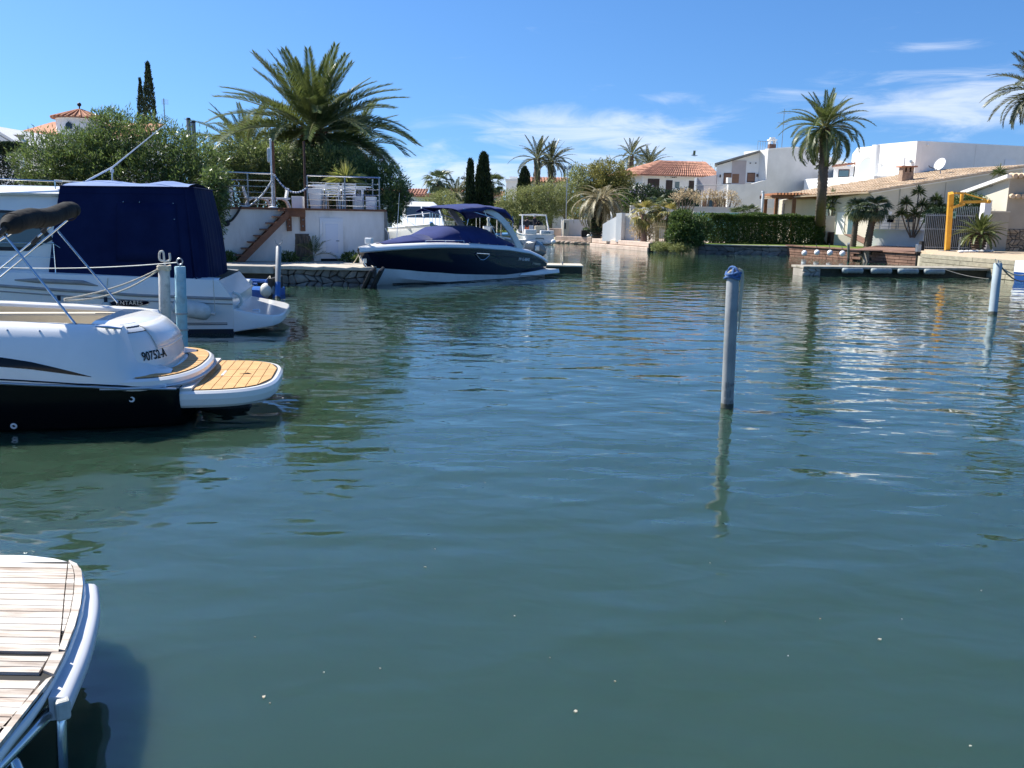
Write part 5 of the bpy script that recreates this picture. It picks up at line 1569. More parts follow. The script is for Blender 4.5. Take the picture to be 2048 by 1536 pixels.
# large white cruiser, bow towards the camera, half behind the terrace
q0 = Vector((-6.9, 60.0, 0))
tc_ = thing('white_flybridge_cruiser', 'white cruiser with dark windscreen facing the camera, beyond the terrace corner', 'boat', q0, radians(-78))
wf = simple_hull(tc_, 11.0, 1.75, 1.35, 1.75, M_WHITE)
b = MB(); b.loft([[(1.5, -1.5, 1.35), (8.2, -1.1, 1.55), (8.2, 1.1, 1.55), (1.5, 1.5, 1.35)], [(1.5, -1.45, 1.9), (6.6, -1.2, 2.05), (6.6, 1.2, 2.05), (1.5, 1.45, 1.9)], [(1.7, -1.3, 2.75), (5.4, -1.1, 2.75), (5.4, 1.1, 2.75), (1.7, 1.3, 2.75)], [(1.9, -1.0, 3.05), (4.9, -.85, 3.0), (4.9, .85, 3.0), (1.9, 1.0, 3.05)]], closed=True, cap1=True)
cb = b.build('cabin', M_WHITE, tc_, smooth=True, angle=50, bevel=.05)
MB().slab([(6.57, -1.03, 2.12), (6.57, 1.03, 2.12), (5.52, .98, 2.70), (5.52, -.98, 2.70)], (.5, 0, .87), .02).build('windscreen', M_GLASS, cb)
MB().slab([(6.62, -.03, 2.1), (6.62, .03, 2.1), (5.54, .03, 2.72), (5.54, -.03, 2.72)], (.5, 0, .87), .04).build('mullion', M_WHITE, cb)
for s in (1, -1):
    MB().slab([(6.2, s * 1.24, 2.12), (5.5, s * 1.16, 2.66), (2.4, s * 1.31, 2.66), (2.4, s * 1.41, 2.12)], (0, s, 0), .012).build('side_window', M_GLASS, cb)
    b = MB(); pts = [(11.0 * f, s * (1.7 * (1 - f ** 2.6)), 1.4 + .35 * f * f) for f in (.55, .7, .82, .92, .985)]
    b.tube([(x, y, z + .6) for x, y, z in pts], .02, 6)
    for x, y, z in pts: b.tube([(x, y, z), (x, y, z + .6)], .016, 6)
    b.build('bow_rail', M_STEEL, tc_, smooth=True)
b = MB(); b.tube([(10.9, -.0, 1.75), (11.2, 0, 1.7)], .12, 10); b.build('bow_roller', M_STEEL, tc_)
# open boat with an engine behind the navy boat canopy
q0 = Vector((-1.72, 69.46, 0.0))
to = thing('open_workboat', 'open boat with black outboard and grey canopy seen through the navy boat arch', 'boat', q0, radians(100))
simple_hull(to, 5.0, 1.05, .55, .8, M_WHITE_OLD)
b = MB(); b.loft([[(-.1, -.14, .7), (-.1, .14, .7), (-.45, .12, .7), (-.45, -.12, .7)], [(-.02, -.2, .95), (-.02, .2, .95), (-.6, .18, .95), (-.6, -.18, .95)], [(-.05, -.2, 1.25), (-.05, .2, 1.25), (-.6, .17, 1.2), (-.6, -.17, 1.2)], [(-.15, -.12, 1.38), (-.15, .12, 1.38), (-.45, .1, 1.36), (-.45, -.1, 1.36)]], closed=True, cap0=True, cap1=True); b.build('outboard', M_RUBBER, to, smooth=True, angle=50)
b = MB(); [b.tube([(1.2, y, .6), (1.2, y, 2.1)], .03, 6) for y in (-.85, .85)]; [b.tube([(3.4, y, .7), (3.4, y, 2.1)], .03, 6) for y in (-.85, .85)]; b.build('canopy_frame', M_STEEL, to)
b = MB(); b.loft([[(1.0 + .26 * i, -.95 + .19 * j, 2.1 + .28 * sin(pi * j / 10) + .05 * sin(pi * i / 10)) for j in range(11)] for i in range(11)]); b.build('canopy', mat('grey_canopy_cloth', (.22, .23, .2), .85, (.16, .17, .15), 2), to, smooth=True, solid=.02)
b = MB(); b.bx((2.2, -.4, .6), (2.8, .4, 1.4)); b.build('console', M_WHITE, to, bevel=.05)
# blue kayak on the far shore
q0 = Vector((-1.36, 73.02, 0.5)); 
tk = thing('blue_kayak', 'pale blue kayak lying on the far bank seen through the arch', 'kayak', q0, radians(15))
b = MB(); secs = []
for i in range(11):
    f = i / 10; w = .34 * sin(pi * f) ** .6 + .01
    secs.append([(-1.6 + 3.2 * f, w * cos(2 * pi * j / 10), .2 + .16 * sin(2 * pi * j / 10) * sin(pi * f) ** .5 + .12 * (2 * f - 1) ** 2) for j in range(10)])
b.loft(secs, closed=True, cap0=True, cap1=True); b.build('shell', mat('pale_blue_plastic', (.16, .36, .6), .4), tk, smooth=True)
MB().lathe([(.3, .33), (.32, .37), (.26, .37)], (0, 0, 0), 14).build('cockpit_rim', M_RUBBER, tk)

# moored boat at the right edge (bow end only in view)
q0 = Vector((21.56, 35.2, 0.0))
tr = thing('white_blue_boat', 'white boat with blue hull stripe cut off by the right edge', 'boat', q0, radians(10))
M_BLUEH = mat('blue_hull_paint', (.015, .06, .22), .3)
def rsec(x, hb, zb, zt): return [(x, 0, -.3), (x, hb * .85, .0), (x, hb, zb), (x, hb, zt)]
for (nm, m, a) in (('blue_hull', M_BLUEH, 0), ('white_topsides', M_WHITE, 1)):
    b = MB()
    for s in (1, -1):
        prof_ = []
        for x in (-1.0, 0, 1.5, 3.5):
            hb = 1.0
            prof_.append([(x, 0, -.3), (x, s * hb * .9, 0), (x, s * hb, .38)] if a == 0 else [(x, s * hb, .38), (x, s * (hb + .03), .55), (x, s * hb, .8)])
        b.loft(prof_)
    if a == 0: b.add([(-1, -.9, 0), (-1, -1, .38), (-1, 1, .38), (-1, .9, 0), (-1, 0, -.3)], [(0, 1, 2, 3, 4)])
    else: b.add([(-1, -1, .38), (-1, -1, .8), (-1, 1, .8), (-1, 1, .38)], [(0, 1, 2, 3)])
    b.build(nm, m, tr, smooth=True, angle=40)
b = MB(); b.bx((-1.0, -1.0, .78), (3.5, 1.0, .84)); b.build('deck', M_WHITE_OLD, tr, bevel=.02)
b = MB(); b.loft([[(-.7, -.8, .84), (3, -.8, .84), (3, .8, .84), (-.7, .8, .84)], [(-.45, -.7, 1.1), (3, -.7, 1.2), (3, .7, 1.2), (-.45, .7, 1.1)]], closed=True, cap1=True); b.build('cuddy', M_WHITE, tr, bevel=.04)
b = MB(); b.tube([(-.98, -.3, .1), (-.98, -.3, .75)], .02, 6); b.tube([(-.98, .0, .1), (-.98, .0, .75)], .02, 6); [b.tube([(-.98, -.3, z), (-.98, 0, z)], .018, 6) for z in (.2, .4, .6)]; b.build('ladder', M_STEEL, tr)
for k, (a, c) in enumerate((((2002, 529), (2060, 545)), ((1998, 540), (2055, 560)))):
    pa, pb = (Vector((12.54, 22.8, 1.25)), Vector((19.37, 33.0, 0.32))) if k == 0 else (Vector((12.43, 22.8, 1.3)), Vector((19.48, 33.0, 0.6)))
    tag(MB().tube(catenary(pa, pb, .25), .02, 6).build('mooring_rope', M_RUBBER if k == 0 else M_ROPE, smooth=True), ('dark mooring rope from the right pole to the cut-off boat', 'pale mooring rope from the right pole to the cut-off boat')[k], 'rope')

# ---- stern of a boat with weathered teak platform, bottom left -------------------------------
ts = thing('teak_deck_boat', 'boat stern with weathered grey teak swim platform in the bottom left corner', 'boat', (-2.9, 3.2, 0), world=True)
ZT = .42
OUT = [(-2.979, 4.562, 0.42), (-2.822, 4.577, 0.42), (-2.655, 4.577, 0.42), (-2.498, 4.541, 0.42), (-2.376, 4.489, 0.42), (-2.289, 4.41, 0.42), (-2.208, 4.281, 0.42), (-2.117, 4.099, 0.42), (-2.035, 3.903, 0.42), (-1.973, 3.724, 0.42), (-1.913, 3.536, 0.42), (-1.876, 3.384, 0.42), (-1.845, 3.252, 0.42), (-1.82, 3.132, 0.42), (-1.802, 3.01, 0.42), (-1.795, 2.896, 0.42), (-1.78, 2.774, 0.42), (-1.751, 2.608, 0.42)]
back = [(-3.8, 2.3, ZT), (-3.8, 4.9, ZT)]
b = MB(); b.prism([(p[0], p[1]) for p in (OUT + back)[::-1]], ZT - .06, ZT - .012); b.build('platform_body', M_WHITE, ts, bevel=.02)
TK = [(-2.887, 4.412, 0.425), (-2.734, 4.426, 0.425), (-2.558, 4.448, 0.425), (-2.384, 4.463, 0.425), (-2.324, 4.424, 0.425), (-2.251, 4.333, 0.425), (-2.167, 4.177, 0.425), (-2.076, 3.974, 0.425), (-1.986, 3.738, 0.425), (-1.919, 3.526, 0.425), (-1.858, 3.294, 0.425), (-1.832, 3.149, 0.425), (-1.816, 3.001, 0.425), (-1.797, 2.805, 0.425), (-1.778, 2.654, 0.425)]
b = MB(); b.prism([(p[0], p[1]) for p in (TK + back)[::-1]], ZT - .012, ZT - .004); b.build('caulk_bed', M_CAULK, ts)
# margin boards following the curved edge
inner = [(-2.371, 4.437, 0.43), (-2.314, 4.371, 0.43), (-2.247, 4.256, 0.43), (-2.148, 4.046, 0.43), (-2.056, 3.828, 0.43), (-1.977, 3.606, 0.43), (-1.934, 3.48, 0.43)]
outer = [(-2.373, 4.451, 0.43), (-2.312, 4.406, 0.43), (-2.238, 4.308, 0.43), (-2.147, 4.135, 0.43), (-2.054, 3.92, 0.43), (-1.971, 3.694, 0.43), (-1.903, 3.472, 0.43)]
for i in range(0, 6, 1):
    MB().slab([inner[i], inner[i + 1], outer[i + 1], outer[i]], (0, 0, -1), .02).build('margin_board', M_TEAK_GREY, ts)
ql = [(-1.948, 3.449, 0.43), (-1.896, 3.459, 0.43), (-1.849, 3.274, 0.43), (-1.908, 3.304, 0.43)]
MB().slab(ql, (0, 0, -1), .02).build('margin_board', M_TEAK_GREY, ts)
ql = [(-1.859, 3.234, 0.43), (-1.845, 3.258, 0.43), (-1.794, 2.8, 0.43), (-1.839, 2.817, 0.43)]
MB().slab(ql, (0, 0, -1), .02).build('margin_board', M_TEAK_GREY, ts)
# deck planks running left, cut along the inner edge
PLANKS = [
    (4.398, 4.341, -2.359, -2.332),
    (4.335, 4.278, -2.329, -2.303),
    (4.272, 4.215, -2.300, -2.274),
    (4.209, 4.151, -2.272, -2.245),
    (4.145, 4.088, -2.242, -2.216),
    (4.082, 4.025, -2.213, -2.187),
    (4.019, 3.962, -2.184, -2.158),
    (3.956, 3.899, -2.155, -2.128),
    (3.893, 3.836, -2.125, -2.099),
    (3.830, 3.773, -2.096, -2.069),
    (3.767, 3.710, -2.067, -2.040),
    (3.704, 3.646, -2.037, -2.011),
    (3.640, 3.583, -2.008, -1.982),
    (3.577, 3.520, -1.979, -1.953),
    (3.514, 3.457, -1.950, -1.923),
    (3.413, 3.374, -1.943, -1.934),
    (3.368, 3.330, -1.934, -1.925),
    (3.324, 3.285, -1.925, -1.916),
    (3.220, 3.161, -1.875, -1.867),
    (3.155, 3.096, -1.867, -1.859),
    (3.090, 3.031, -1.858, -1.850),
    (3.025, 2.966, -1.849, -1.841),
    (2.960, 2.901, -1.840, -1.832),
    (2.895, 2.836, -1.832, -1.824),
]
for (ya, yb, xa, xb) in PLANKS:                      # far edge, near edge, right-hand ends
    MB().slab([(-3.75, yb, .43), (xb, yb, .43), (xa, ya, .43), (-3.75, ya, .43)], (0, 0, -1), .02).build('teak_plank', M_TEAK_GREY, ts)
def inner_x(y):
    for a, c in zip(inner, inner[1:]):
        if c[1] <= y <= a[1]: return a[0] + (c[0] - a[0]) * (y - a[1]) / (c[1] - a[1])
    return -9
for (ya, yb, xa, xb) in PLANKS:                      # short filler planks out to the curved margin
    ia, ib = inner_x(ya), inner_x(yb)
    if ia > xa + .015 and ib > xb + .015:
        MB().slab([(xb + .006, yb, .43), (ib - .004, yb, .43), (ia - .004, ya, .43), (xa + .006, ya, .43)], (0, 0, -1), .02).build('filler_plank', M_TEAK_GREY, ts)
# rubbing fender along the curved edge
EDGE = [(-2.19, 4.264, 0.4), (-2.072, 4.028, 0.4), (-1.969, 3.764, 0.4), (-1.89, 3.529, 0.4), (-1.832, 3.32, 0.4), (-1.796, 3.186, 0.4)]
b = MB()
secs = []
EDGE = smooth_path(EDGE, 4)
for i, p_ in enumerate(EDGE):
    p_ = Vector(p_); t_ = (Vector(EDGE[min(i + 1, len(EDGE) - 1)]) - Vector(EDGE[max(i - 1, 0)])).normalized(); n_ = Vector((-t_.y, t_.x, 0))
    if n_.x < 0: n_ = -n_
    secs.append([p_ + n_ * .0 + Vector((0, 0, -.02)), p_ + n_ * .032 + Vector((0, 0, -.028)), p_ + n_ * .05 + Vector((0, 0, -.05)), p_ + n_ * .05 + Vector((0, 0, -.085)), p_ + n_ * .02 + Vector((0, 0, -.12)), p_ - n_ * .03 + Vector((0, 0, -.12)), p_ - n_ * .03 + Vector((0, 0, -.02))])
b.loft(secs, closed=True, cap0=True, cap1=True); b.build('rubbing_fender', mat('pale_grey_vinyl', (.66, .66, .68), .45, (.6, .6, .62), 3), ts, smooth=True, angle=45)
p_ = Vector(EDGE[-1])
MB().box(p_ + Vector((.02, .0, -.07)), (.055, .055, .085), radians(35)).build('fender_end', M_PVC_OLD, ts, bevel=.012)
# polished folding ladder tubes under the near edge
a, c = Vector((-1.839, 3.252, 0.3)), Vector((-1.845, 2.775, 0.3))
b = MB(); b.tube([a, c], .026, 14); b.build('ladder_rail', M_STEEL, ts, smooth=True)
b = MB(); b.tube(smooth_path([a + Vector((.0, .02, .0)), a + Vector((.02, .0, -.02)), a + Vector((.03, -.03, -.10)), a + Vector((.03, -.06, -.4)), a + Vector((.03, -.08, -.7))], 5), .021, 12); b.build('ladder_leg', M_STEEL, ts, smooth=True)
b = MB(); b.tube([a + Vector((-.10, .0, .03)), c + Vector((-.12, .0, .05))], .045, 10); b.build('ladder_roller', M_RUBBER, ts, smooth=True)
b = MB(); b.tube([a + Vector((-.03, .04, .05)), a + Vector((.02, .03, .03))], .03, 10); b.build('rusty_hinge', mat('rusty_steel', (.14, .07, .04), .8, (.05, .04, .035), 20), ts, smooth=True)
b = MB(); b.tube(smooth_path([Vector((-1.897, 2.948, 0.24)), Vector((-1.864, 2.973, 0.24)), Vector((-1.837, 2.962, 0.2))], 4), .02, 10); b.build('grab_tube', M_STEEL, ts, smooth=True)
# hull of the same boat beyond the left edge
b = MB()
b.loft([[(-3.75, 2.0, -.3), (-3.75, 5.1, -.3)], [(-3.75, 1.9, .3), (-3.75, 5.2, .3)], [(-3.95, 1.9, 1.0), (-3.95, 5.2, 1.0)], [(-7.5, 1.9, 1.2), (-7.5, 5.2, 1.2)]])
b.loft([[(-3.75, 5.1, -.3), (-7.5, 5.1, -.3)], [(-3.75, 5.2, .3), (-7.5, 5.2, .3)], [(-3.95, 5.2, 1.0), (-7.5, 5.2, 1.2)]])
b.build('hull', M_WHITE, ts, smooth=True, angle=30)

# ================================================================ PLANT BUILDERS
LM_OLE = leaf_mat('oleander_leaf', (.06, .11, .028), (.135, .19, .055), .42, .34, .5, .6)
LM_OLE2 = leaf_mat('pale_shrub_leaf', (.10, .155, .045), (.20, .25, .085), .42, .38, .45, .6)
LM_HEDGE = leaf_mat('clipped_hedge_leaf', (.05, .095, .022), (.10, .15, .035), .3, .45, .5)
LM_DARK = leaf_mat('dark_evergreen_leaf', (.018, .032, .014), (.035, .055, .022), .1, .55, .4, .3)
LM_IVY = leaf_mat('dark_ivy_leaf', (.02, .045, .022), (.045, .075, .03), .15, .5, .4, .3)
LM_OLIVE = leaf_mat('olive_green_leaf', (.16, .195, .06), (.27, .29, .11), .36, .55, .4)
LM_YELLOW = leaf_mat('yellow_green_leaf', (.17, .18, .04), (.26, .24, .07), .35, .5, .4)
LM_PALM = leaf_mat('palm_leaflet', (.07, .105, .028), (.14, .175, .05), .3, .38, .35, .6)
LM_PALM_DRY = leaf_mat('dry_palm_leaflet', (.17, .155, .075), (.30, .26, .14), .25, .5, .35, .5)
LM_PALM_FAR = leaf_mat('far_palm_leaflet', (.05, .065, .025), (.10, .105, .045), .25, .45, .35, .5)
LM_FAN = leaf_mat('fan_palm_leaf', (.06, .09, .035), (.11, .14, .06), .22, .4, .35, .5)
LM_FAN_Y = leaf_mat('yellowing_fan_leaf', (.16, .17, .03), (.36, .30, .10), .35, .45, .3, .5)
LM_YUCCA = leaf_mat('yucca_leaf', (.06, .095, .03), (.12, .15, .05), .2, .4, .35, .6)
LM_CORDY = leaf_mat('bright_yucca_leaf', (.22, .25, .05), (.36, .36, .12), .35, .4, .3, .5)
LM_STRAW = leaf_mat('straw_leaf', (.42, .34, .2), (.55, .45, .28), .3, .6, .3, .3)
LM_FLOWER = leaf_mat('pink_white_petal', (.75, .45, .5), (.8, .72, .72), .3, .6, .15, .2)
LM_FLOWER_P = leaf_mat('mauve_petal', (.35, .28, .5), (.5, .42, .6), .3, .6, .2, .2)
M_BARK = mat('grey_brown_bark', (.13, .10, .075), .9, (.2, .16, .12), 6, bump=.6, bscale=25)
M_PALMBARK = mat('palm_bark', (.085, .062, .045), .9, (.15, .115, .085), 9, bump=.9, bscale=16, stretch=(1, 1, 2.2))
M_REDBARK = mat('red_brown_palm_bark', (.13, .055, .035), .9, (.2, .10, .06), 9, bump=.9, bscale=14)
M_RACHIS = mat('frond_rib', (.28, .27, .11), .5, (.2, .2, .08), 6)
M_RACHIS_DRY = mat('dry_frond_rib', (.45, .38, .24), .6)
npr = np.random.default_rng(11)

def leaves_np(P, A, S, Ln, W, fold=0.0):
    """rhombic leaves: base P, axis A, side S (unit rows), length and width arrays"""
    n = len(P)
    Ln = np.broadcast_to(np.asarray(Ln, float), (n,))[:, None]
    W = np.broadcast_to(np.asarray(W, float), (n,))[:, None]
    V = np.empty((n, 4, 3))
    V[:, 0] = P
    V[:, 1] = P + A * Ln * .45 + S * W * .5
    V[:, 2] = P + A * Ln
    V[:, 3] = P + A * Ln * .45 - S * W * .5
    F_ = np.arange(n * 4).reshape(n, 4)
    return V.reshape(-1, 3), F_

def unit(a): return a / np.maximum(np.linalg.norm(a, axis=1, keepdims=True), 1e-9)

def cloud(name, blobs, n, ln, w, m, parent=None, out=.5, up=.25, shell=4.0, rough=.18, zmin=None, seed=1, sprig=1):
    """leaf mass spread through a union of ellipsoids (cx,cy,cz,rx,ry,rz)"""
    r = np.random.default_rng(seed)
    B = np.array(blobs, float)
    vol = (B[:, 3] * B[:, 4] * B[:, 5]) ** (2 / 3)
    # twig tips first, then a few leaves round each tip, so light and dark clumps form
    k = max(1, n // sprig)
    idx = r.choice(len(B), k, p=vol / vol.sum())
    d = unit(r.normal(size=(k, 3)))
    rad = r.random(k) ** (1 / shell)
    lump = 1 + rough * (np.sin(d[:, 0] * 7 + idx) * np.sin(d[:, 1] * 6 + idx * 2) + .6 * np.sin(d[:, 2] * 11 + idx))
    P = B[idx, :3] + d * B[idx, 3:] * (rad * lump)[:, None]
    D = d / np.maximum(B[idx, 3:], .05); D = unit(D)
    if sprig > 1:
        P = np.repeat(P, sprig, 0); D = np.repeat(D, sprig, 0)
        P = P + r.normal(size=P.shape) * ln * .45
    if zmin is not None:
        keep = P[:, 2] > zmin
        P, D = P[keep], D[keep]
    q = len(P)
    A = unit(D * out + np.array([0, 0, up]) + r.normal(size=(q, 3)) * .6)
    S = unit(np.cross(A, r.normal(size=(q, 3))))
    V, F_ = leaves_np(P, A, S, ln * r.uniform(.6, 1.25, q), w * r.uniform(.7, 1.2, q))
    me = mesh_np(name, V, F_, m)
    return inst(name, me, parent)

def limbs(parent, base, tips, r0, m=M_BARK, name='trunk', seed=2):
    rr = random.Random(seed)
    b = MB()
    base = Vector(base)
    for t_ in tips:
        t_ = Vector(t_)
        mid_ = base.lerp(t_, .5) + Vector((rr.uniform(-.15, .15), rr.uniform(-.15, .15), 0)) * (t_ - base).length * .5
        b.tube(smooth_path([base, mid_, t_], 4), [r0 * (1 - .85 * i / 8) for i in range(9)], 7)
    return b.build(name, m, parent, smooth=True)

def shrub(name, label, cat, blobs, n, ln, w, m, stems=6, group=None, seed=1, sprig=4, flowers=0, fm=None, base=None, **kw):
    B = blobs
    c = base or (sum(q[0] for q in B) / len(B), sum(q[1] for q in B) / len(B), min(q[2] - q[5] for q in B))
    t = thing(name, label, cat, c, group=group, world=True)
    rr = random.Random(seed)
    tips = []
    for i in range(stems):
        q = B[i % len(B)]
        tips.append((q[0] + rr.uniform(-.5, .5) * q[3], q[1] + rr.uniform(-.5, .5) * q[4], q[2] + .4 * q[5]))
    bz = c[2]
    b = MB()
    for i, tp_ in enumerate(tips):
        p0_ = Vector((tp_[0] * .6 + c[0] * .4 + rr.uniform(-.2, .2), tp_[1], bz))
        tp_ = Vector(tp_)
        b.tube(smooth_path([p0_, p0_.lerp(tp_, .5) + Vector((rr.uniform(-.1, .1), 0, 0)), tp_], 3), [.045 - .005 * k for k in range(7)], 6)
    b.build('stems', M_BARK, t, smooth=True)
    cloud('foliage', B, n, ln, w, m, t, seed=seed, sprig=sprig, **kw)
    if flowers:
        cloud('blossom', B, flowers, ln * .5, ln * .45, fm or LM_FLOWER, t, seed=seed + 5, shell=14, sprig=5)
    return t

def hedge_box(name, label, p0, p1, thick, z0, z1, n, ln, m, seed=3, cat='hedge', wav=.06):
    """clipped hedge between two plan points"""
    r = np.random.default_rng(seed)
    p0, p1 = np.array(p0[:2]), np.array(p1[:2])
    L_ = np.linalg.norm(p1 - p0); t_ = (p1 - p0) / L_; nn = np.array([t_[1], -t_[0]])
    T = thing(name, label, cat, (*((p0 + p1) / 2), z0), world=True)
    u = r.random(n) * L_
    face = r.random(n)
    v = r.uniform(-.5, .5, n) * thick
    z = z0 + r.random(n) * (z1 - z0)
    dep = r.random(n) ** 2.5 * .3
    fr = face < .5; tp_ = (face >= .5) & (face < .85); bk = face >= .85
    v = np.where(fr, thick / 2 - dep, v); v = np.where(bk, -thick / 2 + dep, v)
    z = np.where(tp_, z1 - dep, z)
    wob = wav * (np.sin(u * 2.3) + np.sin(u * 5.1 + 1) * .6 + np.sin(z * 4 + u) * .5)
    v = v + np.where(fr, wob, 0); z = z + np.where(tp_, wob * 1.2, 0)
    P = np.stack([p0[0] + t_[0] * u + nn[0] * v, p0[1] + t_[1] * u + nn[1] * v, z], 1)
    D = np.where(fr[:, None], np.array([nn[0], nn[1], .2]), np.where(tp_[:, None], np.array([0, 0, 1.]), np.array([-nn[0], -nn[1], .2])))
    A = unit(D * .5 + np.array([0, 0, .35]) + r.normal(size=(n, 3)) * .6)
    S = unit(np.cross(A, r.normal(size=(n, 3))))
    V, F_ = leaves_np(P, A, S, ln * r.uniform(.6, 1.3, n), ln * .5 * r.uniform(.7, 1.3, n))
    inst('foliage', mesh_np('foliage', V, F_, m), T)
    b = MB()
    for i in range(max(2, int(L_ / .6))):
        f = (i + .5) / max(2, int(L_ / .6))
        c = p0 + t_ * L_ * f
        b.tube([(c[0], c[1], z0 - .1), (c[0] + .05, c[1], z0 + (z1 - z0) * .5), (c[0] - .1, c[1], z1 - .25)], [.04, .03, .015], 6)
    b.build('stems', M_BARK, T)
    return T

def frond_mesh(name, L_, droop, n, ll, lw, m, rm, rise=0.0, v=.35, seed=1, lean=.0, tipdroop=.4, thick=.02, bare=.12):
    """pinnate frond from the origin along +X, bending down by droop radians"""
    r = np.random.default_rng(seed)
    k = 14
    pts = [np.array([0., 0, 0])]
    a = rise
    for i in range(k):
        a -= droop / k * (.35 + 1.3 * i / k)
        pts.append(pts[-1] + np.array([cos(a), lean * (i / k) ** 1.5, sin(a)]) * L_ / k)
    pts = np.array(pts)
    b = MB(); b.tube([tuple(p_) for p_ in pts], [thick * (1 - .85 * i / k) + .003 for i in range(k + 1)], 4)
    f = bare + (1 - bare) * (np.arange(n) + .5) / n
    q = f * k
    i0 = np.minimum(q.astype(int), k - 1)
    fr = (q - i0)[:, None]
    P = pts[i0] * (1 - fr) + pts[i0 + 1] * fr
    T = unit(pts[i0 + 1] - pts[i0])
    Vs, Fs = [], []
    off_ = 0
    for s in (1, -1):
        side = np.array([0, s, 0.])
        up_ = np.cross(T, np.array([0, 1., 0])); up_ *= np.sign(up_[:, 2:3] + 1e-9)
        sw = .55 + .75 * f[:, None]
        A = unit(T * sw + side * 1.0 + up_ * v + r.normal(size=(n, 3)) * .10 + np.array([0, 0, -tipdroop]) * f[:, None])
        S = unit(np.cross(A, up_ + T * .3))
        ln = ll * np.minimum(1, (f - bare * .6) * 5) * (1 - .62 * np.maximum(0, f - .45) / .55) * r.uniform(.85, 1.1, n)
        V, F_ = leaves_np(P + side * .004, A, S, ln, lw)
        Vs.append(V); Fs.append(F_ + off_); off_ += len(V)
    nb0 = len(b.v)
    V = np.concatenate([np.array(b.v)] + Vs)
    me = bpy.data.meshes.new(name)
    faces = b.f + [tuple(int(x) + nb0 for x in row) for F_ in Fs for row in F_]
    me.from_pydata([tuple(p_) for p_ in V], [], faces)
    me.materials.append(m); me.materials.append(rm)
    me.polygons.foreach_set('material_index', [1] * len(b.f) + [0] * (len(faces) - len(b.f)))
    me.update()
    return me

def frond_set(tag_, L_, n, ll, lw, m, rm, droops, seed=0, **kw):
    return [frond_mesh('frond', L_ * (1 + .06 * ((i * 7) % 3 - 1)), d_, n, ll, lw, m, rm, seed=seed + i, **kw) for i, d_ in enumerate(droops)]

def palm_crown(root, c, meshes, N_, e_top, e_bot, r0, seed=1, wind=0.0, bias=1.0, scale=1.0, yaw0=0.0, name='frond'):
    """fronds round the crown centre; meshes sorted from stiff (young) to drooping (old)"""
    rr = random.Random(seed)
    for i in range(N_):
        f = (i + .5) / N_
        el_ = radians(e_top + (e_bot - e_top) * f ** bias) + rr.uniform(-.1, .1)
        yaw = yaw0 + i * 2.39996 + rr.uniform(-.15, .15)
        if wind:
            yaw += -wind * sin(yaw) * (1 - .3 * f)
        me = meshes[min(len(meshes) - 1, int(f * len(meshes)))]
        q = Quaternion((0, 0, 1), yaw) @ Quaternion((0, 1, 0), -el_) @ Quaternion((1, 0, 0), rr.uniform(-.35, .35))
        d = q @ Vector((r0, 0, 0))
        sc = scale * rr.uniform(.88, 1.08) * (.8 + .2 * min(1, f * 3))
        inst(name, me, root, Vector(c) + d, q, (sc, sc, sc))

def palm_trunk(root, pts, rs, m=M_PALMBARK, rings=26, n=12, knob=.10, name='trunk'):
    """trunk with raised leaf-scar rings"""
    P = smooth_path(pts, max(2, rings // (len(pts) - 1)))
    R_ = []
    L_ = len(P)
    b = MB()
    vs = []
    rr = random.Random(4)
    for i, p_ in enumerate(P):
        f = i / (L_ - 1)
        r_ = np.interp(f * (len(rs) - 1), range(len(rs)), rs)
        for k, (dz, kk) in enumerate(((0, 1.0 + knob), (.55, 1.0 - knob * .4))):
            z = p_.z + dz * ((P[min(i + 1, L_ - 1)].z - p_.z))
            c_ = p_.lerp(P[min(i + 1, L_ - 1)], dz)
            vs.append([(c_.x + r_ * (kk + rr.uniform(-.05, .05)) * cos(2 * pi * (j + .5 * (i % 2)) / n), c_.y + r_ * (kk + rr.uniform(-.05, .05)) * sin(2 * pi * (j + .5 * (i % 2)) / n), c_.z) for j in range(n)])
    b.loft(vs, closed=True, cap0=True, cap1=True)
    return b.build(name, m, root, smooth=True, angle=60)

def fan_mesh(name, R_, m, rm, seg=17, spread=2.5, pet=.6, droop=.25, seed=1, w=.09, split=.55):
    """fan leaf: petiole along +X then a folded fan"""
    r = random.Random(seed)
    b = MB()
    b.tube([(0, 0, 0), (pet * .5, 0, .03), (pet, 0, 0)], [.016, .012, .009], 4, mi=1)
    o = Vector((pet, 0, 0))
    tips, inn = [], []
    for i in range(seg + 1):
        a = -spread / 2 + spread * i / seg
        up_ = .03 if i % 2 else -.02
        inn.append(o + Vector((cos(a), sin(a), 0)) * R_ * split + Vector((0, 0, up_ - droop * .15 * R_)))
    for i in range(seg):
        a = -spread / 2 + spread * (i + .5) / seg
        rr_ = R_ * (1 - .12 * abs(a) / (spread / 2)) * r.uniform(.9, 1.05)
        tip = o + Vector((cos(a), sin(a), 0)) * rr_ + Vector((0, 0, -droop * R_ * r.uniform(.7, 1.3)))
        b.add([o, inn[i], tip, inn[i + 1]], [(0, 1, 2, 3)])
    return b.mesh(name, [m, rm])

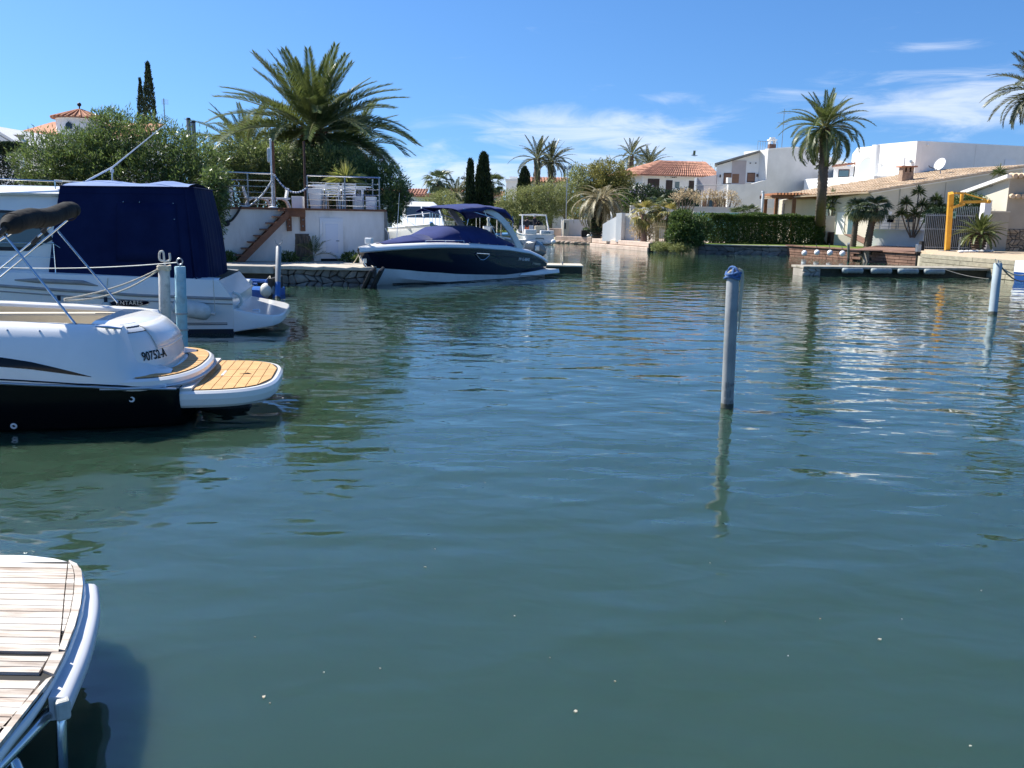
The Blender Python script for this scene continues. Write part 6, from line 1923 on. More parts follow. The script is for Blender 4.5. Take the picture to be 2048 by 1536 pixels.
def fan_palm(name, label, base, h, r_tr, R_, m, N_=22, seed=1, lean=(0, 0), group=None, e=(80, -45), rm=None, bark=None, skirt=0, pet=.6, droop=.35, cat='palm tree', taper=1.0):
    t = thing(name, label, cat, base, group=group, world=True)
    bx_, by_, bz_ = base
    top = Vector((bx_ + lean[0], by_ + lean[1], bz_ + h))
    palm_trunk(t, [base, (bx_ + lean[0] * .35, by_ + lean[1] * .35, bz_ + h * .5), top], [r_tr * 1.15, r_tr, r_tr * taper], bark or M_PALMBARK, rings=int(max(8, h * 7)), knob=.14, n=10)
    ms = [fan_mesh('fan_leaf', R_, m, rm or M_RACHIS, seed=seed + i, pet=pet, droop=droop + .2 * i) for i in range(3)]
    palm_crown(t, top, ms, N_, e[0], e[1], .04, seed=seed, name='fan_leaf')
    if skirt:
        ms2 = [fan_mesh('dry_leaf', R_ * .8, LM_STRAW, M_RACHIS_DRY, seed=seed + 9, pet=pet * .8, droop=.5)]
        palm_crown(t, top + Vector((0, 0, -.12)), ms2, skirt, -35, -75, .05, seed=seed + 3, name='dry_leaf')
    return t

def rosette_mesh(name, n, L_, w, m, e0=85, e1=-25, seed=1, bend=.25):
    r = random.Random(seed)
    b = MB()
    for i in range(n):
        f = (i + .5) / n
        el_ = radians(e0 + (e1 - e0) * f) + r.uniform(-.12, .12); yaw = i * 2.39996
        d = Vector((cos(el_) * cos(yaw), cos(el_) * sin(yaw), sin(el_))); s = Vector((-sin(yaw), cos(yaw), 0))
        ln = L_ * r.uniform(.8, 1.1); ww = w * r.uniform(.8, 1.1)
        m1 = d * ln * .55; tp_ = d * ln + Vector((0, 0, -bend * ln * cos(el_)))
        b.add([s * ww * .3, m1 + s * ww * .5, tp_, m1 - s * ww * .5, -s * ww * .3], [(0, 1, 2, 3, 4)])
    return b.mesh(name, m)

def yucca(name, label, base, heads, m, L_=.55, w=.05, r_=.06, group=None, n=60, seed=1, cat='plant'):
    t = thing(name, label, cat, base, group=group, world=True)
    me = rosette_mesh('leaf_rosette', n, L_, w, m, seed=seed)
    base = Vector(base)
    for i, h in enumerate(heads):
        tp_ = base + Vector(h)
        b = MB(); b.tube(smooth_path([base + Vector((h[0] * .15, h[1] * .15, 0)), base.lerp(tp_, .5) + Vector((h[0] * .12, 0, -.05)), tp_], 4), [r_ * (1 - .04 * k) for k in range(9)], 7); b.build('stem', M_BARK, t, smooth=True)
        inst('leaf_rosette', me, t, tp_, Quaternion((0, 0, 1), i * 1.3), (1, 1, 1))
    return t

def cypress(name, label, base, h, r_, n, seed=1, m=LM_DARK, prof=None, group=None, lsize=.16):
    """columnar conifer of upright scale sprays"""
    t = thing(name, label, 'cypress tree', base, group=group, world=True)
    r = np.random.default_rng(seed)
    f = r.random(n) ** .8
    P0 = prof or [(0, .5), (.06, .85), (.25, 1.0), (.5, .9), (.75, .62), (.9, .35), (1, .02)]
    rad = np.interp(f, [p_[0] for p_ in P0], [p_[1] for p_ in P0]) * r_
    th = r.random(n) * 2 * pi
    lum = 1 + .16 * np.sin(th * 3 + f * 21) * np.sin(f * 34 + th * 2) + .08 * np.sin(f * 90 + th * 5)
    dep = 1 - r.random(n) ** 2 * .45
    P = np.stack([base[0] + rad * lum * dep * np.cos(th), base[1] + rad * lum * dep * np.sin(th), base[2] + f * h], 1)
    A = unit(np.stack([np.cos(th) * .35, np.sin(th) * .35, np.ones(n)], 1) + r.normal(size=(n, 3)) * .25)
    S = unit(np.cross(A, r.normal(size=(n, 3))))
    V, F_ = leaves_np(P, A, S, lsize * r.uniform(.7, 1.6, n), lsize * .45)
    inst('foliage', mesh_np('foliage', V, F_, m), t)
    MB().tube([base, (base[0], base[1], base[2] + h * .8)], [r_ * .18, .02], 7).build('trunk', M_BARK, t)
    return t

def tree(name, label, base, h, blobs, n, ln, w, m, r0=.15, seed=1, group=None, sprig=5, cat='tree', limbs_n=9, **kw):
    t = thing(name, label, cat, base, group=group, world=True)
    rr = random.Random(seed)
    tips = []
    for i in range(limbs_n):
        q = blobs[i % len(blobs)]
        tips.append((q[0] + rr.uniform(-.45, .45) * q[3], q[1] + rr.uniform(-.4, .4) * q[4], q[2] + rr.uniform(-.1, .5) * q[5]))
    fork = Vector((base[0], base[1], base[2] + h * .3))
    b = MB(); b.tube([base, Vector(base).lerp(fork, .5) + Vector((.05, 0, 0)), fork], [r0 * 1.15, r0, r0 * .85], 9)
    for tp_ in tips:
        tp_ = Vector(tp_); md = fork.lerp(tp_, .5) + Vector((rr.uniform(-.2, .2), rr.uniform(-.2, .2), .15))
        b.tube(smooth_path([fork, md, tp_], 4), [r0 * .6 * (1 - .1 * k) for k in range(9)], 6)
    b.build('trunk', M_BARK, t, smooth=True)
    cloud('crown', blobs, n, ln, w, m, t, seed=seed, sprig=sprig, **kw)
    return t

# ================================================================ LEFT BANK: terrace, furniture, hedges, palms
TA, TB = Vector((-10.34, 30.3, 0)), Vector((-4.75, 32.5, 0))
tt = (TB - TA).normalized(); tn_ = Vector((tt.y, -tt.x, 0))          # along the wall, out towards the canal
ZD = 2.34
def tw(px_f, z, o=0.0):
    """point on the terrace wall face at fraction along, height, offset out"""
    p_ = TA + tt * px_f + tn_ * o
    return Vector((p_.x, p_.y, z))
TL = (TB - TA).length
terr = thing('terrace_wall', 'stained white plaster terrace wall with door above the stone quay', 'wall', (*TA.xy, .56), world=True)
bk = -tn_ * 5.5
MB().prism([TA.xy[:], TB.xy[:], (TB + bk).xy[:], (TA + bk - tt * 8).xy[:], (TA - tt * 8).xy[:]], .3, ZD).build('plaster_block', M_PLASTER_ST, terr)
bd = MB()
for i in range(10):
    a, e = -8 + (TL + 8.05) * i / 10, -8 + (TL + 8.05) * (i + 1) / 10
    MB().bar(tw(a + .004, ZD + .035, .03), tw(e - .004, ZD + .035, .03), .16, .07).build('edge_board', M_WOODBROWN, terr, bevel=.006)
for j in range(30):
    MB().bar(tw(-8, ZD + .03, -.07 - .17 * j), tw(TL + .05 + .0 * j, ZD + .03, -.07 - .17 * j), .155, .04).build('deck_board', M_WOODBROWN, terr)
ZF = ZD + .06
MB().bar(tw(TL + .04, .5, .0), tw(TL + .04, ZD, .0), .1, .12, up=(0, 1, 0)).build('corner_post', mat('grey_weathered_post', (.2, .2, .19), .8), terr)
MB().tube([tw(TL + .12, .5, .05), tw(TL + .12, 1.5, .05), tw(TL + .0, 1.75, .06)], .018, 8).build('white_conduit', M_PVC, terr)
# fractions along the wall for pixel columns (measured on the wall line)
FX_ = lambda X_: (X_ - TA.x) / tt.x
# door
d0, d1 = FX_(-6.95), FX_(-6.18)
z0_, z1_ = .64, 2.08
door = MB().bar(tw((d0 + d1) / 2 - (d1 - d0) / 2, (z0_ + z1_) / 2, .02), tw(d1, (z0_ + z1_) / 2, .02), .06, z1_ - z0_).build('door_frame', M_PVC, terr, bevel=.01)
MB().bar(tw(d0 + .10, (z0_ + z1_) / 2, .056), tw(d1 - .10, (z0_ + z1_) / 2, .056), .03, z1_ - z0_ - .2).build('door_leaf', M_PVC, door, bevel=.012)
MB().bar(tw(d0 + .19, (z0_ + z1_) / 2, .075), tw(d1 - .19, (z0_ + z1_) / 2, .075), .016, z1_ - z0_ - .4).build('door_panel', mat('blue_white_panel', (.66, .70, .78), .25), door, bevel=.006)
MB().tube([tw(d1 - .16, 1.28, .08), tw(d1 - .16, 1.28, .12), tw(d1 - .27, 1.28, .12)], .011, 6).build('door_handle', M_STEEL, door)
MB().bar(tw(d0 + .02, .60, .05), tw(d1 - .02, .60, .05), .12, .09).build('door_step', M_CAULK, door)
# timber stair along the wall with landing
st = thing('wooden_stair', 'brown wooden stair climbing the white wall to the terrace', 'stairs', tw(FX_(-9.6), .58, .3), world=True)
s0, s1 = FX_(-9.71), FX_(-8.11)
n = 8
for i in range(n):
    f = (i + .5) / n
    a = s0 + (s1 - s0) * (i + .1) / n; zz = .60 + (ZD - .60) * (i + .9) / n
    MB().bar(tw(a, zz, .32), tw(a + (s1 - s0) / n + .06, zz, .32), .6, .04).build('tread', M_WOODBROWN, st, bevel=.005)
    MB().bar(tw(a + (s1 - s0) / n * .95, zz - .12, .32), tw(a + (s1 - s0) / n * .95 + .02, zz - .12, .32), .56, .22).build('riser', M_WOODBROWN, st)
for o in (.04, .62):
    b = MB(); b.slab([tw(s0 - .0, .56, o), tw(s0 + .30, .56, o), tw(s1 + .1, ZD - .26, o), tw(s1 + .1, ZD + .0, o)], tn_, .04); b.build('stringer', M_WOODBROWN, st)
l0, l1 = FX_(-8.11), FX_(-7.45)
MB().bar(tw(l0, ZD - .10, .36), tw(l1, ZD - .10, .36), .06, .26).build('landing_beam', M_WOODBROWN, st, bevel=.01)
for j in range(3): MB().bar(tw(l0, ZD + .045, .12 + .16 * j), tw(l1, ZD + .045, .12 + .16 * j), .15, .04).build('landing_board', M_WOODBROWN, st)
for a in (l0 + .1, l1 - .14):
    MB().bar(tw(a, ZD - .42, .05), tw(a + .17, ZD - .42, .05), .08, .62).build('bracket', M_WOODBROWN, st, bevel=.008)
    for zz in (ZD - .33, ZD - .55): MB().sph(tw(a + .085, zz, .095), .03, 8).build('bolt', M_GALV, st)

def railing(name, label, fs, zt, posts, back=None):
    t = thing(name, label, 'railing', tw(fs[0], ZF, -.05), world=True)
    for f in posts:
        MB().bar(tw(f, ZF, -.06), tw(f, zt, -.06), .03, .045, up=(1, 0, 0)).build('post', M_GALV, t)
    MB().tube([tw(fs[0], zt, -.06), tw(fs[1], zt, -.06)], .025, 8).build('top_rail', M_STEEL, t, smooth=True)
    for k in range(5):
        z = ZF + .12 + (zt - ZF - .12) * k / 5.2
        MB().tube([tw(fs[0], z, -.06), tw(fs[1], z, -.06)], .012, 6).build('bar', M_STEEL, t, smooth=True)
    if back:
        MB().tube([tw(fs[1], zt, -.06), tw(fs[1], zt, -back)], .025, 8).build('top_rail', M_STEEL, t, smooth=True)
        for k in range(5):
            z = ZF + .12 + (zt - ZF - .12) * k / 5.2
            MB().tube([tw(fs[1], z, -.06), tw(fs[1], z, -back)], .012, 6).build('bar', M_STEEL, t, smooth=True)
        for q in (.35, .7, 1.0): MB().bar(tw(fs[1], ZF, -back * q), tw(fs[1], zt, -back * q), .03, .045, up=(1, 0, 0)).build('post', M_GALV, t)
    return t
r0_, r1_ = FX_(-10.49), FX_(-8.37)
ZR = 3.56
railing('terrace_railing', 'steel bar railing on the terrace left of the stair', (r0_, r1_), ZR, [FX_(-10.05), FX_(-9.18), r1_])
q0_, q1_ = FX_(-7.31), FX_(-4.9)
railing('terrace_railing', 'steel bar railing on the terrace right of the stair, round the table', (q0_, q1_), ZR - .02, [q0_, FX_(-6.08), q1_ - .02], back=3.5)

# poles on the terrace
def pole(name, label, f, o, z1, r_, m, cat='pole', base_r=None):
    t = thing(name, label, cat, tw(f, ZF, o), world=True)
    MB().tube([tw(f, ZF, o), tw(f, z1, o)], r_, 10).build('shaft', m, t, smooth=True)
    if base_r: MB().lathe([(base_r, 0), (base_r, .03), (r_ * 1.6, .06)], tw(f, ZF, o), 16).build('foot', m, t, smooth=True)
    return t
pf = FX_(-8.44)
t = pole('white_lamp_pole', 'thin white pole with round foot on the terrace edge', pf, .0, 4.68, .03, M_PVC, base_r=.14)
MB().box(tw(pf - .04, 4.18, -.05), (.16, .12, .5), 0).build('hanging_cloth', M_PVC_OLD, t, bevel=.05)
MB().sph(tw(pf, 4.69, 0), .05, 10).build('finial', M_PVC, t, smooth=True)
pole('dark_wood_post', 'dark brown wooden post on the terrace beside the white pole', FX_(-8.34), -.5, 4.67, .07, M_WOODBROWN)
pole('rusty_post', 'thin rusty brown post at the head of the stair', FX_(-7.38), -.05, 4.7, .04, mat('rusty_paint', (.10, .05, .035), .8, (.06, .035, .03), 8))
# string of small floats
fs_ = thing('float_string', 'sagging string of white and blue floats across the stair opening', 'rope', tw(r1_, ZR, 0), world=True)
pts = catenary(tw(r1_, ZR, 0), tw(q0_, ZR - .42, 0), .38, 40)
MB().tube(pts, .012, 5).build('cord', M_ROPE_BLUE, fs_)
for i in range(1, 40):
    p_ = pts[i]; d_ = (pts[i + 1] - pts[i - 1]).normalized()
    MB().tube([p_ - d_ * .022, p_, p_ + d_ * .022], [.018, .036, .018], 8).build('float', M_PVC if i % 3 else M_ROPE_BLUE, fs_, smooth=True)
# black and grey hose over the wall
hz = [tw(FX_(-8.44), 3.31, .05), tw(FX_(-8.67), 2.95, .06), tw(FX_(-8.87), 2.71, .06), tw(FX_(-9.18), 2.45, .08), tw(FX_(-9.43), ZF + .05, .12), tw(FX_(-9.54), 2.22, .1), tw(FX_(-9.73), 1.96, .05), tw(FX_(-9.89), 1.91, .04)]
t = thing('garden_hose', 'grey and black hose looping over the white terrace wall', 'hose', hz[-1], world=True)
MB().tube(smooth_path(hz[:5], 5), .035, 8).build('grey_length', M_GALV, t, smooth=True)
MB().tube(smooth_path(hz[4:], 5), .04, 8).build('black_length', M_RUBBER, t, smooth=True)
MB().lathe([(.1, 0), (.1, .08), (.05, .12)], hz[-1] + Vector((0, .08, -.06)), 12, 0, Matrix.Rotation(radians(90), 3, 'X')).build('wall_tap', M_RUBBER, t)

# planters
def planter(label, f, o, w0, w1, h, plant=True, seed=1):
    t = thing('white_planter', label, 'planter', tw(f, ZF, o), group='white planters on the terrace', world=True)
    c = tw(f, ZF, o)
    sq = lambda w, z: [(c.x - w / 2, c.y - w / 2, c.z + z), (c.x + w / 2, c.y - w / 2, c.z + z), (c.x + w / 2, c.y + w / 2, c.z + z), (c.x - w / 2, c.y + w / 2, c.z + z)]
    b = MB(); b.loft([sq(w0, 0), sq(w1, h), sq(w1 * .88, h), sq(w1 * .86, h - .08)], closed=True, cap0=True, cap1=True); b.build('pot', M_PVC, t, bevel=.01)
    if plant: cloud('plant', [(c.x, c.y, c.z + h + .12, w1 * .5, w1 * .5, .16)], 350, .12, .035, LM_OLE2, t, seed=seed)
    return t
planter('tall white planter at the far left of the terrace by the oleander', FX_(-9.85), -.4, .30, .40, .74, seed=3)
planter('low white box planter between the post and the stair head', FX_(-7.56), -.5, .36, .38, .42, False)
planter('tall tapered white planter left of the white table', FX_(-6.96), -.5, .34, .50, .70, False)
planter('white box planter under the right half of the white table', FX_(-5.48), -.9, .34, .36, .48, False)
planter('white box planter at the right end of the terrace rail', FX_(-5.12), -.4, .34, .36, .46, False)
# loungers
def lounger(label, fa, fb, fback, zb):
    t = thing('sun_lounger', label, 'sun lounger', tw((fa + fb) / 2, ZF, -.9), group='white sun loungers on the terrace', world=True)
    z = ZF + .33
    for o in (-.62, -1.18):
        MB().bar(tw(fa, z, o), tw(fb, z, o), .05, .07).build('side_rail', M_PVC, t, bevel=.015)
        for f, s in ((fa + .15, -1), (fb - .15, 1)):
            MB().tube(smooth_path([tw(f - s * .1, z, o), tw(f + s * .06, z - .1, o), tw(f + s * .16, ZF, o)], 4), .03, 8).build('leg', M_PVC, t, smooth=True)
        MB().tube(smooth_path([tw(fback, z, o), tw(fback + (fback - (fa + fb) / 2) * .18, z + .2, o), tw(fback + (fback - (fa + fb) / 2) * .30, z + zb, o)], 4), .03, 8).build('back_rail', M_PVC, t, smooth=True)
    for i in range(9):
        f = fa + (fb - fa) * (i + .5) / 9
        MB().bar(tw(f, z + .02, -.62), tw(f, z + .02, -1.18), .12, .02).build('slat', M_PVC, t)
    e = fback + (fback - (fa + fb) / 2) * .18
    for i in range(5):
        k = (i + .5) / 5
        f = fback + (fback - (fa + fb) / 2) * .30 * k
        MB().bar(tw(f, z + zb * k + .02, -.62), tw(f, z + zb * k + .02, -1.18), .02, .06).build('back_slat', M_PVC, t)
lounger('white sun lounger with its back raised towards the left planter', FX_(-9.21), FX_(-8.42), FX_(-9.17), .38)
lounger('white sun lounger with its back raised towards the stair', FX_(-8.43), FX_(-7.8), FX_(-7.91), .36)
# table and plastic chairs
ta_, tb_ = FX_(-7.13), FX_(-5.03)
tz = 3.22
t = thing('white_table', 'long white garden table behind the right railing', 'table', tw((ta_ + tb_) / 2, ZF, -1.2), world=True)
MB().bar(tw(ta_, tz, -1.25), tw(tb_, tz, -1.25), .9, .05).build('tabletop', M_PVC, t, bevel=.01)
MB().bar(tw(ta_ + .2, tz - .07, -.88), tw(tb_ - .2, tz - .07, -.88), .03, .09).build('apron', M_PVC, t)
for f in (ta_ + .32, tb_ - .32):
    for o in (-.9, -1.6): MB().bar(tw(f, ZF, o), tw(f, tz - .03, o), .09, .09, up=(1, 0, 0)).build('leg', M_PVC, t)
def chair(label, f, o, face):
    t = thing('garden_chair', label, 'chair', tw(f, ZF, o), group='white plastic garden chairs', world=True)
    for a, c_ in ((-.22, -.2), (.22, -.2), (-.22, .2), (.22, .2)):
        MB().tube([tw(f + a * 1.1, ZF, o + c_ * 1.1), tw(f + a, ZF + .44, o + c_)], .022, 8).build('leg', M_PVC, t, smooth=True)
    MB().bar(tw(f - .25, ZF + .44, o), tw(f + .25, ZF + .44, o), .46, .035).build('seat', M_PVC, t, bevel=.01)
    ob = o + .22 * face
    for i in range(5):
        MB().tube(smooth_path([tw(f - .23, ZF + .54 + .085 * i, ob), tw(f, ZF + .56 + .085 * i, ob + .06 * face), tw(f + .23, ZF + .54 + .085 * i, ob)], 4), .026, 8).build('back_slat', M_PVC, t, smooth=True)
    for s in (-1, 1):
        MB().tube([tw(f + .23 * s, ZF + .44, ob), tw(f + .24 * s, ZF + .93, ob + .03 * face)], .02, 8).build('back_post', M_PVC, t, smooth=True)
        MB().tube(smooth_path([tw(f + .25 * s, ZF + .66, ob), tw(f + .27 * s, ZF + .67, o), tw(f + .25 * s, ZF + .44, o - .22 * face)], 4), .022, 8).build('armrest', M_PVC, t, smooth=True)
chair('white plastic chair with slatted back, left one in front of the table', FX_(-6.44), -.62, 1)
chair('white plastic chair with slatted back, right one in front of the table', FX_(-5.88), -.62, 1)
chair('white plastic chair behind the table, its back rising above the tabletop', FX_(-6.59), -1.95, -1)

# stump, quay plants
t = thing('tree_stump', 'cut grey-brown tree stump with flat top on the quay', 'stump', (-7.66, 31.68, 0.6), world=True)
c = Vector((-7.58, 31.35, 0.6)); rr = random.Random(8)
b = MB(); secs = []
for k, (z, r_) in enumerate(((-.02, .40), (.12, .36), (.4, .33), (.7, .31), (.9, .31))):
    secs.append([(c.x + (r_ + .05 * sin(j * 2.4 + k * .4) + rr.uniform(-.03, .03)) * cos(2 * pi * j / 20), c.y + .25 + (r_ + .05 * sin(j * 2.4 + k * .4)) * sin(2 * pi * j / 20), c.z + z) for j in range(20)])
b.loft(secs, closed=True); b.build('bark', mat('stump_bark', (.10, .085, .07), .95, (.19, .16, .13), 5, bump=1.0, bscale=12, stretch=(2, 2, .5)), t, smooth=True)
MB().slab(secs[-1], (0, 0, 1), .02).build('cut_face', mat('cut_wood_grey', (.17, .145, .12), .9, (.11, .09, .08), 6), t)
for k in range(7):
    a = -pi * .1 - pi * .8 * k / 6
    MB().tube(smooth_path([(c.x + .3 * cos(a), c.y + .25 + .33 * sin(a), c.z + .85), (c.x + .36 * cos(a + .15), c.y + .25 + .36 * sin(a + .1), c.z + .45), (c.x + .42 * cos(a), c.y + .25 + .42 * sin(a), c.z + .0)], 4), .025, 6).build('root_strand', M_BARK, t, smooth=True)
t = thing('young_palm', 'small young palm growing beside the tree stump', 'palm tree', (-7.15, 31.5, 0.6), world=True)
ypm = frond_set('y', 1.0, 26, .34, .022, LM_PALM, M_RACHIS, [.5, .9, 1.4], seed=40, thick=.012)
palm_crown(t, Vector((-7.15, 31.5, 0.6)) + Vector((0, .1, .15)), ypm, 16, 80, 5, .03, seed=5)
MB().lathe([(.09, 0), (.11, .1), (.05, .2)], (-7.23, 31.87, 0.58), 10).build('trunk', M_PALMBARK, t, smooth=True)
for k, (p_, lab) in enumerate((((-9.78, 29.92, 0.6), 'low weed tuft at the wall foot left of the stair'), ((-7.86, 30.57, 0.6), 'low weed tuft at the foot of the stump'), ((-5.82, 31.26, 0.6), 'leafy weed at the wall foot right of the door'), ((-5.31, 30.76, 0.6), 'leafy weed at the wall foot nearest the navy boat bow'))):
    t = thing('weed_tuft', lab, 'weed', p_, group='weeds along the terrace wall foot', world=True)
    cloud('leaves', [(p_[0], p_[1] + .1, p_[2] + .12, .32, .18, .16)], 420, .13, .045, LM_HEDGE, t, seed=50 + k)
    MB().tube([p_, (p_[0], p_[1] + .05, p_[2] + .15)], .01, 5).build('stem', M_BARK, t)

# ---- hedges and shrubs
shrub('oleander_bush', 'large sunlit oleander bush behind the cruiser tent', 'bush',
      [(*(-16.31, 31.5, 3.78), 1.2, 1.0, 1.15), (*(-15.31, 31.8, 3.98), 1.3, 1.1, 1.05), (*(-14.03, 32.0, 4.58), 1.2, 1.1, 1.05), (*(-12.56, 31.8, 4.16), 1.3, 1.1, 1.2), (*(-11.32, 31.5, 3.74), 1.1, 1.0, 1.1), (*(-15.59, 31.0, 3.05), 1.5, 1.0, 1.2), (*(-13.43, 31.2, 3.1), 1.7, 1.0, 1.3), (*(-11.45, 31.0, 2.79), 1.1, .9, 1.3), (*(-14.51, 32.2, 5.28), .5, .5, .45), (*(-14.71, 32.0, 3.71), 1.4, 1.0, 1.2)],
      52000, .17, .035, LM_OLE, stems=24, seed=21, sprig=6, up=.4, base=(-13.5, 31.5, .56))
shrub('oleander_bush', 'dark oleander hanging over the terrace wall beside the cruiser tent', 'bush',
      [(*(-9.98, 29.6, 2.62), .42, .4, .9), (*(-10.08, 29.4, 1.97), .36, .36, .8), (*(-10.02, 30.0, 3.2), .4, .5, .5)], 7000, .16, .034, LM_OLE, stems=5, seed=22, sprig=5, up=-.3)
shrub('oleander_bush', 'pale leafy oleander behind the left terrace railing', 'bush',
      [(*(-11.77, 35.2, 4.02), 1.0, .8, .8), (*(-10.65, 35.4, 4.2), 1.1, .9, .95), (*(-9.52, 35.6, 4.18), 1.0, .9, .85), (*(-10.96, 35.0, 3.17), 1.2, .8, .9), (*(-9.55, 35.2, 3.2), 1.2, .8, .9), (*(-10.17, 35.4, 3.77), 1.2, .9, .9)], 26000, .15, .034, LM_OLE2, stems=12, seed=23, sprig=6, up=.35)
shrub('oleander_bush', 'pale leafy oleander behind the table on the right of the terrace', 'bush',
      [(*(-8.49, 35.8, 3.82), .9, .8, .9), (*(-7.53, 36.0, 4.04), 1.0, .8, .9), (*(-8.57, 35.6, 3.03), .9, .8, .7), (*(-7.37, 35.6, 3.15), 1.1, .8, .8), (*(-6.18, 35.6, 3.27), 1.0, .8, .9), (*(-6.63, 36.0, 3.96), .8, .8, .75)], 24000, .15, .034, LM_OLE2, stems=10, seed=24, sprig=6, up=.35)
shrub('oleander_bush', 'loose oleander with pink blossom at the terrace corner', 'bush',
      [(*(-5.07, 35.5, 3.38), .75, .7, .8), (*(-4.61, 35.0, 3.09), .5, .6, .55), (*(-4.85, 34.6, 2.6), .55, .6, .5), (*(-5.59, 36.0, 3.88), .6, .6, .5), (*(-4.35, 35.0, 2.9), .3, .4, .35), (*(-4.6, 34.2, 2.26), .3, .4, .35)], 10500, .15, .032, LM_OLE, stems=9, seed=25, sprig=6, up=.25, flowers=160)
hedge_box('ivy_hedge', 'dark ivy-clad boundary hedge at the left edge', (-21.14, 33.0), (-17.83, 32.6), .8, .5, 4.45, 26000, .10, LM_IVY, seed=31)
t = thing('spiky_yucca', 'bright yellow-green yucca on the right of the terrace', 'plant', tw(FX_(-5.66), ZF, -1.9), world=True)
yb = tw(FX_(-5.69), ZF, -2.1)
MB().tube([yb, yb + Vector((0, 0, .9))], [.07, .05], 8).build('stem', M_BARK, t)
inst('leaf_rosette', rosette_mesh('leaf_rosette', 150, .95, .05, LM_CORDY, 88, -50, 3, .3), t, yb + Vector((0, 0, 1.0)))

# ---- palms behind the terrace
bigset = frond_set('big', 4.0, 120, .74, .038, LM_PALM, M_RACHIS, [.3, .6, .95, 1.25, 1.55, 1.8], seed=60, thick=.035, v=.5)
t = thing('canary_palm', 'large canary date palm with full crown behind the terrace', 'palm tree', (*Vector((-8.68, 38.5, 2.36)).xy, 1.8), world=True)
pc = Vector((-8.6, 38.5, 5.58))
palm_trunk(t, [(pc.x, pc.y, 1.0), (pc.x, pc.y, 3.2), (pc.x, pc.y, pc.z - .35)], [.42, .44, .5], M_REDBARK, rings=16, knob=.16, n=16)
b = MB(); rr = random.Random(3)
for i in range(60):
    a = i * 2.4; z = pc.z - 1.1 + 1.1 * i / 60
    b.tube([(pc.x + .42 * cos(a), pc.y + .42 * sin(a), z), (pc.x + .62 * cos(a), pc.y + .62 * sin(a), z + .28)], [.07, .03], 5)
b.build('leaf_bases', M_REDBARK, t)
palm_crown(t, pc, bigset, 124, 84, -55, .22, seed=8, bias=.78, scale=1.05)
t = thing('canary_palm', 'date palm mostly hidden behind the left shoulder of the large palm', 'palm tree', (*Vector((-13.84, 47.0, 2.32)).xy, .5), world=True)
pc = Vector((-14.07, 47.0, 5.26)); palm_trunk(t, [(pc.x, pc.y, .5), (pc.x, pc.y, 3), (pc.x, pc.y, pc.z)], [.35, .34, .36], M_PALMBARK, rings=12)
palm_crown(t, pc, bigset, 44, 75, -35, .2, seed=9, scale=.8)
t = thing('canary_palm', 'date palm drooping behind the right side of the large palm', 'palm tree', (*Vector((-7.85, 44.0, 2.41)).xy, .5), world=True)
pc = Vector((-7.99, 44.0, 5.46)); palm_trunk(t, [(pc.x, pc.y, .5), (pc.x, pc.y, 3), (pc.x, pc.y, pc.z)], [.35, .34, .36], M_PALMBARK, rings=12)
palm_crown(t, pc, bigset, 46, 70, -45, .2, seed=10, scale=.72)

# ---- beyond: cypresses, turret house, masts
cypress('slim_cypress', 'tall slim cypress, right and taller of the pair behind the oleander', (*Vector((-28.2, 70.0, 2.97)).xy, .5), 13.13 - .5, .58, 5200, 41, prof=[(0, .8), (.4, 1.0), (.6, .92), (.8, .6), (.93, .3), (1, .02)], group='slim cypresses behind the oleander', lsize=.2)
cypress('slim_cypress', 'slim cypress, left and shorter of the pair behind the oleander', (*Vector((-29.07, 70.5, 2.97)).xy, .5), 12.02 - .5, .36, 3600, 42, prof=[(0, .8), (.4, 1.0), (.7, .9), (.88, .45), (1, .02)], group='slim cypresses behind the oleander', lsize=.18)
M_TILE = mat('terracotta_tile', (.42, .17, .09), .85, (.52, .26, .15), 2.0, bump=.3, bscale=10, dirt=((.24, .15, .1), 3, .5), obj_rand=.1)
M_TILE_DK = mat('brown_terracotta_tile', (.20, .085, .05), .85, (.3, .14, .08), 3, bump=.3, bscale=10)
hb_ = Vector((-27.87, 58.0, 5.93)); ztur = 7.85; zap = 8.43
t = thing('turret_house', 'white house with brown-tiled pointed turret roof above the oleander', 'house', (hb_.x, hb_.y, .5), world=True)
R8 = 1.42
b = MB(); b.lathe([(R8, .4), (R8, ztur - .08), (R8 + .1, ztur - .04)], (hb_.x, hb_.y, 0), 14); b.build('turret_wall', M_PLASTER, t, smooth=True, angle=30)
rf = MB().lathe([(R8 + .28, ztur - .06), (R8 + .28, ztur), (.08, zap), (.02, zap + .02)], (hb_.x, hb_.y, 0), 14).build('turret_roof', M_TILE_DK, t)
for k in range(28):
    a = 2 * pi * k / 28
    MB().tube([(hb_.x + (R8 + .3) * cos(a), hb_.y + (R8 + .3) * sin(a), ztur + .02), (hb_.x + .12 * cos(a), hb_.y + .12 * sin(a), zap + .02)], [.075, .02], 6).build('tile_course', M_TILE, rf)
b = MB(); b.tube([(hb_.x, hb_.y, zap), (hb_.x, hb_.y, zap + .2)], .04, 8); b.sph((hb_.x, hb_.y, zap + .3), .13, 12); b.build('finial', M_RUBBER, rf, smooth=True)
b = MB(); b.slab([(hb_.x - .25, hb_.y - R8 - .01, ztur - .75), (hb_.x + .15, hb_.y - R8 - .01, ztur - .75), (hb_.x + .15, hb_.y - R8 - .01, ztur - .45), (hb_.x - .05, hb_.y - R8 - .01, ztur - .3), (hb_.x - .25, hb_.y - R8 - .01, ztur - .45)], (0, -1, 0), .03); b.build('arched_window', M_GLASS, t)
zl = 7.0
b = MB(); b.prism([(hb_.x - 3.4, hb_.y - .8), (hb_.x + 4, hb_.y - .8), (hb_.x + 4, hb_.y + 6), (hb_.x - 3.4, hb_.y + 6)], .4, zl - .3); b.build('wing_wall', M_PLASTER, t)
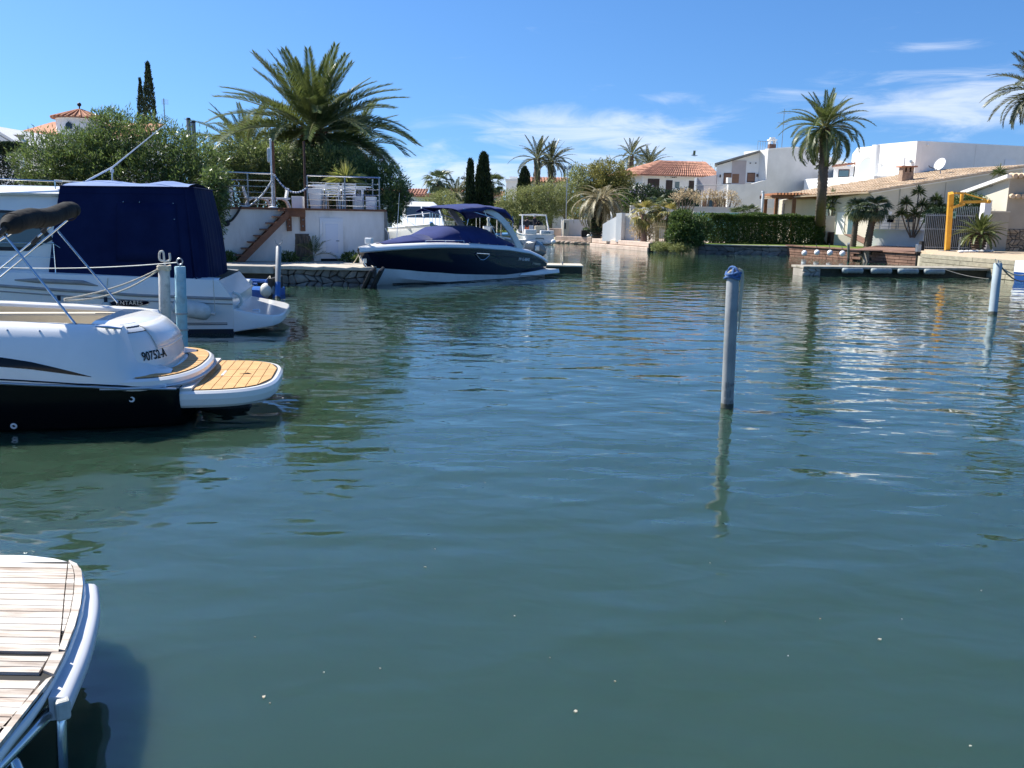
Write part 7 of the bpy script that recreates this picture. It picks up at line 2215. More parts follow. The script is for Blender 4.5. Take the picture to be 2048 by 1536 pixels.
b = MB(); b.slab([(hb_.x - 3.8, hb_.y - 1.2, zl - .35), (hb_.x + 4.4, hb_.y - 1.2, zl - .35), (hb_.x + 4.4, hb_.y + 2.4, zl + .75), (hb_.x - 3.0, hb_.y + 2.4, zl + .75)], (0, 0, 1), .12); b.build('wing_roof', M_TILE, t)
t = thing('gabled_house', 'white gable end with small brick chimney at the far left', 'house', (*Vector((-28.69, 50.0, 4.54)).xy, .5), world=True)
g0 = Vector((-30.28, 50.0, 5.32)); za, zb_ = 6.21, 5.61
b = MB(); b.add([(g0.x - 3, 50, .4), (-27.36, 50, .4), (-27.36, 50, 5.51), (-29.06, 50, 6.47), (g0.x - 3, 50, za - 1.4)], [(0, 1, 2, 3, 4)]); b.build('gable_wall', M_PLASTER, t, solid=-.3)
b = MB(); b.slab([(-27.17, 49.7, 5.44), (-28.94, 49.7, 6.5), (-28.94, 57, 6.5), (-27.17, 57, 5.44)], (0, 0, 1), .16); b.build('roof', M_PLASTER, t)
cx_, cz_ = -28.21, 5.7
MB().bx((cx_ - .3, 50.8, cz_ - .6), (cx_ + .3, 51.3, cz_ + .55)).build('chimney', mat('pale_brick', (.45, .36, .28), .9, (.36, .28, .2), 6), t)
for k, (px, lab) in enumerate(((381, 'left and taller of the two white capped masts beside the palm'), (390, 'right and shorter of the two white capped masts beside the palm'))):
    p_ = (Vector((-13.19, 36.5, 4.66)), Vector((-13.0, 36.5, 4.66)))[k]; zt_ = (5.83, 5.71)[k]
    t = thing('capped_mast', lab, 'mast', (p_.x, p_.y, 2.3), group='white capped masts', world=True)
    MB().tube([(p_.x, p_.y, 2.0), (p_.x, p_.y, zt_)], .085, 12).build('shaft', M_PILE, t, smooth=True)
    MB().tube([(p_.x, p_.y, zt_), (p_.x, p_.y, zt_ + .08)], [.1, .07], 12).build('cap', M_RUBBER, t, smooth=True)
p_ = Vector((-23.24, 60.0, 6.15)); zt_ = 9.43
t = thing('antenna_mast', 'thin antenna mast right of the slim cypresses', 'antenna', (p_.x, p_.y, .5), world=True)
MB().tube([(p_.x, p_.y, .5), (p_.x, p_.y, zt_)], .035, 6).build('mast', M_GALV, t)
for k in range(3): MB().tube([(p_.x - .15, p_.y, zt_ - .1 - .12 * k), (p_.x + .3, p_.y, zt_ - .1 - .12 * k)], .015, 5).build('element', M_GALV, t)

# ================================================================ RIGHT BANK: houses
M_GREYWALL = mat('grey_white_render', (.72, .71, .68), .9, (.64, .63, .60), .8, bump=.2, bscale=6, dirt=((.40, .40, .38), .5, .4))
M_CREAMWALL = mat('cream_render', (.66, .61, .50), .9, (.6, .55, .44), .8, bump=.2, bscale=6)
M_BEIGEWALL = mat('beige_render', (.42, .37, .29), .9, (.36, .32, .25), .8, bump=.3, bscale=8)
M_PINKWALL = mat('mauve_grey_render', (.50, .44, .43), .9, (.44, .39, .38), .8)
M_SHUTTER = mat('dark_brown_shutter', (.035, .02, .018), .6)
M_BLIND = mat('brown_wood_blind', (.26, .14, .08), .6, (.2, .1, .06), 4, stretch=(.3, .3, 6))
M_WINFRAME = mat('dark_window_frame', (.10, .05, .035), .6)
M_PANE = mat('window_glass', (.10, .16, .18), .06, spec=.9)
M_TILE_PALE = mat('sandy_roof_tile', (.60, .46, .32), .85, (.47, .34, .22), 1.6, bump=.3, bscale=9, island=.25)
M_TILE_R = mat('orange_roof_tile', (.45, .23, .15), .85, (.34, .16, .105), 2.0, bump=.3, bscale=9, island=.25)
M_BRICK = mat('dark_brick', (.17, .10, .07), .9, (.1, .06, .05), 6)

def V2(p_): return Vector((p_[0], p_[1], 0))
def hexa(name, m, root, plan, z0, z1, bevel=0.0):
    return MB().prism(plan, z0, z1).build(name, m, root, bevel=bevel)
def ccw(poly):
    a = sum(poly[i][0] * poly[(i + 1) % len(poly)][1] - poly[(i + 1) % len(poly)][0] * poly[i][1] for i in range(len(poly)))
    return poly if a > 0 else poly[::-1]

class Face:
    """vertical facade from plan point a to b; outward is to the right of a->b"""
    def __init__(s, a, b_):
        s.a, s.b = V2(a), V2(b_)
        s.t = (s.b - s.a).normalized(); s.n = Vector((s.t.y, -s.t.x, 0)); s.L = (s.b - s.a).length
    def p(s, u, z, o=0.0):
        q = s.a + s.t * u + s.n * o
        return Vector((q.x, q.y, z))
    def panel(s, name, m, root, u0, u1, z0, z1, o=.03, th=.03):
        return MB().slab([s.p(u0, z0, o), s.p(u1, z0, o), s.p(u1, z1, o), s.p(u0, z1, o)], s.n, th).build(name, m, root)
    def window(s, root, u0, u1, z0, z1, pane=None, frame_m=None, mull=1, sill=True):
        """recess-coloured frame bars round a set-back pane"""
        fm = frame_m or M_WINFRAME
        w = s.panel('window', fm, root, u0, u1, z0, z1, .004, .03)
        k = .09
        n_ = mull + 1
        for i in range(n_):
            a, e = u0 + (u1 - u0) * i / n_ + k * .6, u0 + (u1 - u0) * (i + 1) / n_ - k * .6
            s.panel('pane', pane or M_PANE, w, a, e, z0 + k, z1 - k, .036, .01)
        if sill: MB().bar(s.p(u0 - .08, z0 - .05, .08), s.p(u1 + .08, z0 - .05, .08), .18, .08).build('sill', M_PLASTER, w)
        return w

def tiled(name, m, root, a, b_, c, d, pitch=.26, r_=.085, thick=.1, base_m=None):
    """roof plane: eave a->b, ridge d->c; rounded tile rows run from eave to ridge, in short overlapping courses"""
    a, b_, c, d = map(Vector, (a, b_, c, d))
    n_ = (b_ - a).cross(d - a).normalized()
    if n_.z < 0: n_ = -n_
    rf = MB().slab([a, b_, c, d], n_, -thick).build(name, base_m or m, root)
    k = max(2, int((b_ - a).length / pitch))
    b = MB()
    for i in range(k):
        f = (i + .5) / k
        p0_, p1_ = a.lerp(b_, f), d.lerp(c, f)
        L_ = (p1_ - p0_).length
        if L_ < .3: continue
        q = max(1, int(L_ / .9))
        for j in range(q):
            e0, e1 = p0_.lerp(p1_, j / q), p0_.lerp(p1_, min(1, (j + 1.06) / q))
            e0 = e0 + n_ * .035
            t_ = (e1 - e0).normalized(); s_ = t_.cross(n_).normalized()
            prof = [(-r_, 0), (-r_ * .7, r_ * .62), (0, r_ * .9), (r_ * .7, r_ * .62), (r_, 0)]
            b.loft([[e0 + s_ * x + n_ * z for x, z in prof], [e1 + s_ * x * .8 + n_ * (z * .8) for x, z in prof]])
    o = b.build('roof_tiles', m, rf, smooth=True, angle=60)
    o['kind'] = 'stuff'
    return rf

# ---- R1: white house with orange tiled hip roof
Y1 = 95.0
hA, hB = (13.34, 95.0), (21.99, 96.5)
t = thing('tiled_roof_house', 'white house with orange tiled hip roof and dark shutters, centre background', 'house', (*hA, .5), world=True)
f1 = Face(hA, hB)
hC = (f1.b - f1.n * 9); hD = (f1.a - f1.n * 9 - f1.t * 1.5)
ze = 6.69; zr = 7.99
hexa('wall', M_PLASTER, t, ccw([hA, hB, hC.xy[:], hD.xy[:]]), .5, ze - .02)
fl_ = Face(hD.xy[:], hA)
ea, eb = f1.p(-.5, ze, .5), f1.p(f1.L, ze, .5)
ra, rb = f1.p(3.6, zr + .5, -4.5), f1.p(f1.L, zr + .5, -4.5)
tiled('roof', M_TILE_R, t, ea, eb, rb, ra)
el_ = f1.p(-2.3, ze, -9.3)
tiled('roof', M_TILE_R, t, el_, ea, ra, ra + (el_ - ea).normalized() * .4)
MB().bar(f1.p(-.4, ze - .06, .4), f1.p(f1.L, ze - .06, .4), .12, .12).build('gutter', M_PLASTER, t)
MB().tube([f1.p(.05, ze, .1), f1.p(.05, .6, .1)], .06, 8).build('downpipe', M_PVC, t)
u = lambda px: (px - 1283) / (1440 - 1283) * f1.L
zw = lambda py: 2.3 + (436 - py) * 95.3 / 1750
f1.window(t, u(1295), u(1318), zw(386), zw(362), M_SHUTTER, M_SHUTTER)
f1.window(t, u(1331), u(1344), zw(388), zw(364), M_SHUTTER, M_SHUTTER, 0)
f1.window(t, u(1348), u(1359), zw(380), zw(365), M_PANE, M_PLASTER, 0)
f1.window(t, u(1377), u(1390), zw(388), zw(364), M_SHUTTER, M_SHUTTER, 0)
for k in range(7): MB().sph(f1.p(u(1329) + .2 * k, zw(357) + .05 * sin(k), .08), .1, 8).build('swallow_nest', M_SHUTTER, t, smooth=True)
# gull
# ---- R2: grey-white house with sloping parapets
hA, hB = (23.42, 84.0), (32.3, 88.0)
t = thing('grey_parapet_house', 'grey-white two-storey house with sloping parapet and brown blinds', 'house', (*hA, .5), world=True)
f2 = Face(hA, hB)
b = MB()
zz = lambda py, Y_, px: 2.3 + (768 + 1750 * 0 - 768 + (430 + (px - 1024) * .01746) - py) * Y_ / 1750
top = [(0, zz(306, 84, 1533)), (f2.L * .33, zz(302.5, 85.3, 1593)), (f2.L * .38, zz(303.5, 85.4, 1600)), (f2.L * .93, zz(329, 87.6, 1680)), (f2.L, zz(333, 88, 1690))]
out_ = [f2.p(0, .5)] + [f2.p(f2.L, .5)] + [f2.p(x, z) for x, z in top[::-1]]
b.slab(out_, -f2.n, 3.5); main = b.build('main_wall', M_GREYWALL, t)
cop = MB()
for (a, c_) in zip(top, top[1:]): cop.bar(f2.p(a[0], a[1] + .04, -.2), f2.p(c_[0], c_[1] + .04, -.2), .5, .09)
cop.build('coping', M_PLASTER, main)
# bright return wall on the left of the main wall, upper storey
# left wing: set back a little, roof slab sloping up to the right
wA = (19.18, 86.0)
f3 = Face(wA, (f2.a - f2.n * 1.2).xy[:])
ztl, ztr = zz(336, 86, 1432), zz(312, 85, 1530)
MB().slab([f3.p(0, .5), f3.p(f3.L, .5), f3.p(f3.L, ztr), f3.p(0, ztl)], -f3.n, 3.5).build('wing_wall', M_PLASTER, t)
MB().slab([f3.p(-.2, ztl + .03, .5), f3.p(f3.L, ztr + .03, .5), f3.p(f3.L, ztr + .03, -3.5), f3.p(-.2, ztl + .03, -3.5)], (0, 0, 1), .16).build('sloping_roof', mat('grey_roof_slab', (.30, .29, .26), .9, (.22, .21, .19), 1.5), t)
u3 = lambda px: (px - 1432) / (1533 - 1432) * f3.L
f3.panel('recess_wall', M_PINKWALL, t, u3(1469), u3(1503), zz(372, 85.5, 1485), zz(327, 85.5, 1485), .02, .02)
f3.window(t, u3(1450), u3(1489), zz(371, 85.5, 1470), zz(350, 85.5, 1470), M_BLIND, M_WINFRAME, 1)
f3.window(t, u3(1507), u3(1526), zz(368, 85.3, 1515), zz(350, 85.3, 1515), M_BLIND, M_WINFRAME, 0)
for px in (1440, 1529): f3.panel('wall_lamp', M_SHUTTER, t, u3(px), u3(px) + .14, zz(358, 85.5, px), zz(353, 85.5, px), .05, .12)
for px in (1511, 1524): f3.panel('vent', M_SHUTTER, t, u3(px), u3(px) + .12, zz(333, 85.3, px), zz(331, 85.3, px), .03, .04)
# parapet in front of the balcony and lower storey
pA, pB = (19.73, 83.2), (f2.a).xy[:]
f4 = Face(pA, pB)
MB().slab([f4.p(0, .5), f4.p(f4.L, .5), f4.p(f4.L, zz(363, 84, 1533)), f4.p(f4.L * .62, zz(371, 83.7, 1505)), f4.p(0, zz(372, 83.2, 1456))], -f4.n, .3).build('parapet_wall', M_GREYWALL, t)
MB().bar(f4.p(-.1, zz(364, 83.2, 1456), -.15), f4.p(.3, zz(364, 83.2, 1456), -.15), .36, .5).build('pier_cap', M_PLASTER, t)
# balcony to the left: mauve wall, white slab, glass rail, brown columns below
bA = (17.24, 86.5)
f5 = Face(bA, (19.98, 84.2))
zs_ = zz(394, 85.5, 1420)
MB().slab([f5.p(0, zs_ - .25, .3), f5.p(f5.L, zs_ - .25, .3), f5.p(f5.L, zs_ - .25, -3.4), f5.p(0, zs_ - .25, -3.4)], (0, 0, 1), .28).build('balcony_slab', M_PLASTER, t)
MB().slab([f5.p(0, zs_, -.1), f5.p(f5.L * .62, zs_, -.1), f5.p(f5.L * .62, zz(354, 85.5, 1432), -.1), f5.p(0, zz(360, 86.5, 1390), -.1)], -f5.n, .2).build('balcony_side_wall', M_PINKWALL, t)
MB().slab([f5.p(.02, zs_, .08), f5.p(.25, zs_, .08), f5.p(.25, zz(359, 86.5, 1390), .08), f5.p(.02, zz(360, 86.5, 1390), .08)], -f5.n, .3).build('balcony_edge', M_PLASTER, t)
MB().tube([f5.p(.2, zs_ + 1.0, .2), f5.p(f5.L, zs_ + 1.0, .2)], .03, 6).build('balcony_rail', M_GALV, t)
for q in (.35, .68, .98): MB().bar(f5.p(f5.L * q, .5, .1), f5.p(f5.L * q, zs_ - .25, .1), .35, .35, up=(1, 0, 0)).build('brown_column', M_BLIND, t)
MB().slab([f5.p(.2, .5, -2.6), f5.p(f5.L, .5, -2.6), f5.p(f5.L, zs_ - .26, -2.6), f5.p(.2, zs_ - .26, -2.6)], -f5.n, .1).build('shaded_glazing', M_GLASS, t)
def chimney_pot(root, c, w, h, m1=M_BRICK):
    x, y, z = c
    ch = MB().bx((x - w / 2, y - w / 2, z - .6), (x + w / 2, y + w / 2, z + h * .5)).build('chimney', m1, root)
    for dx in (-1, 1):
        for dy in (-1, 1): MB().bx((x + dx * w * .36 - .07, y + dy * w * .36 - .07, z + h * .5), (x + dx * w * .36 + .07, y + dy * w * .36 + .07, z + h * .85)).build('chimney_leg', M_PLASTER, ch)
    MB().bx((x - w * .62, y - w * .62, z + h * .85), (x + w * .62, y + w * .62, z + h * .97)).build('chimney_cap', M_PLASTER, ch, bevel=.02)
    MB().bx((x - w * .35, y - w * .35, z + h * .97), (x + w * .35, y + w * .35, z + h * 1.15)).build('chimney_cap', M_PLASTER, ch, bevel=.02)
chimney_pot(t, (24.29, 86, zz(306, 86, 1543)), .62, .95)
chimney_pot(t, (29.94, 90, zz(311, 90, 1634)), .62, 1.0)
fr = MB()
for k in range(9): fr.tube([f2.p(1.2 + .3 * k, zz(303, 86, 1545) - .1, -3), f2.p(1.2 + .3 * k, zz(289, 86, 1565), -3)], .02, 5)
fr.tube([f2.p(1.2, zz(289, 86, 1565), -3), f2.p(3.6, zz(289, 86, 1565), -3)], .025, 5); fr.build('roof_rail', M_GALV, t)
p_ = Vector((25.53, 87, zz(303, 87, 1563)))
t2 = thing('tv_antenna', 'tall television antenna on the grey house roof left of the palm', 'antenna', p_, world=True)
MB().tube([p_, p_ + Vector((0, 0, 3.6))], .03, 6).build('mast', M_GALV, t2)
for k, (z, l) in enumerate(((3.2, .7), (2.3, .55), (2.15, .4))):
    MB().tube([p_ + Vector((-l, 0, z)), p_ + Vector((l, 0, z + .02))], .02, 5).build('element', M_GALV, t2)
    for q in range(4): MB().tube([p_ + Vector((-l + l * .6 * q, -.2, z)), p_ + Vector((-l + l * .6 * q, .2, z))], .012, 4).build('rod', M_GALV, t2)
# window bay and balcony on the right half of the grey house
f2.panel('glass_balcony', mat('frosted_balcony_glass', (.5, .56, .58), .3), t, f2.L * .63, f2.L * .95, zz(388, 86.6, 1650), zz(367, 86.6, 1650), .5, .05)
MB().slab([f2.p(f2.L * .6, zz(390, 86.6, 1650), 0), f2.p(f2.L * .97, zz(390, 86.6, 1650), 0), f2.p(f2.L * .97, zz(390, 86.6, 1650), .6), f2.p(f2.L * .6, zz(390, 86.6, 1650), .6)], (0, 0, -1), .2).build('balcony_slab', M_PLASTER, t)

# ---- R3: white modern villa with arched window
cn = Vector((32.83, 74.0, 0))
lf = Vector((-.36, .933, 0))
t = thing('modern_villa', 'large white flat-roofed villa with arched window on the right', 'house', (*cn.xy, .5), world=True)
e_l = cn + lf * 9.0
e_r = Vector((46.89, 78.5, 0))
zt = zz(290, 74, 1832)
fL = Face(e_l.xy[:], cn.xy[:]); fR = Face(cn.xy[:], e_r.xy[:])
bkv = Vector((.35, .94, 0))
# rounded-corner main block, left block set back behind a rounded fin
zl_ = zz(299, 79, 1720)
mid_u = fL.L * .50
b = MB()
arc = [fL.p(fL.L - .7, 0), fL.p(fL.L - .35, 0, -.05), cn - fR.n * .18 + fR.t * .05, fR.p(.45, 0, -.03), fR.p(.8, 0)]
poly = [fL.p(mid_u, 0)] + arc + [e_r, e_r + bkv * 14, fL.p(mid_u, 0) + bkv * 14]
b.prism(ccw([q.xy[:] for q in poly]), .5, zt); b.build('upper_block', M_PLASTER, t)
poly = [fL.p(1.5, 0, -.5), fL.p(mid_u - .02, 0, -.5), fL.p(mid_u - .02, 0) + bkv * 9, fL.p(1.5, 0) + bkv * 9]
b = MB(); b.prism(ccw([q.xy[:] for q in poly]), .5, zl_); b.build('left_block', M_PLASTER, t)
b = MB(); b.tube([fL.p(mid_u - .15, .5, -.25), fL.p(mid_u - .15, zl_ + .03, -.25)], .52, 18); b.build('rounded_fin', M_PLASTER, t, smooth=True, angle=40)
# arched window on the left block
uc, wz = fL.L * .33, zz(358, 79, 1725)
def arch(r_, o, th, m, nm, root):
    pts = [fL.p(uc - r_, wz, o)] + [fL.p(uc - r_ * cos(pi * i / 16), wz + .35 + r_ * 1.25 * sin(pi * i / 16), o) for i in range(17)] + [fL.p(uc + r_, wz, o)]
    return MB().slab(pts, fL.n, th).build(nm, m, root)
aw = arch(1.15, -.49, .04, mat('grey_reveal', (.42, .42, .4), .9), 'arched_window', t)
arch(.95, -.45, .02, mat('pale_sky_glass', (.45, .55, .58), .08, spec=.9), 'pane', aw)
sh = fL.panel('roller_shutter', M_PVC, t, fL.L * .60, fL.L * .86, zz(354, 76, 1795), zz(321, 76, 1795), .01, .05)
for k in range(8): fL.panel('shutter_slat', M_PVC, sh, fL.L * .605, fL.L * .855, zz(354, 76, 1795) + .02 + .17 * k, zz(354, 76, 1795) + .17 * (k + 1), .062, .01)
fL.panel('wall_lamp', M_GALV, t, fL.L * .93, fL.L * .955, zz(332, 75, 1815), zz(327, 75, 1815), .03, .1)
MB().sph(fL.p(fL.L * .57, zz(333, 77, 1772), .1), .12, 8).build('wall_lamp', M_PVC, t)
MB().sph(fR.p(.9, zz(297, 74, 1838), .08), .1, 8).build('camera_dome', M_PVC, t)
fR.panel('joint', M_GREYWALL, t, fR.L * .40, fR.L * .405, 3, zt - .1, .0, .012)
fR.panel('shutter', M_PVC, t, fR.L * .62, fR.L * .70, zz(350, 76.4, 2020), zz(325, 76.4, 2020), .01, .04)
for q, w in ((.30, 1.4), (.45, 1.3)): MB().box(fR.p(fR.L * q, zt + .1, -3), (w, 1.2, .3), atan2(fR.t.y, fR.t.x)).build('roof_unit', M_GALV, t)
# lower terrace parapet in front
pA = cn + lf * 11 + fL.n * 2.2; pB = cn + fL.n * 2.2 + lf * 2.2
f6 = Face(pA.xy[:], pB.xy[:])
zp = zz(355, 75, 1720)
b = MB(); b.prism(ccw([pA.xy[:], pB.xy[:], (pB + fR.t * 6).xy[:], (pB + fR.t * 6 + bkv * 5).xy[:], (pA + bkv * 3).xy[:]]), .5, zp); b.build('terrace_block', M_PLASTER, t, bevel=.04)
# small bay with tiled canopy at the left end
sA = Vector((29.29, 83.0, 0)); sB = Vector((30.77, 82.0, 0))
f7 = Face(sA.xy[:], sB.xy[:])
b = MB(); b.prism(ccw([sA.xy[:], sB.xy[:], (sB + bkv * 5).xy[:], (sA + bkv * 5).xy[:]]), .5, zz(335, 80.5, 1680)); b.build('bay_wall', M_PLASTER, t)
f7.window(t, f7.L * .25, f7.L * .8, zz(357, 80.5, 1680), zz(341, 80.5, 1680), M_PANE, M_WINFRAME, 0)
tiled('bay_canopy', M_TILE_R, t, f7.p(-.1, zz(335, 80.5, 1680), .4), f7.p(f7.L + .3, zz(330, 80.5, 1680), .4), f7.p(f7.L + .3, zz(326, 80.5, 1690), -1.5), f7.p(-.1, zz(331, 80.5, 1680), -1.5))

# ---- R4: low cottage with long sandy tiled roof
cn4 = Vector((24.99, 63.0, 0))
t = thing('tiled_cottage', 'low cream cottage with long sandy tiled roof rising to the right', 'house', (*cn4.xy, .5), world=True)
eL = cn4 + Vector((-.42, .907, 0)) * 3.4
dR = Vector((.955, .297, 0)); eR = cn4 + dR * 13.3
nb4 = Vector((-.297, .955, 0))
zc0, zcL, zcR = zz(386, 63, 1737), zz(397, 65.5, 1675), zz(338, 66.9, 2012)
b = MB(); v = [eL, cn4, eR, eR + nb4 * 9, eL + nb4 * 7]
zs4 = [zcL - .1, zc0 - .05, zcR - .05, zcR - .05, zcL - .1]
b.prism([q.xy[:] for q in v], .5, zs4); b.build('wall', M_CREAMWALL, t)
slope = (zcR - zc0) / 13.3
def rp(u_, w_, up_=0): q = cn4 + dR * u_ + nb4 * w_; return (q.x, q.y, zc0 + slope * u_ + up_)
tiled('roof', M_TILE_PALE, t, rp(-2.7, 9.5, .06), rp(-.5, -.35, .06), rp(13.45, -.35, .06), rp(13.45, 9.5, .06), pitch=.27, r_=.1)
f8 = Face(cn4.xy[:], eR.xy[:]); f9 = Face(eL.xy[:], cn4.xy[:])
MB().slab([f8.p(-.1, zc0 - .16, .05), f8.p(13.3, zcR - .16, .05), f8.p(13.3, zcR - .04, .05), f8.p(-.1, zc0 - .04, .05)], f8.n, .12).build('verge_board', M_PLASTER, t)
f9.window(t, 1.5, 2.35, .75, 2.9, M_PANE, M_PLASTER, 0, False)
f9.panel('sunlit_face_panel', M_PLASTER, t, .45, 1.2, 1.2, 2.9, .01, .03)  # whiter plaster paints a sunlit patch onto the cream wall
f8.panel('door', M_PVC, t, 1.0, 1.9, 1.0, 3.0, .01, .05)
f8.panel('door', M_PVC, t, 4.4, 6.4, 1.0, 2.95, .01, .05)
f8.panel('joint', M_BEIGEWALL, t, 6.35, 6.4, 3.0, zc0 + slope * 6.3 - .2, .004, .01)
MB().tube([f8.p(2.45, 1, .05), f8.p(2.45, zc0 + slope * 2.4 - .1, .05)], .05, 6).build('downpipe', M_CREAMWALL, t)
f8.panel('vent', M_BEIGEWALL, t, 9.0, 9.4, zz(353, 66, 1945), zz(351, 66, 1945), .01, .03)
MB().sph(f8.p(3.1, zz(402, 64, 1793), .08), .1, 8).build('wall_lamp', M_SHUTTER, t)
# cottage chimney with stone pots, dish
c4 = Vector(rp(5.4, 3.0))
ch = MB().bx((c4.x - .42, c4.y - .35, c4.z - .3), (c4.x + .42, c4.y + .35, c4.z + .75)).build('chimney', mat('stone_chimney', (.36, .26, .19), .9, (.22, .15, .11), 5, bump=.5, bscale=10), t)
for dx in (-.33, 0, .33): MB().bx((c4.x + dx - .09, c4.y - .33, c4.z + .75), (c4.x + dx + .09, c4.y + .33, c4.z + 1.1)).build('chimney_leg', bpy.data.materials['stone_chimney'], ch)
MB().bx((c4.x - .6, c4.y - .5, c4.z + 1.1), (c4.x + .6, c4.y + .5, c4.z + 1.2)).build('chimney_cap', M_TILE_R, ch)
d4 = Vector(rp(9.2, 4.0)) + Vector((0, 0, .1))
t = thing('satellite_dish', 'white satellite dish on the cottage roof', 'satellite dish', d4, world=True)
MB().tube([d4 + Vector((.2, 0, -.3)), d4 + Vector((.2, 0, .7))], .04, 6).build('mast', M_GALV, t)
Mq = Vector((-.8, -.35, .35)).to_track_quat('Z', 'Y').to_matrix()
MB().lathe([(.0001, .0), (.25, .03), (.42, .09), (.5, .14), (.49, .15), (.25, .05), (.0001, .02)], d4 + Vector((.15, -.05, .75)), 18, 0, Mq).build('dish', M_PVC, t, smooth=True)
MB().tube([d4 + Vector((.1, 0, .35)), d4 + Vector((-.8, -.3, .55)), d4 + Vector((-.9, -.33, .65))], .03, 6).build('feed_arm', M_RUBBER, t)

# ---- R5: beige house at the right edge
cn5 = Vector((29.81, 54.2, 0))
t = thing('beige_house', 'beige house with cobbled stone base at the right edge', 'house', (*cn5.xy, .6), world=True)
eL5 = cn5 + Vector((-.25, .968, 0)) * 3.1; eR5 = cn5 + Vector((.9, -.1, 0)) * 6
z5 = zz(357, 54.2, 2012); z5l = zz(386, 56, 1938)
b = MB(); b.prism([eL5.xy[:], cn5.xy[:], eR5.xy[:], (eR5 + Vector((0, 8, 0))).xy[:], (eL5 + Vector((2, 6, 0))).xy[:]], .5, [z5l - .1, z5 - .1, z5 - .1, z5 - .1, z5l - .1]); b.build('wall', M_BEIGEWALL, t)
f10 = Face(eL5.xy[:], cn5.xy[:]); f11 = Face(cn5.xy[:], eR5.xy[:])
MB().slab([f10.p(0, .6, .004), f10.p(f10.L, .6, .004), f10.p(f10.L, z5 - .12, .004), f10.p(0, z5l - .12, .004)], f10.n, .03).build('sunlit_face_render', M_CREAMWALL, t)  # cream skin paints the sunlight on the left face of the beige wall
MB().slab([f10.p(-.5, z5l - .15, .35), f10.p(f10.L + .1, z5 - .1, .35), f10.p(f10.L + .1, z5 - .1, -6), f10.p(-.5, z5l - .15, -6)], (0, 0, 1), .22).build('sloping_roof', M_PLASTER, t)
for zrow, nm in ((z5 + .02, 'roof_tile'), (zz(393, 52, 2020), 'string_tile')):
    for k in range(14): MB().tube([f11.p(.15 + .3 * k, zrow, .32), f11.p(.15 + .3 * k, zrow + .08, -.4)], .14, 8).build(nm, M_TILE_PALE, t, smooth=True)
f11.panel('stone_backing', M_MORTAR, t, .05, 5.5, .55, zz(458, 52, 2020), .01, .03)
rubble(t, f11.p(.1, 0, .03), f11.p(5.4, 0, .03), .6, zz(458, 52, 2020), .26, .22, seed=33, proud=.05, m=mat('tan_cobble', (.36, .29, .2), .9, (.26, .2, .14), 3, bump=.5, bscale=10, obj_rand=.3), gap=.012)
MB().sph(f10.p(f10.L * .55, zz(372, 54, 1985), .08), .1, 8).build('wall_lamp', M_GALV, t)
# low beige yard wall and gate pillar
yA, yB = Vector((28.1, 53.5, 0)), cn5 + Vector((-.06, -.5, 0))
f12 = Face(yA.xy[:], yB.xy[:])
t = thing('yard_wall', 'low beige rendered wall behind the cycad', 'wall', (*yA.xy, .6), world=True)
MB().slab([f12.p(0, .5), f12.p(f12.L, .5), f12.p(f12.L, zz(425, 52.5, 2000)), f12.p(0, zz(425, 53.5, 1965))], -f12.n, .3).build('render', M_BEIGEWALL, t)
MB().bar(f12.p(0, zz(425, 53, 1985) + .04, -.15), f12.p(f12.L, zz(425, 53, 1985) + .04, -.15), .36, .07).build('coping', M_CREAMWALL, t)
MB().bar(f12.p(.05, .5, .02), f12.p(.05, 3.6, .02), .5, .4, up=(1, 0, 0)).build('gate_pillar', M_PLASTER, t)

# ================================================================ RIGHT BANK: gardens, fences, crane, palms
# ---- clipped hedge, round bush
hedge_box('clipped_hedge', 'long clipped green hedge on the lawn left of the tall palm', (13.41, 62.3), (21.8, 63.5), 1.3, .55, 2.56, 42000, .13, LM_HEDGE, seed=61)
shrub('round_bush', 'dense dark green bush at the canal edge left of the hedge', 'bush', [(*(11.26, 58.5, 1.69), 1.05, 1.0, 1.0), (*(10.9, 58.8, 2.16), .7, .7, .7), (*(11.67, 58.2, 1.05), .8, .8, .6), (*(10.61, 58.4, 1.19), .6, .6, .7), (*(12.52, 59.3, 1.7), .6, .6, .8)], 15000, .16, .07, LM_HEDGE, stems=8, seed=62, sprig=4)
shrub('bank_weeds', 'low sunlit weeds spilling over the bank edge below the bush', 'bush', [(*(10.13, 58.6, 0.36), .9, .4, .25), (*(10.84, 57.6, 0.35), .7, .4, .25), (*(9.67, 59.2, 0.37), .5, .4, .22)], 5000, .16, .04, LM_OLIVE, stems=4, seed=63, sprig=3)
# ---- tall palm by the quay
dateset = frond_set('date', 3.0, 80, .50, .045, LM_PALM, M_RACHIS, [.35, .8, 1.2, 1.6, 1.95, 2.2], seed=70, thick=.035, v=.45)
pb_ = Vector((22.02, 64.11, 0.62)); pc = Vector((20.57, 60.6, 8.35))
t = thing('tall_date_palm', 'tall date palm with dark trunk on the lawn by the red-brown quay', 'palm tree', pb_, world=True)
palm_trunk(t, [pb_ - Vector((0, 0, .1)), pb_ + Vector((-.02, 0, .7)), Vector((20.7, 60.5, 3.65)), Vector((20.66, 60.6, 6.93)), pc], [.52, .38, .31, .31, .38], M_PALMBARK, rings=60, knob=.11, n=14)
palm_crown(t, pc, dateset, 62, 85, -38, .2, seed=12, bias=.8)
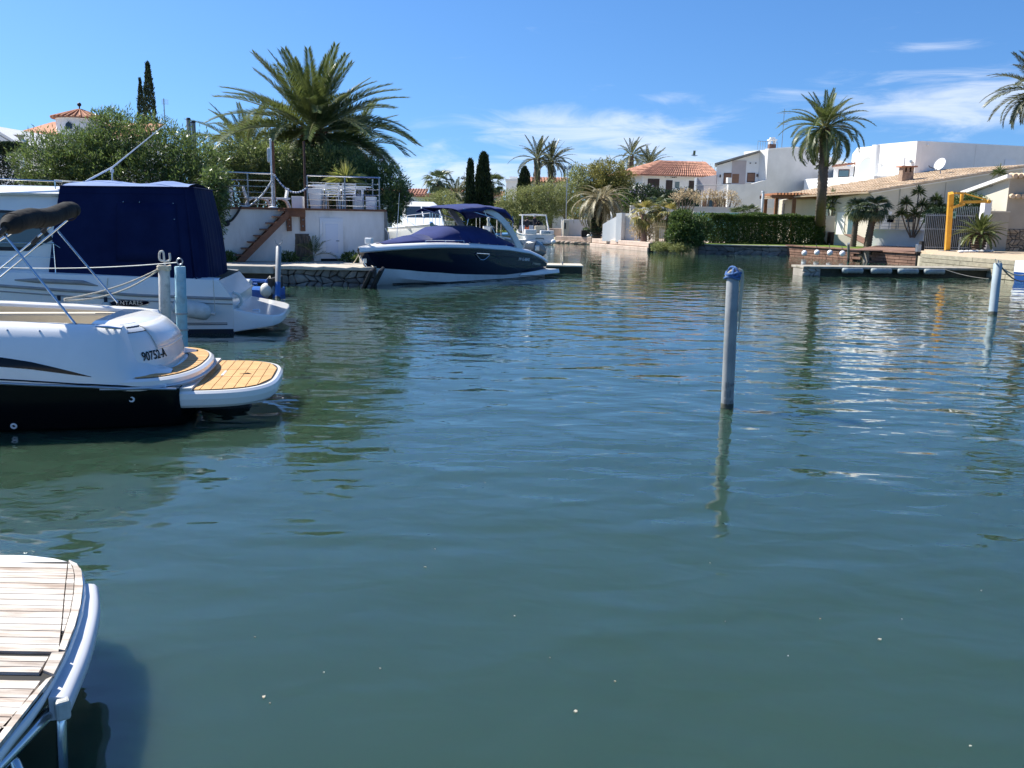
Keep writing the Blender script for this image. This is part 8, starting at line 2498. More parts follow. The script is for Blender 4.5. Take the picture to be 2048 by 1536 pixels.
# ---- palm leaning in from the right edge
t = thing('tall_date_palm', 'palm crown reaching in at the top right edge', 'palm tree', (*Vector((27.8, 47.0, 2.52)).xy, .6), world=True)
pc = Vector((26.81, 47.0, 9.01)); q = Vector((27.8, 47.0, 2.52))
palm_trunk(t, [(q.x, q.y, .5), (q.x - .1, q.y, 4), pc], [.34, .3, .3], M_PALMBARK, rings=40)
palm_crown(t, pc, frond_set('edge', 2.5, 66, .5, .04, LM_PALM_FAR, M_RACHIS, [.4, .8, 1.1, 1.4], seed=80, thick=.03), 40, 84, -35, .15, seed=13, wind=-.3)
# ---- two small fan palms on the lawn
fan_palm('small_fan_palm', 'left of the two small shaggy fan palms before the cottage', (22.37, 58.6, .62), 2.45, .17, .62, LM_FAN, 30, 91, (.12, 0), 'small fan palms before the cottage', skirt=6, pet=.4)
fan_palm('small_fan_palm', 'right of the two small shaggy fan palms before the cottage', (23.17, 58.2, .62), 2.5, .21, .66, LM_FAN, 32, 92, (.3, 0), 'small fan palms before the cottage', skirt=6, pet=.45)
# ---- cottage terrace: white low wall with railing, window boxes
wA_, wB_ = (24.08, 60.3), (26.72, 57.8)
t = thing('low_white_wall', 'low white terrace wall catching palm shadows before the cottage', 'wall', (*wA_, .6), world=True)
fw = Face(wA_, wB_); zt6 = zz(460, 59, 1790)
MB().slab([fw.p(0, .5), fw.p(fw.L, .5), fw.p(fw.L, zt6), fw.p(0, zt6)], -fw.n, 3.5).build('render', M_PLASTER, t)
MB().bar(fw.p(-.05, zt6 + .03, .0), fw.p(fw.L + .05, zt6 + .03, .0), .3, .06).build('coping', M_PLASTER, t)
t = thing('terrace_railing', 'thin metal railing on the low white wall before the cottage', 'railing', fw.p(0, zt6, -.1), world=True)
for k in range(7): MB().tube([fw.p(fw.L * k / 6, zt6 + .06, -.1), fw.p(fw.L * k / 6, zz(434, 59, 1800), -.1)], .03, 6).build('post', M_GALV, t)
for z in (434, 441, 447, 453): MB().tube([fw.p(0, zz(z, 59, 1800), -.1), fw.p(fw.L, zz(z, 59, 1800), -.1)], .022 if z == 434 else .012, 6).build('bar', M_GALV, t)
for k, (px, lab) in enumerate(((1780, 'dark window box with small plant, left on the cottage railing'), (1818, 'dark window box with small plant, right on the cottage railing'))):
    u_ = fw.L * (px - 1738) / (1850 - 1738)
    t = thing('window_box', lab, 'planter', fw.p(u_, zz(444, 59, px), .1), group='window boxes on the cottage railing', world=True)
    MB().bar(fw.p(u_ - .22, zz(442, 59, px), .1), fw.p(u_ + .22, zz(442, 59, px), .1), .2, .2).build('box', M_NAVY, t)
    c = fw.p(u_, zz(436, 59, px), .1)
    cloud('plant', [(c.x, c.y, c.z, .2, .12, .16)], 220, .16, .04, LM_YUCCA, t, seed=70 + k)
# ramp beside the cottage corner
t = thing('garden_ramp', 'small sloping tiled ramp beside the cottage corner', 'ramp', (27.98, 75.12, 0.62), world=True)
rA = Face((22.5, 62.5), (24.0, 60.6))
MB().slab([rA.p(0, .5), rA.p(rA.L, .5), rA.p(rA.L * .95, .75), rA.p(rA.L * .3, 1.35), rA.p(0, 1.35)], -rA.n, 1.6).build('ramp_body', M_CREAMWALL, t)
MB().slab([rA.p(rA.L * .3, 1.355, .01), rA.p(rA.L * .95, .755, .01), rA.p(rA.L * .95, .755, -1.6), rA.p(rA.L * .3, 1.355, -1.6)], (0, 0, 1), .03).build('tile_surface', M_REDWOOD, t)
# ---- yuccas in front of the cottage
yucca('garden_yucca', 'tall many-headed yucca left of the yellow crane', (25.89, 57.8, 1.3), [(-.85, 0, 1.5), (-.6, .1, 2.2), (-.1, -.1, 1.5), (.45, 0, 2.1), (.2, .2, 2.9), (.8, .1, 1.5)], LM_YUCCA, .6, .055, .05, seed=3, n=64)
yucca('garden_yucca', 'paler yucca clump just left of the crane post', (27.11, 57.5, 1.0), [(-.3, 0, 2.2), (.25, .1, 2.3), (.5, 0, 2.0), (.0, .2, 2.75)], LM_YUCCA, .55, .05, .05, seed=5, n=80)
yucca('roof_agave', 'spiky agave showing above the cottage roof end', (32.21, 60, zz(356, 60, 1998)), [(0, 0, .2)], LM_YUCCA, .7, .06, .05, seed=6, n=50)
# ---- fence of metal palings with green mesh
fA, fB = (25.15, 54.6), (28.72, 54.2)
ff = Face(fA, fB)
t = thing('metal_paling_fence', 'tall metal paling fence with dark mesh behind the crane', 'fence', (*fA, .6), world=True)
zt7 = zz(428, 54.4, 1900)
for k in range(34):
    u_ = ff.L * k / 33
    tall = zt7 + (.45 if u_ > ff.L * .36 else 0)
    MB().tube([ff.p(u_, .6), ff.p(u_, tall - .06), ff.p(u_, tall)], [.018, .018, .004], 5).build('paling', M_GALV, t)
for z in (.8, 1.9, zt7 - .12): MB().bar(ff.p(0, z), ff.p(ff.L, z), .03, .05).build('rail', M_GALV, t)
MB().slab([ff.p(.02, .64, -.05), ff.p(ff.L - .02, .64, -.05), ff.p(ff.L - .02, zt7 - .04, -.05), ff.p(.02, zt7 - .04, -.05)], -ff.n, .01).build('mesh_screen', mat('dark_green_mesh', (.035, .042, .03), .8, (.06, .062, .045), 3, bump=.5, bscale=40), t)
shrub('fence_creeper', 'dark creeper and shrubs filling the fence by the crane', 'bush', [(*ff.p(1.0, 2.6, -.8), .9, .45, .6), (*ff.p(2.4, 2.7, -.8), .9, .45, .5), (*ff.p(3.2, 2.8, -1.2), .7, .5, .5)], 9000, .14, .06, LM_IVY, stems=6, seed=75, sprig=4)
shrub('fence_bush', 'leafy bush behind the fence between crane and cream wall', 'bush', [(*(28.21, 56.0, 3.46), .9, .6, .6), (*(29.35, 56.0, 3.36), .5, .5, .6)], 4200, .16, .06, LM_HEDGE, stems=4, seed=76, sprig=4)
# ---- yellow crane
cb = Vector((25.42, 52.04, 0.66)); M_YEL = mat('yellow_crane_paint', (.72, .38, .04), .5, (.62, .30, .03), 3, dirt=((.4, .2, .05), 4, .4))
ct = Vector((24.29, 50.0, 3.92))
t = thing('yellow_crane', 'yellow jib crane on the gravel yard', 'crane', cb, world=True)
d = ct - cb
MB().bar(cb, ct, .27, .26, up=(1, 0, 0)).build('column', M_YEL, t, bevel=.015)
MB().bx((cb.x - .4, cb.y - .3, .62), (cb.x + .4, cb.y + .3, .7)).build('base_plate', M_GALV, t)
for s in (-1, 1): MB().bar(ct + Vector((.2, .18 * s, -.0)), ct + Vector((.75, .18 * s, -.0)), .04, .1).build('head_plate', M_YEL, t)
for s in (-1, 1): MB().bar(ct + Vector((.15, .18 * s, -.8)), ct + Vector((.75, .18 * s, -.6)), .04, .1).build('head_plate', M_YEL, t)
MB().tube([ct + Vector((.62, 0, -.72)), ct + Vector((.62, 0, .06))], .09, 10).build('pivot', M_YEL, t, smooth=True)
jt = Vector((26.16, 49.5, 3.48))
MB().bar(ct + Vector((.66, 0, -.48)), jt, .12, .15).build('jib', M_YEL, t, bevel=.01)
MB().tube([ct + Vector((.62, 0, .02)), jt + Vector((-.15, 0, .1))], .03, 6).build('tie_rod', M_YEL, t)
MB().tube([jt + Vector((0, .12, 0)), jt + Vector((0, -.12, 0))], .1, 12).build('jib_end', M_YEL, t, smooth=True)
MB().bx((cb.x - .12, cb.y - .235, 2.55), (cb.x + .18, cb.y - .215, 2.95)).build('notice_plate', mat('green_white_notice', (.25, .42, .36), .6), t)
MB().bx((cb.x + .0, cb.y - .238, 2.66), (cb.x + .12, cb.y - .232, 2.84)).build('notice_mark', mat('dark_green_mark', (.02, .14, .1), .6), t)
# ---- cycad
cy = Vector((26.85, 51.4, .66))
t = thing('sago_cycad', 'big sago cycad with thick scaly trunk on the gravel yard', 'cycad', cy, world=True)
palm_trunk(t, [cy, cy + Vector((.02, 0, .6)), cy + Vector((.05, 0, 1.1))], [.30, .42, .5], M_PALMBARK, rings=9, knob=.18, n=14)
palm_crown(t, cy + Vector((.05, 0, 1.05)), frond_set('cyc', 1.35, 60, .2, .03, LM_PALM, M_RACHIS, [.2, .5, .8, 1.1], seed=95, thick=.02, v=.5), 64, 86, -18, .1, seed=16, bias=.85)
# small sign, rounded stones
sg = Vector((26.28, 52.42, 0.66))
t = thing('yard_marker', 'small white marker on a leaning stake in the gravel', 'sign', sg, world=True)
MB().tube([sg, sg + Vector((.03, 0, .75))], .025, 6).build('stake', M_GALV, t)
MB().box(sg + Vector((.04, -.03, .72)), (.1, .02, .16)).build('plate', M_PVC, t)
rr = random.Random(14)
ORD = 'first second third fourth fifth sixth seventh eighth ninth tenth eleventh twelfth thirteenth'.split()
for k in range(13):
    c = Vector((24.69, 49.16, 0.68)).lerp(Vector((27.93, 51.9, 0.68)), k / 12) + Vector((0, rr.uniform(-.15, .15), 0))
    tag(MB().sph(c + Vector((0, 0, .05)), .12 * rr.uniform(.7, 1.15), 10, (1.2, .9, .6)).build('white_boulder', M_PLASTER, smooth=True), '%s rounded white stone from the left in the row edging the cycad bed' % ORD[k], 'stone', 'white stones edging the cycad bed')
# ---- pool wall, garden wall and pergola behind the hedge
t = thing('pool_wall', 'pale turquoise pool wall showing above the hedge', 'wall', (13.72, 68, .6), world=True)
MB().bx((13.65, 68.0, .5), (17.08, 68.3, zz(426, 68, 1430))).build('render', mat('turquoise_render', (.22, .50, .50), .7), t)
MB().bx((13.5, 67.95, zz(426, 68, 1430) + .003), (17.16, 71.0, zz(424.5, 68, 1430))).build('coping', M_PLASTER, t)
MB().bx((13.65, 68.31, .5), (13.8, 72, zz(426, 68, 1430))).build('return', M_PLASTER, t)
t = thing('garden_wall', 'long low grey-white garden wall below the grey house', 'wall', (11.34, 75, .6), world=True)
MB().bx((9.68, 75, .5), (25.64, 75.3, zz(416, 75, 1450))).build('render', M_GREYWALL, t)
MB().bx((9.68, 74.95, zz(416, 75, 1450) + .003), (25.64, 75.35, zz(415, 75, 1450))).build('coping', M_PLASTER, t)
MB().bx((21.63, 72, .5), (23.49, 72.3, zz(409, 72, 1590))).build('pergola_screen', mat('taupe_render', (.42, .37, .33), .9), t)
pg0, pg1 = Vector((20.1, 69.5, 0)), Vector((22.93, 68, 0))
t = thing('wooden_pergola', 'orange-brown timber pergola behind the hedge', 'pergola', (*pg0.xy, .6), world=True)
M_PERG = mat('orange_brown_timber', (.30, .13, .06), .7, (.22, .09, .04), 4, obj_rand=.15)
zpg = zz(398, 69, 1590)
for (q, oy) in ((.06, 0), (.42, -.6), (.06, 3.0), (.85, 3.0)):
    c = pg0.lerp(pg1, q); MB().bar((c.x, c.y + oy, .6), (c.x, c.y + oy, zpg), .24, .24, up=(1, 0, 0)).build('post', M_PERG, t)
for oy in (-.4, 3.0): MB().bar((pg0.x - .3, pg0.y + oy, zpg + .1), (pg1.x + .3, pg1.y + oy, zpg + .1), .18, .24).build('beam', M_PERG, t)
for k in range(14):
    c = pg0.lerp(pg1, k / 13); MB().bar((c.x, c.y - .9, zpg + .29), (c.x, c.y + 3.6, zpg + .29), .1, .16).build('rafter', M_PERG, t)
p_ = Vector((19.37, 70, .6))
t = thing('shower_column', 'white outdoor shower column beyond the hedge', 'column', p_, world=True)
MB().tube([p_, (p_.x, p_.y, zz(387, 70, 1525))], .11, 10).build('column', M_PVC, t, smooth=True)
MB().tube([(p_.x, p_.y, zz(387, 70, 1525)), (p_.x, p_.y, zz(384.5, 70, 1525))], .15, 10).build('head', M_PVC, t, smooth=True)
for k, (px, h, lab) in enumerate(((1476, 1.9, 'small fan palm behind the hedge, left of two by the shower column'), (1497, 2.1, 'small fan palm behind the hedge, right of two by the shower column'))):
    fan_palm('garden_fan_palm', lab, ((17.73, 71, .6) if k == 0 else (18.47, 70.5, .6)), h, .12, .65, LM_FAN, 20, 110 + k, (0, 0), 'small fan palms behind the hedge', pet=.45)
yucca('garden_agave', 'grey-green agave poking above the hedge middle', (18.01, 66, 1.9), [(0, 0, .45)], LM_FAN, .7, .07, .05, n=40, seed=8)
for k, (px, lab) in enumerate(((1368, 'bare pollarded tree with pale buds left of the balcony columns'), (1415, 'bare pollarded tree with pale buds before the balcony columns'), (1445, 'bare pollarded tree with pale buds right of the balcony columns'))):
    p_ = ((14.0, 74, .6), (16.34, 75.8, .6), (17.65, 75.8, .6))[k]
    tree('pollard_tree', lab, p_, 3.0, [(p_[0] - .6, p_[1], 4.0, .5, .4, .3), (p_[0] + .6, p_[1], 4.2, .5, .4, .35), (p_[0], p_[1], 4.4, .4, .3, .3), (p_[0] + 1.1, p_[1], 3.7, .4, .3, .25)], 700, .2, .07, LM_STRAW, .13, 120 + k, 'pollarded trees by the balcony', 4)
yucca('corner_strelitzia', 'tall strelitzia leaves between the tall palm and the cottage', (23.47, 66, .6), [(-.3, 0, 2.6), (.2, 0, 3.0), (.5, .2, 2.2), (0, .2, 3.4)], LM_FAN, .9, .2, .06, n=16, seed=9)
t = thing('cream_pier', 'short cream wall end with dark bin right of the hedge', 'wall', (22.54, 64, .6), world=True)
MB().bx((22.14, 64, .5), (23.0, 64.4, zz(432, 64, 1655))).build('render', M_CREAMWALL, t)
MB().bx((22.5, 63.3, .6), (22.79, 63.9, 1.5)).build('bin', M_SHUTTER, t, bevel=.03)

# ---- ramp walls and plants at centre
rA_, rB_ = (6.57, 66.5), (10.09, 63.5)
t = thing('white_ramp_wall', 'white angular wall rising to the right on the pale quay', 'wall', (*rA_, .62), world=True)
fr_ = Face(rA_, rB_)
ur = lambda px: fr_.L * (px - 1205) / (1312 - 1205)
MB().slab([fr_.p(0, .5), fr_.p(fr_.L, .5), fr_.p(fr_.L, zz(428, 63.5, 1312)), fr_.p(ur(1252), zz(427, 65, 1252)), fr_.p(ur(1241), zz(428, 65.2, 1241)), fr_.p(0, zz(448, 66.5, 1205))], -fr_.n, .25).build('render', M_PLASTER, t)
MB().slab([fr_.p(ur(1241), .5, .05), fr_.p(ur(1252), .5, .05), fr_.p(ur(1252), zz(426, 65, 1250), .05), fr_.p(ur(1241), zz(427, 65.2, 1241), .05)], fr_.n, .5).build('pillar', M_PLASTER, t)
MB().slab([fr_.p(ur(1243), 2.4, -1.5), fr_.p(ur(1275), 2.4, -1.5), fr_.p(ur(1275), zz(411, 66.5, 1272), -1.5), fr_.p(ur(1268), zz(412, 66.5, 1268), -1.5), fr_.p(ur(1243), zz(428, 66.8, 1243), -1.5)], -fr_.n, .3).build('upper_wall', M_PLASTER, t)
t = thing('quay_white_wall', 'low white wall behind the drooping palm', 'wall', (6.01, 76, .6), world=True)
MB().bx((4.01, 76.5, .5), (7.54, 76.8, zz(439, 76.5, 1170))).build('render', M_PLASTER, t)
MB().bx((4.13, 75.6, .5), (4.6, 76.4, zz(440, 76, 1130))).build('pier', M_CREAMWALL, t)
MB().bx((4.23, 75.57, 1.2), (4.34, 75.6, zz(445, 76, 1130))).build('slot', M_SHUTTER, t)
MB().bx((2.84, 76.5, .5), (4.01, 77.6, zz(456, 77, 1110))).build('bench_block', M_COPING, t)
# drooping palm
pb_ = Vector((6.82, 73.89, 0.62)); pb_.y = 73.0; pb_.x = 6.73; pc = Vector((7.03, 72.5, 3.62))
t = thing('drooping_palm', 'dry drooping palm with dark trunk beside the white ramp wall', 'palm tree', (pb_.x, pb_.y, .6), world=True)
palm_trunk(t, [(pb_.x, pb_.y, .5), (pb_.x, pb_.y, 2), pc], [.38, .42, .45], M_PALMBARK, rings=14, knob=.16)
palm_crown(t, pc, frond_set('dry', 3.0, 60, .42, .05, LM_PALM_DRY, M_RACHIS_DRY, [1.2, 1.6, 1.9, 2.1], seed=130, thick=.035, tipdroop=.8), 60, 60, -30, .2, seed=18, bias=.8)
cloud('old_leaf_bases', [(pb_.x, pb_.y, 1.6, .6, .6, .9)], 900, .4, .08, LM_IVY, t, seed=77)
# yellowing fan palms and dry plants on the quay
fan_palm('quay_fan_palm', 'yellowing fan palm on the quay, left of three by the ramp wall', (9.12, 62.5, .62), 1.9, .2, .8, LM_FAN_Y, 16, 140, (-.1, 0), 'yellowing fan palms by the ramp wall', bark=mat('pink_brown_bark', (.3, .19, .14), .9, (.22, .13, .1), 6), skirt=4, pet=.5)
fan_palm('quay_fan_palm', 'yellowing fan palm on the quay, right of three by the bush', (10.58, 62, .62), 1.9, .13, .8, LM_FAN_Y, 14, 141, (.1, 0), 'yellowing fan palms by the ramp wall', skirt=4, pet=.5)
fan_palm('quay_fan_palm', 'green fan palm on the quay, middle of three by the ramp wall', (10.19, 63.5, .62), 2.4, .13, .75, LM_FAN, 16, 142, (0, 0), 'yellowing fan palms by the ramp wall', skirt=5, pet=.5)
shrub('dry_quay_plants', 'dry straw-coloured plants at the foot of the ramp wall', 'plant', [(*(8.71, 63.0, 1.34), .35, .3, .55), (*(9.52, 62.5, 1.26), .3, .3, .5), (*(8.91, 63.4, 2.1), .3, .3, .5)], 900, .35, .05, LM_STRAW, stems=6, seed=78, sprig=3, up=1.0)
gA = Face((9.46, 60.6), (10.18, 60.0))
t = thing('bamboo_screen', 'short screen of thin canes at the quay corner by the bush', 'fence', gA.p(0, .6), world=True)
for k in range(13): MB().tube([gA.p(gA.L * k / 12, .6), gA.p(gA.L * k / 12 + .02 * sin(k * 3), zz(443, 60.3, 1318) + .1 * sin(k * 2))], .018, 5).build('cane', mat('cane', (.34, .26, .14), .8) if k == 0 else bpy.data.materials['cane'], t)
for z in (.9, 1.7): MB().tube([gA.p(0, z), gA.p(gA.L, z)], .018, 5).build('rail', bpy.data.materials['cane'], t)
shrub('mauve_creeper', 'bank of dark creeper with mauve flowers below the tiled house', 'bush', [(*(12.16, 84.0, 4.58), 1.3, .6, .7), (*(13.42, 83.0, 4.13), 1.6, .6, .8), (*(15.51, 83.0, 4.16), 1.6, .6, .8), (*(11.11, 83.0, 3.86), 1.2, .6, 1.2)], 7500, .2, .1, LM_IVY, stems=5, seed=79, sprig=4, flowers=260, fm=LM_FLOWER_P, base=(13.43, 83, .5))
t = thing('dark_green_fence', 'dark green screened fence below the tiled house', 'fence', (11.86, 85, .5), world=True)
for k in range(10):
    x0_ = 12.09 + k * (17.55 - 12.09) / 10
    MB().bx((x0_ + .03, 85, .5), (x0_ + .53, 85.06, zz(387, 85, 1340))).build('screen_panel', mat('dark_green_screen', (.012, .035, .03), .8) if k == 0 else bpy.data.materials['dark_green_screen'], t)
# items on the far quay
t = thing('dark_planter', 'black square pot on the far quay before the white wall', 'planter', (6.27, 77.87, 0.6), world=True)
c = Vector((5.94, 74.5, .6)); MB().bx((c.x - .35, c.y - .3, .6), (c.x + .35, c.y + .3, 1.15)).build('pot', M_RUBBER, t, bevel=.03)
cloud('plant', [(c.x, c.y, 1.2, .3, .25, .12)], 160, .14, .05, LM_HEDGE, t, seed=71)
for k in range(7):
    c = Vector((6.08, 73, .62)) + Vector((.3 * k, 0, 0))
    tag(MB().sph(c + Vector((0, 0, .12)), .15, 10, (1, 1, .8)).build('white_boulder', M_PLASTER, smooth=True), '%s rounded white stone from the left in the row before the far white wall' % ORD[k], 'stone', 'white stones before the far wall')

# ================================================================ FAR CENTRE: trees, palms, houses
tree('olive_tree', 'airy olive-green tree behind the white cabin boat', (1.44, 84, .5), 4.0, [(*(-0.02, 84.0, 3.46), 1.6, 1.4, 1.3), (*(1.62, 84.0, 3.71), 1.7, 1.4, 1.5), (*(3.26, 84.0, 3.97), 1.7, 1.4, 1.6), (*(-0.94, 84.0, 2.75), 1.0, 1.2, .9), (*(2.56, 83.0, 2.57), 1.6, 1.2, 1.0), (*(0.7, 83.0, 2.41), 1.5, 1.2, .8)], 17000, .24, .06, LM_OLIVE, .18, 150, sprig=6, up=-.15, cat='tree')
tree('olive_tree', 'loose grey-green tree left of the big yellow-green tree', (4.86, 86, .5), 5.0, [(*(5.01, 86.0, 4.28), 1.5, 1.4, 1.5), (*(6.01, 87.0, 5.26), 1.3, 1.2, 1.2), (*(4.27, 85.0, 3.31), 1.5, 1.2, 1.2), (*(5.8, 88.0, 6.49), .9, .9, .8)], 8500, .22, .06, LM_OLIVE, .16, 151, sprig=6, rough=.3)
tree('big_round_tree', 'big bushy yellow-green tree above the drooping palm', (8.66, 88.5, .5), 5.0, [(*(7.58, 88.5, 5.82), 1.8, 1.6, 1.5), (*(9.09, 89.0, 6.35), 1.9, 1.6, 1.6), (*(10.3, 88.5, 5.63), 1.4, 1.5, 1.5), (*(8.55, 88.0, 4.86), 2.2, 1.6, 1.4), (*(10.79, 88.0, 4.18), 1.1, 1.3, 1.4), (*(7.1, 88.0, 4.11), 1.5, 1.4, 1.2)], 22000, .24, .08, LM_YELLOW, .2, 152, sprig=6, up=.3)
tree('dark_shrub_tree', 'dark green tree between the drooping palm and the tiled house', (10.35, 82, .5), 3.0, [(*(10.33, 82.0, 2.93), 1.1, 1.0, 1.2), (*(9.96, 83.0, 3.84), .9, .9, .9)], 4000, .22, .08, LM_HEDGE, .12, 153)
shrub('far_shrub', 'pale feathery shrub bank behind the navy boat canopy', 'bush', [(*(-7.81, 87.0, 3.13), 1.3, 1, 1.1), (*(-6.91, 88.0, 3.63), 1.0, 1, 1.0), (*(-6.03, 86.0, 2.67), 1.2, 1, 1.0)], 6500, .24, .06, LM_OLIVE, stems=6, seed=81, sprig=4)
shrub('far_shrub', 'dark low shrub row below the two dark cypresses', 'bush', [(*(-1.56, 92.0, 3.19), 2.2, 1, .5), (*(-3.57, 91.0, 2.34), 2.0, 1, .5), (*(-1.52, 91.0, 1.52), 1.6, .8, .5)], 5000, .2, .08, LM_HEDGE, stems=6, seed=82, sprig=4)
cypress('dark_cypress', 'broad dark cypress, tallest of the three in the centre', (-3.3, 92, .5), 8.3 - .5, .9, 9000, 160, prof=[(0, .9), (.15, 1.0), (.45, .95), (.7, .7), (.88, .45), (.96, .3), (1, .05)], group='dark cypresses in the centre', lsize=.3)
cypress('dark_cypress', 'narrow dark cypress just left of the tallest one', (-4.59, 91, .5), 7.58 - .5, .56, 5500, 161, prof=[(0, 1.1), (.2, 1.0), (.5, .75), (.8, .5), (.93, .35), (1, .05)], group='dark cypresses in the centre', lsize=.28)
cypress('dark_cypress', 'short rounded dark cypress left of the pair of tall palms', (0.96, 98, .5), 7.24 - .5, .72, 6000, 162, prof=[(0, .9), (.3, 1.0), (.75, .85), (.9, .55), (1, .05)], group='dark cypresses in the centre', lsize=.3)
farset = frond_set('far', 3.3, 40, .55, .07, LM_PALM_FAR, M_RACHIS, [.3, .8, 1.3, 1.8], seed=170, thick=.045, lean=.1)
def far_palm(label, px_base, pc, Yb, r_, N_, seed, wind=.9, scale=1.0, e=(86, -25), group='windblown palms in the background'):
    t = thing('windblown_palm', label, 'palm tree', (px_base, Yb, .5), group=group, world=True)
    pc = Vector(pc)
    palm_trunk(t, [(px_base, Yb, .4), (px_base, Yb, 3.5), pc], [r_, r_ * .9, r_ * 1.1], M_PALMBARK, rings=20, n=9)
    palm_crown(t, pc, farset, N_, e[0], e[1], .15, seed=seed, wind=wind, scale=scale)
far_palm('windblown palm, left and taller of the pair above the olive trees', 2.62, (2.41, 103.0, 8.62), 103, .34, 30, 21, .7)
far_palm('windblown palm, right and shorter of the pair above the olive trees', 4.1, (4.05, 104.0, 8.32), 104, .3, 30, 22, .7, .95)
far_palm('lone windblown palm behind the tiled roof, left end', 14.56, (14.27, 112.0, 9.74), 112, .32, 26, 23, .9, .9)
far_palm('low dense palm just behind the tiled roof ridge', 15.67, (15.43, 104.0, 8.23), 104, .4, 34, 24, .1, .85, (70, -15))
far_palm('small dry palm left of the narrow dark cypress', -6.23, (-6.29, 95.0, 4.18), 95, .3, 30, 25, .2, .85, (70, -20))
fan_palm('far_fan_palm', 'fan palm with ball-shaped crown on the left of the centre skyline', (-8.35, 98, .5), 5.8 - .5, .3, 1.15, LM_FAN, 26, 180, (0, 0), 'fan palms on the centre skyline', pet=.75, skirt=5)
fan_palm('far_fan_palm', 'fan palm partly hidden behind the tallest dark cypress', (-2.61, 99, .5), 5.62 - .5, .25, 1.1, LM_FAN, 22, 181, (0, 0), 'fan palms on the centre skyline', pet=.7)
# araucaria
p_ = Vector((-5.72, 100, .5)); h = 6.9 - .5
t = thing('araucaria_tree', 'thin tiered araucaria left of the narrow dark cypress', 'tree', p_, world=True)
MB().tube([p_, p_ + Vector((0, 0, h))], [.16, .02], 7).build('trunk', M_BARK, t)
for k in range(7):
    z = h * (.35 + .62 * k / 7); L_ = 1.5 * (1 - k / 8.2)
    for j in range(6):
        a = j * pi / 3 + k
        tip = p_ + Vector((L_ * cos(a), L_ * sin(a), z + L_ * .12))
        b = MB(); b.tube([p_ + Vector((0, 0, z)), tip], [.05, .02], 5); b.build('branch', M_BARK, t)
    cloud('needles', [(p_.x, p_.y, .5 + z + .08, L_, L_, .12)], int(260 * (1 - k / 9)), .22, .06, LM_DARK, t, seed=190 + k, shell=2)
# far houses
def far_house(label, x0, x1, Y_, ze_, zr_, wall, roof, depth=7, wins=(), gable=False):
    t = thing('far_house', label, 'house', (x0, Y_, .5), world=True)
    MB().bx((x0, Y_, .4), (x1, Y_ + depth, ze_)).build('wall', wall, t)
    if roof is not None:
        tiled('roof', roof, t, (x0 - .3, Y_ - .4, ze_), (x1 + .3, Y_ - .4, ze_), (x1 + .3, Y_ + depth / 2, zr_), (x0 - .3, Y_ + depth / 2, zr_), pitch=.35, r_=.12)
    else:
        MB().bx((x0 - .1, Y_ - .1, ze_ + .003), (x1 + .1, Y_ + depth, ze_ + .3)).build('parapet', wall, t)
    f = Face((x0, Y_), (x1, Y_))
    for (u0, u1, z0, z1) in wins: f.window(t, u0, u1, z0, z1, M_PANE, M_WINFRAME, 0)
    return t
zf = lambda py, Y_, px: 2.3 + (430 + (px - 1024) * .01746 - py) * Y_ / 1750
far_house('small grey-white far house with terracotta roof above the white cruiser', -12.21, -9.99, 110, zf(394, 110, 850), zf(387, 110, 850), M_GREYWALL, M_TILE_R, 7, [(1.45, 1.95, zf(408, 110, 850), zf(400, 110, 850))])
far_house('flat-topped far house between fan palm and araucaria', -9.61, -7.38, 125, zf(384, 125, 910), zf(377, 125, 910), M_CREAMWALL, M_TILE_R, 7)
far_house('mauve far house with orange roof right of the tallest cypress', -3.33, -1.68, 118, zf(392, 118, 990), zf(383, 118, 990), M_PINKWALL, M_TILE_R, 7, [(.3, .9, zf(403, 118, 990), zf(397, 118, 990))])
far_house('white cubic far house left of the short rounded cypress', -1.16, 0.46, 112, zf(366, 112, 1025), 0, M_PLASTER, None, 7)
far_house('tall white far house tower left of the short rounded cypress', -0.69, 0.22, 116, zf(361, 116, 1027), 0, M_PLASTER, None, 6)
far_house('white far house with long tiled roof below the palm pair', 1.73, 6.16, 106, zf(367, 106, 1100), zf(355, 106, 1100), M_PLASTER, M_TILE_R, 9)
far_house('low terracotta-roofed far house behind the two dark cypresses', -6.13, -1.18, 104, zf(408, 104, 960), zf(402, 104, 960), M_CREAMWALL, M_TILE_R, 6)
far_house('long low white far house on the left skyline', -24.0, -11.5, 112, 4.6, 5.4, M_PLASTER, M_TILE_R, 7, [(2, 3, 2, 3.4), (6, 7, 2, 3.4)])
far_house('white far house behind the modern villa at the right edge', 58, 72, 110, 7.0, 8.2, M_PLASTER, M_TILE_R, 9)
# distant trees closing the skyline
for k, (x0_, Y_, h_, lab) in enumerate(((-28, 118, 4.5, 'round far tree at the left end of the skyline'), (-3.5, 130, 4.0, 'low far tree behind the centre cypresses'), (8.5, 122, 4.2, 'far tree behind the white cubic houses'), (27, 125, 9.6, 'pale bare-crowned far tree behind the grey house roof'), (37.5, 120, 8.8, 'pale bare-crowned far tree between grey house and modern villa'), (52, 130, 6, 'far tree behind the modern villa'), (-45, 120, 5, 'broad far tree beyond the left hedge'))):
    tree('far_tree', lab, (x0_, Y_, .4), h_, [(x0_, Y_, h_ * .75, h_ * .4, h_ * .3, h_ * .28), (x0_ - h_ * .3, Y_, h_ * .62, h_ * .3, h_ * .3, h_ * .22), (x0_ + h_ * .3, Y_, h_ * .66, h_ * .3, h_ * .3, h_ * .24)], 3500, .3, .09, LM_OLIVE, .2, 200 + k, 'far trees along the skyline', 4, rough=.3)
hedge_box('far_garden_hedge', 'far dark hedge along the opposite bank behind the boats', (-26, 97), (4, 96), 1.4, .5, 2.3, 11000, .22, LM_HEDGE, seed=91)
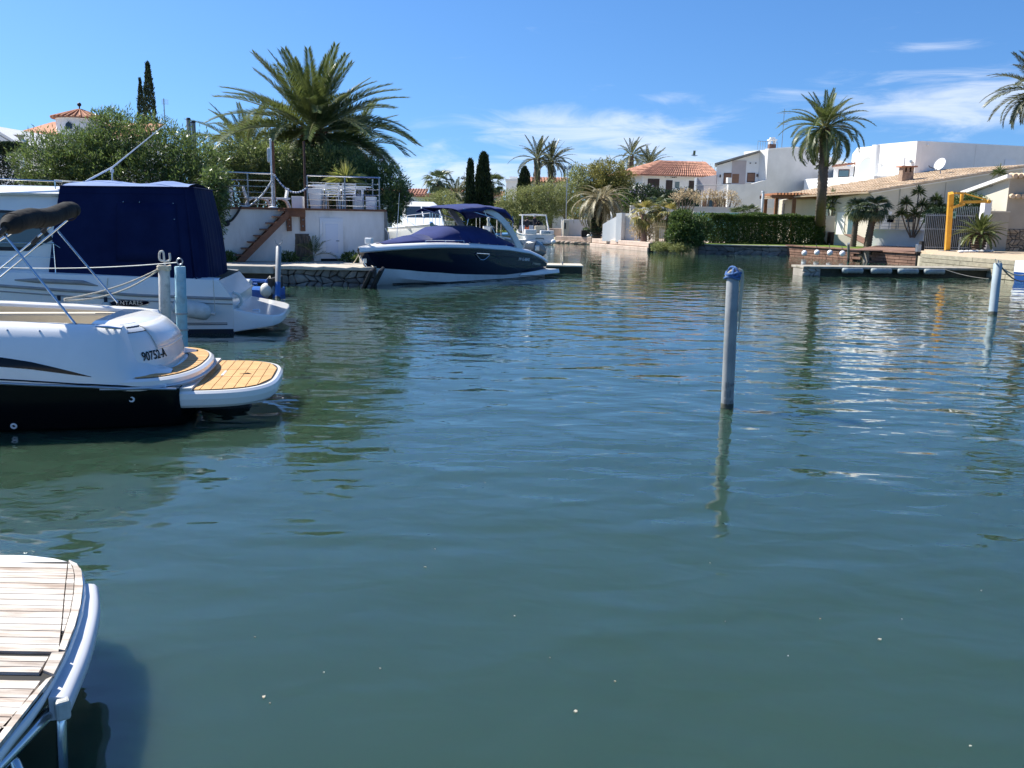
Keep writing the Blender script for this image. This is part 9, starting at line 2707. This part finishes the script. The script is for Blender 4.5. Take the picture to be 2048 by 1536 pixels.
# white balustrade and statue on the far lawn
t = thing('white_balustrade', 'short white balustrade on the far lawn seen under the navy canopy', 'balustrade', (-7.24, 89, .55), world=True)
xa, xb = -7.19, -6.09
for k in range(8): MB().tube([(xa + (xb - xa) * k / 7, 89, .55), (xa + (xb - xa) * k / 7, 89, 1.5)], .05, 6).build('baluster', M_PLASTER, t)
MB().bar((xa - .1, 89, 1.55), (xb + .1, 89, 1.55), .2, .12).build('handrail', M_PLASTER, t)
p_ = Vector((-2.63, 89, .55))
t = thing('garden_statue', 'small white garden statue on a pedestal on the far lawn', 'statue', p_, world=True)
MB().bx((p_.x - .2, p_.y - .2, .55), (p_.x + .2, p_.y + .2, 1.1)).build('pedestal', M_PLASTER, t, bevel=.03)
b = MB(); b.lathe([(.13, 1.1), (.17, 1.3), (.12, 1.6), (.19, 1.85), (.16, 2.0), (.06, 2.06), (.1, 2.15), (.1, 2.27), (.02, 2.33)], (p_.x, p_.y, 0), 12); b.build('figure', M_PLASTER, t, smooth=True)
# lamp post among the trees, gull
p_ = Vector((4.59, 80, .6))
t = thing('garden_lamp_post', 'thin grey lamp post between the centre trees', 'lamp post', p_, world=True)
MB().tube([p_, (p_.x, p_.y, zf(342, 80, 1133))], .045, 8).build('post', M_GALV, t, smooth=True)
b = MB(); b.tube([(p_.x - .25, p_.y, zf(342, 80, 1133)), (p_.x + .25, p_.y, zf(342, 80, 1133))], .04, 6); b.bx((p_.x - .35, p_.y - .12, zf(341, 80, 1133)), (p_.x - .1, p_.y + .12, zf(337, 80, 1133))); b.bx((p_.x + .1, p_.y - .12, zf(341, 80, 1133)), (p_.x + .35, p_.y + .12, zf(337, 80, 1133))); b.build('lamp_head', M_GALV, t)
gp = Vector((11.83, 60, 6.39))
t = thing('flying_gull', 'gull in flight above the tiled roof', 'gull', gp, world=True)
b = MB(); b.tube([gp + Vector((-.22, 0, .02)), gp + Vector((-.1, 0, .01)), gp, gp + Vector((.14, 0, -.01)), gp + Vector((.25, 0, 0))], [.01, .04, .055, .035, .012], 8); b.build('body', M_PVC, t, smooth=True)
for s, dz in ((1, .1), (-1, .28)):
    b = MB(); b.loft([[gp + Vector((-.08, 0, .02)), gp + Vector((.08, 0, .02))], [gp + Vector((-.12, .3 * s, .02 + dz)), gp + Vector((.03, .3 * s, .02 + dz))], [gp + Vector((-.02 + .1, .62 * s, dz * .9)), gp + Vector((.1 + .02, .6 * s, dz * .9))]]); b.build('wing', M_GALV, t, solid=.008)

# ---- floating bits on the water
M_BIT = mat('floating_scrap', (.42, .42, .37), .7, (.25, .18, .1), 3, island=.5)
b = MB(); rr = random.Random(17)
BITS = [(-0.554, 5.453, 0.0), (0.038, 4.756, 0.0), (-1.167, 3.844, 0.0), (-1.123, 3.789, 0.0), (-0.929, 4.082, 0.0), (0.329, 3.766, 0.0), (2.084, 4.544, 0.0), (3.01, 5.232, 0.0), (1.829, 4.78, 0.0), (1.504, 4.331, 0.0), (-0.652, 4.131, 0.0), (0.545, 4.044, -0.0), (2.074, 3.536, 0.0), (2.313, 4.792, 0.0), (-0.22, 7.332, 0.0), (-0.516, 5.763, 0.0), (-1.386, 4.445, 0.0), (1.365, 5.606, 0.0), (1.261, 4.733, 0.0), (0.226, 4.265, 0.0)]
for k, p_ in enumerate(BITS):
    s = rr.uniform(.003, .006) * (1.7 if k in (0, 2, 5, 6) else 1); a = rr.uniform(0, 6)
    b.add([(p_[0] + s * cos(a + j * 1.26) * rr.uniform(.5, 1.6), p_[1] + s * sin(a + j * 1.26) * rr.uniform(.5, 1.4), .006) for j in range(5)], [(0, 1, 2, 3, 4)])
o = b.build('floating_debris', M_BIT, solid=.004)
tag(o, 'scattered tiny leaves and petals floating on the water', 'debris', kind='stuff')
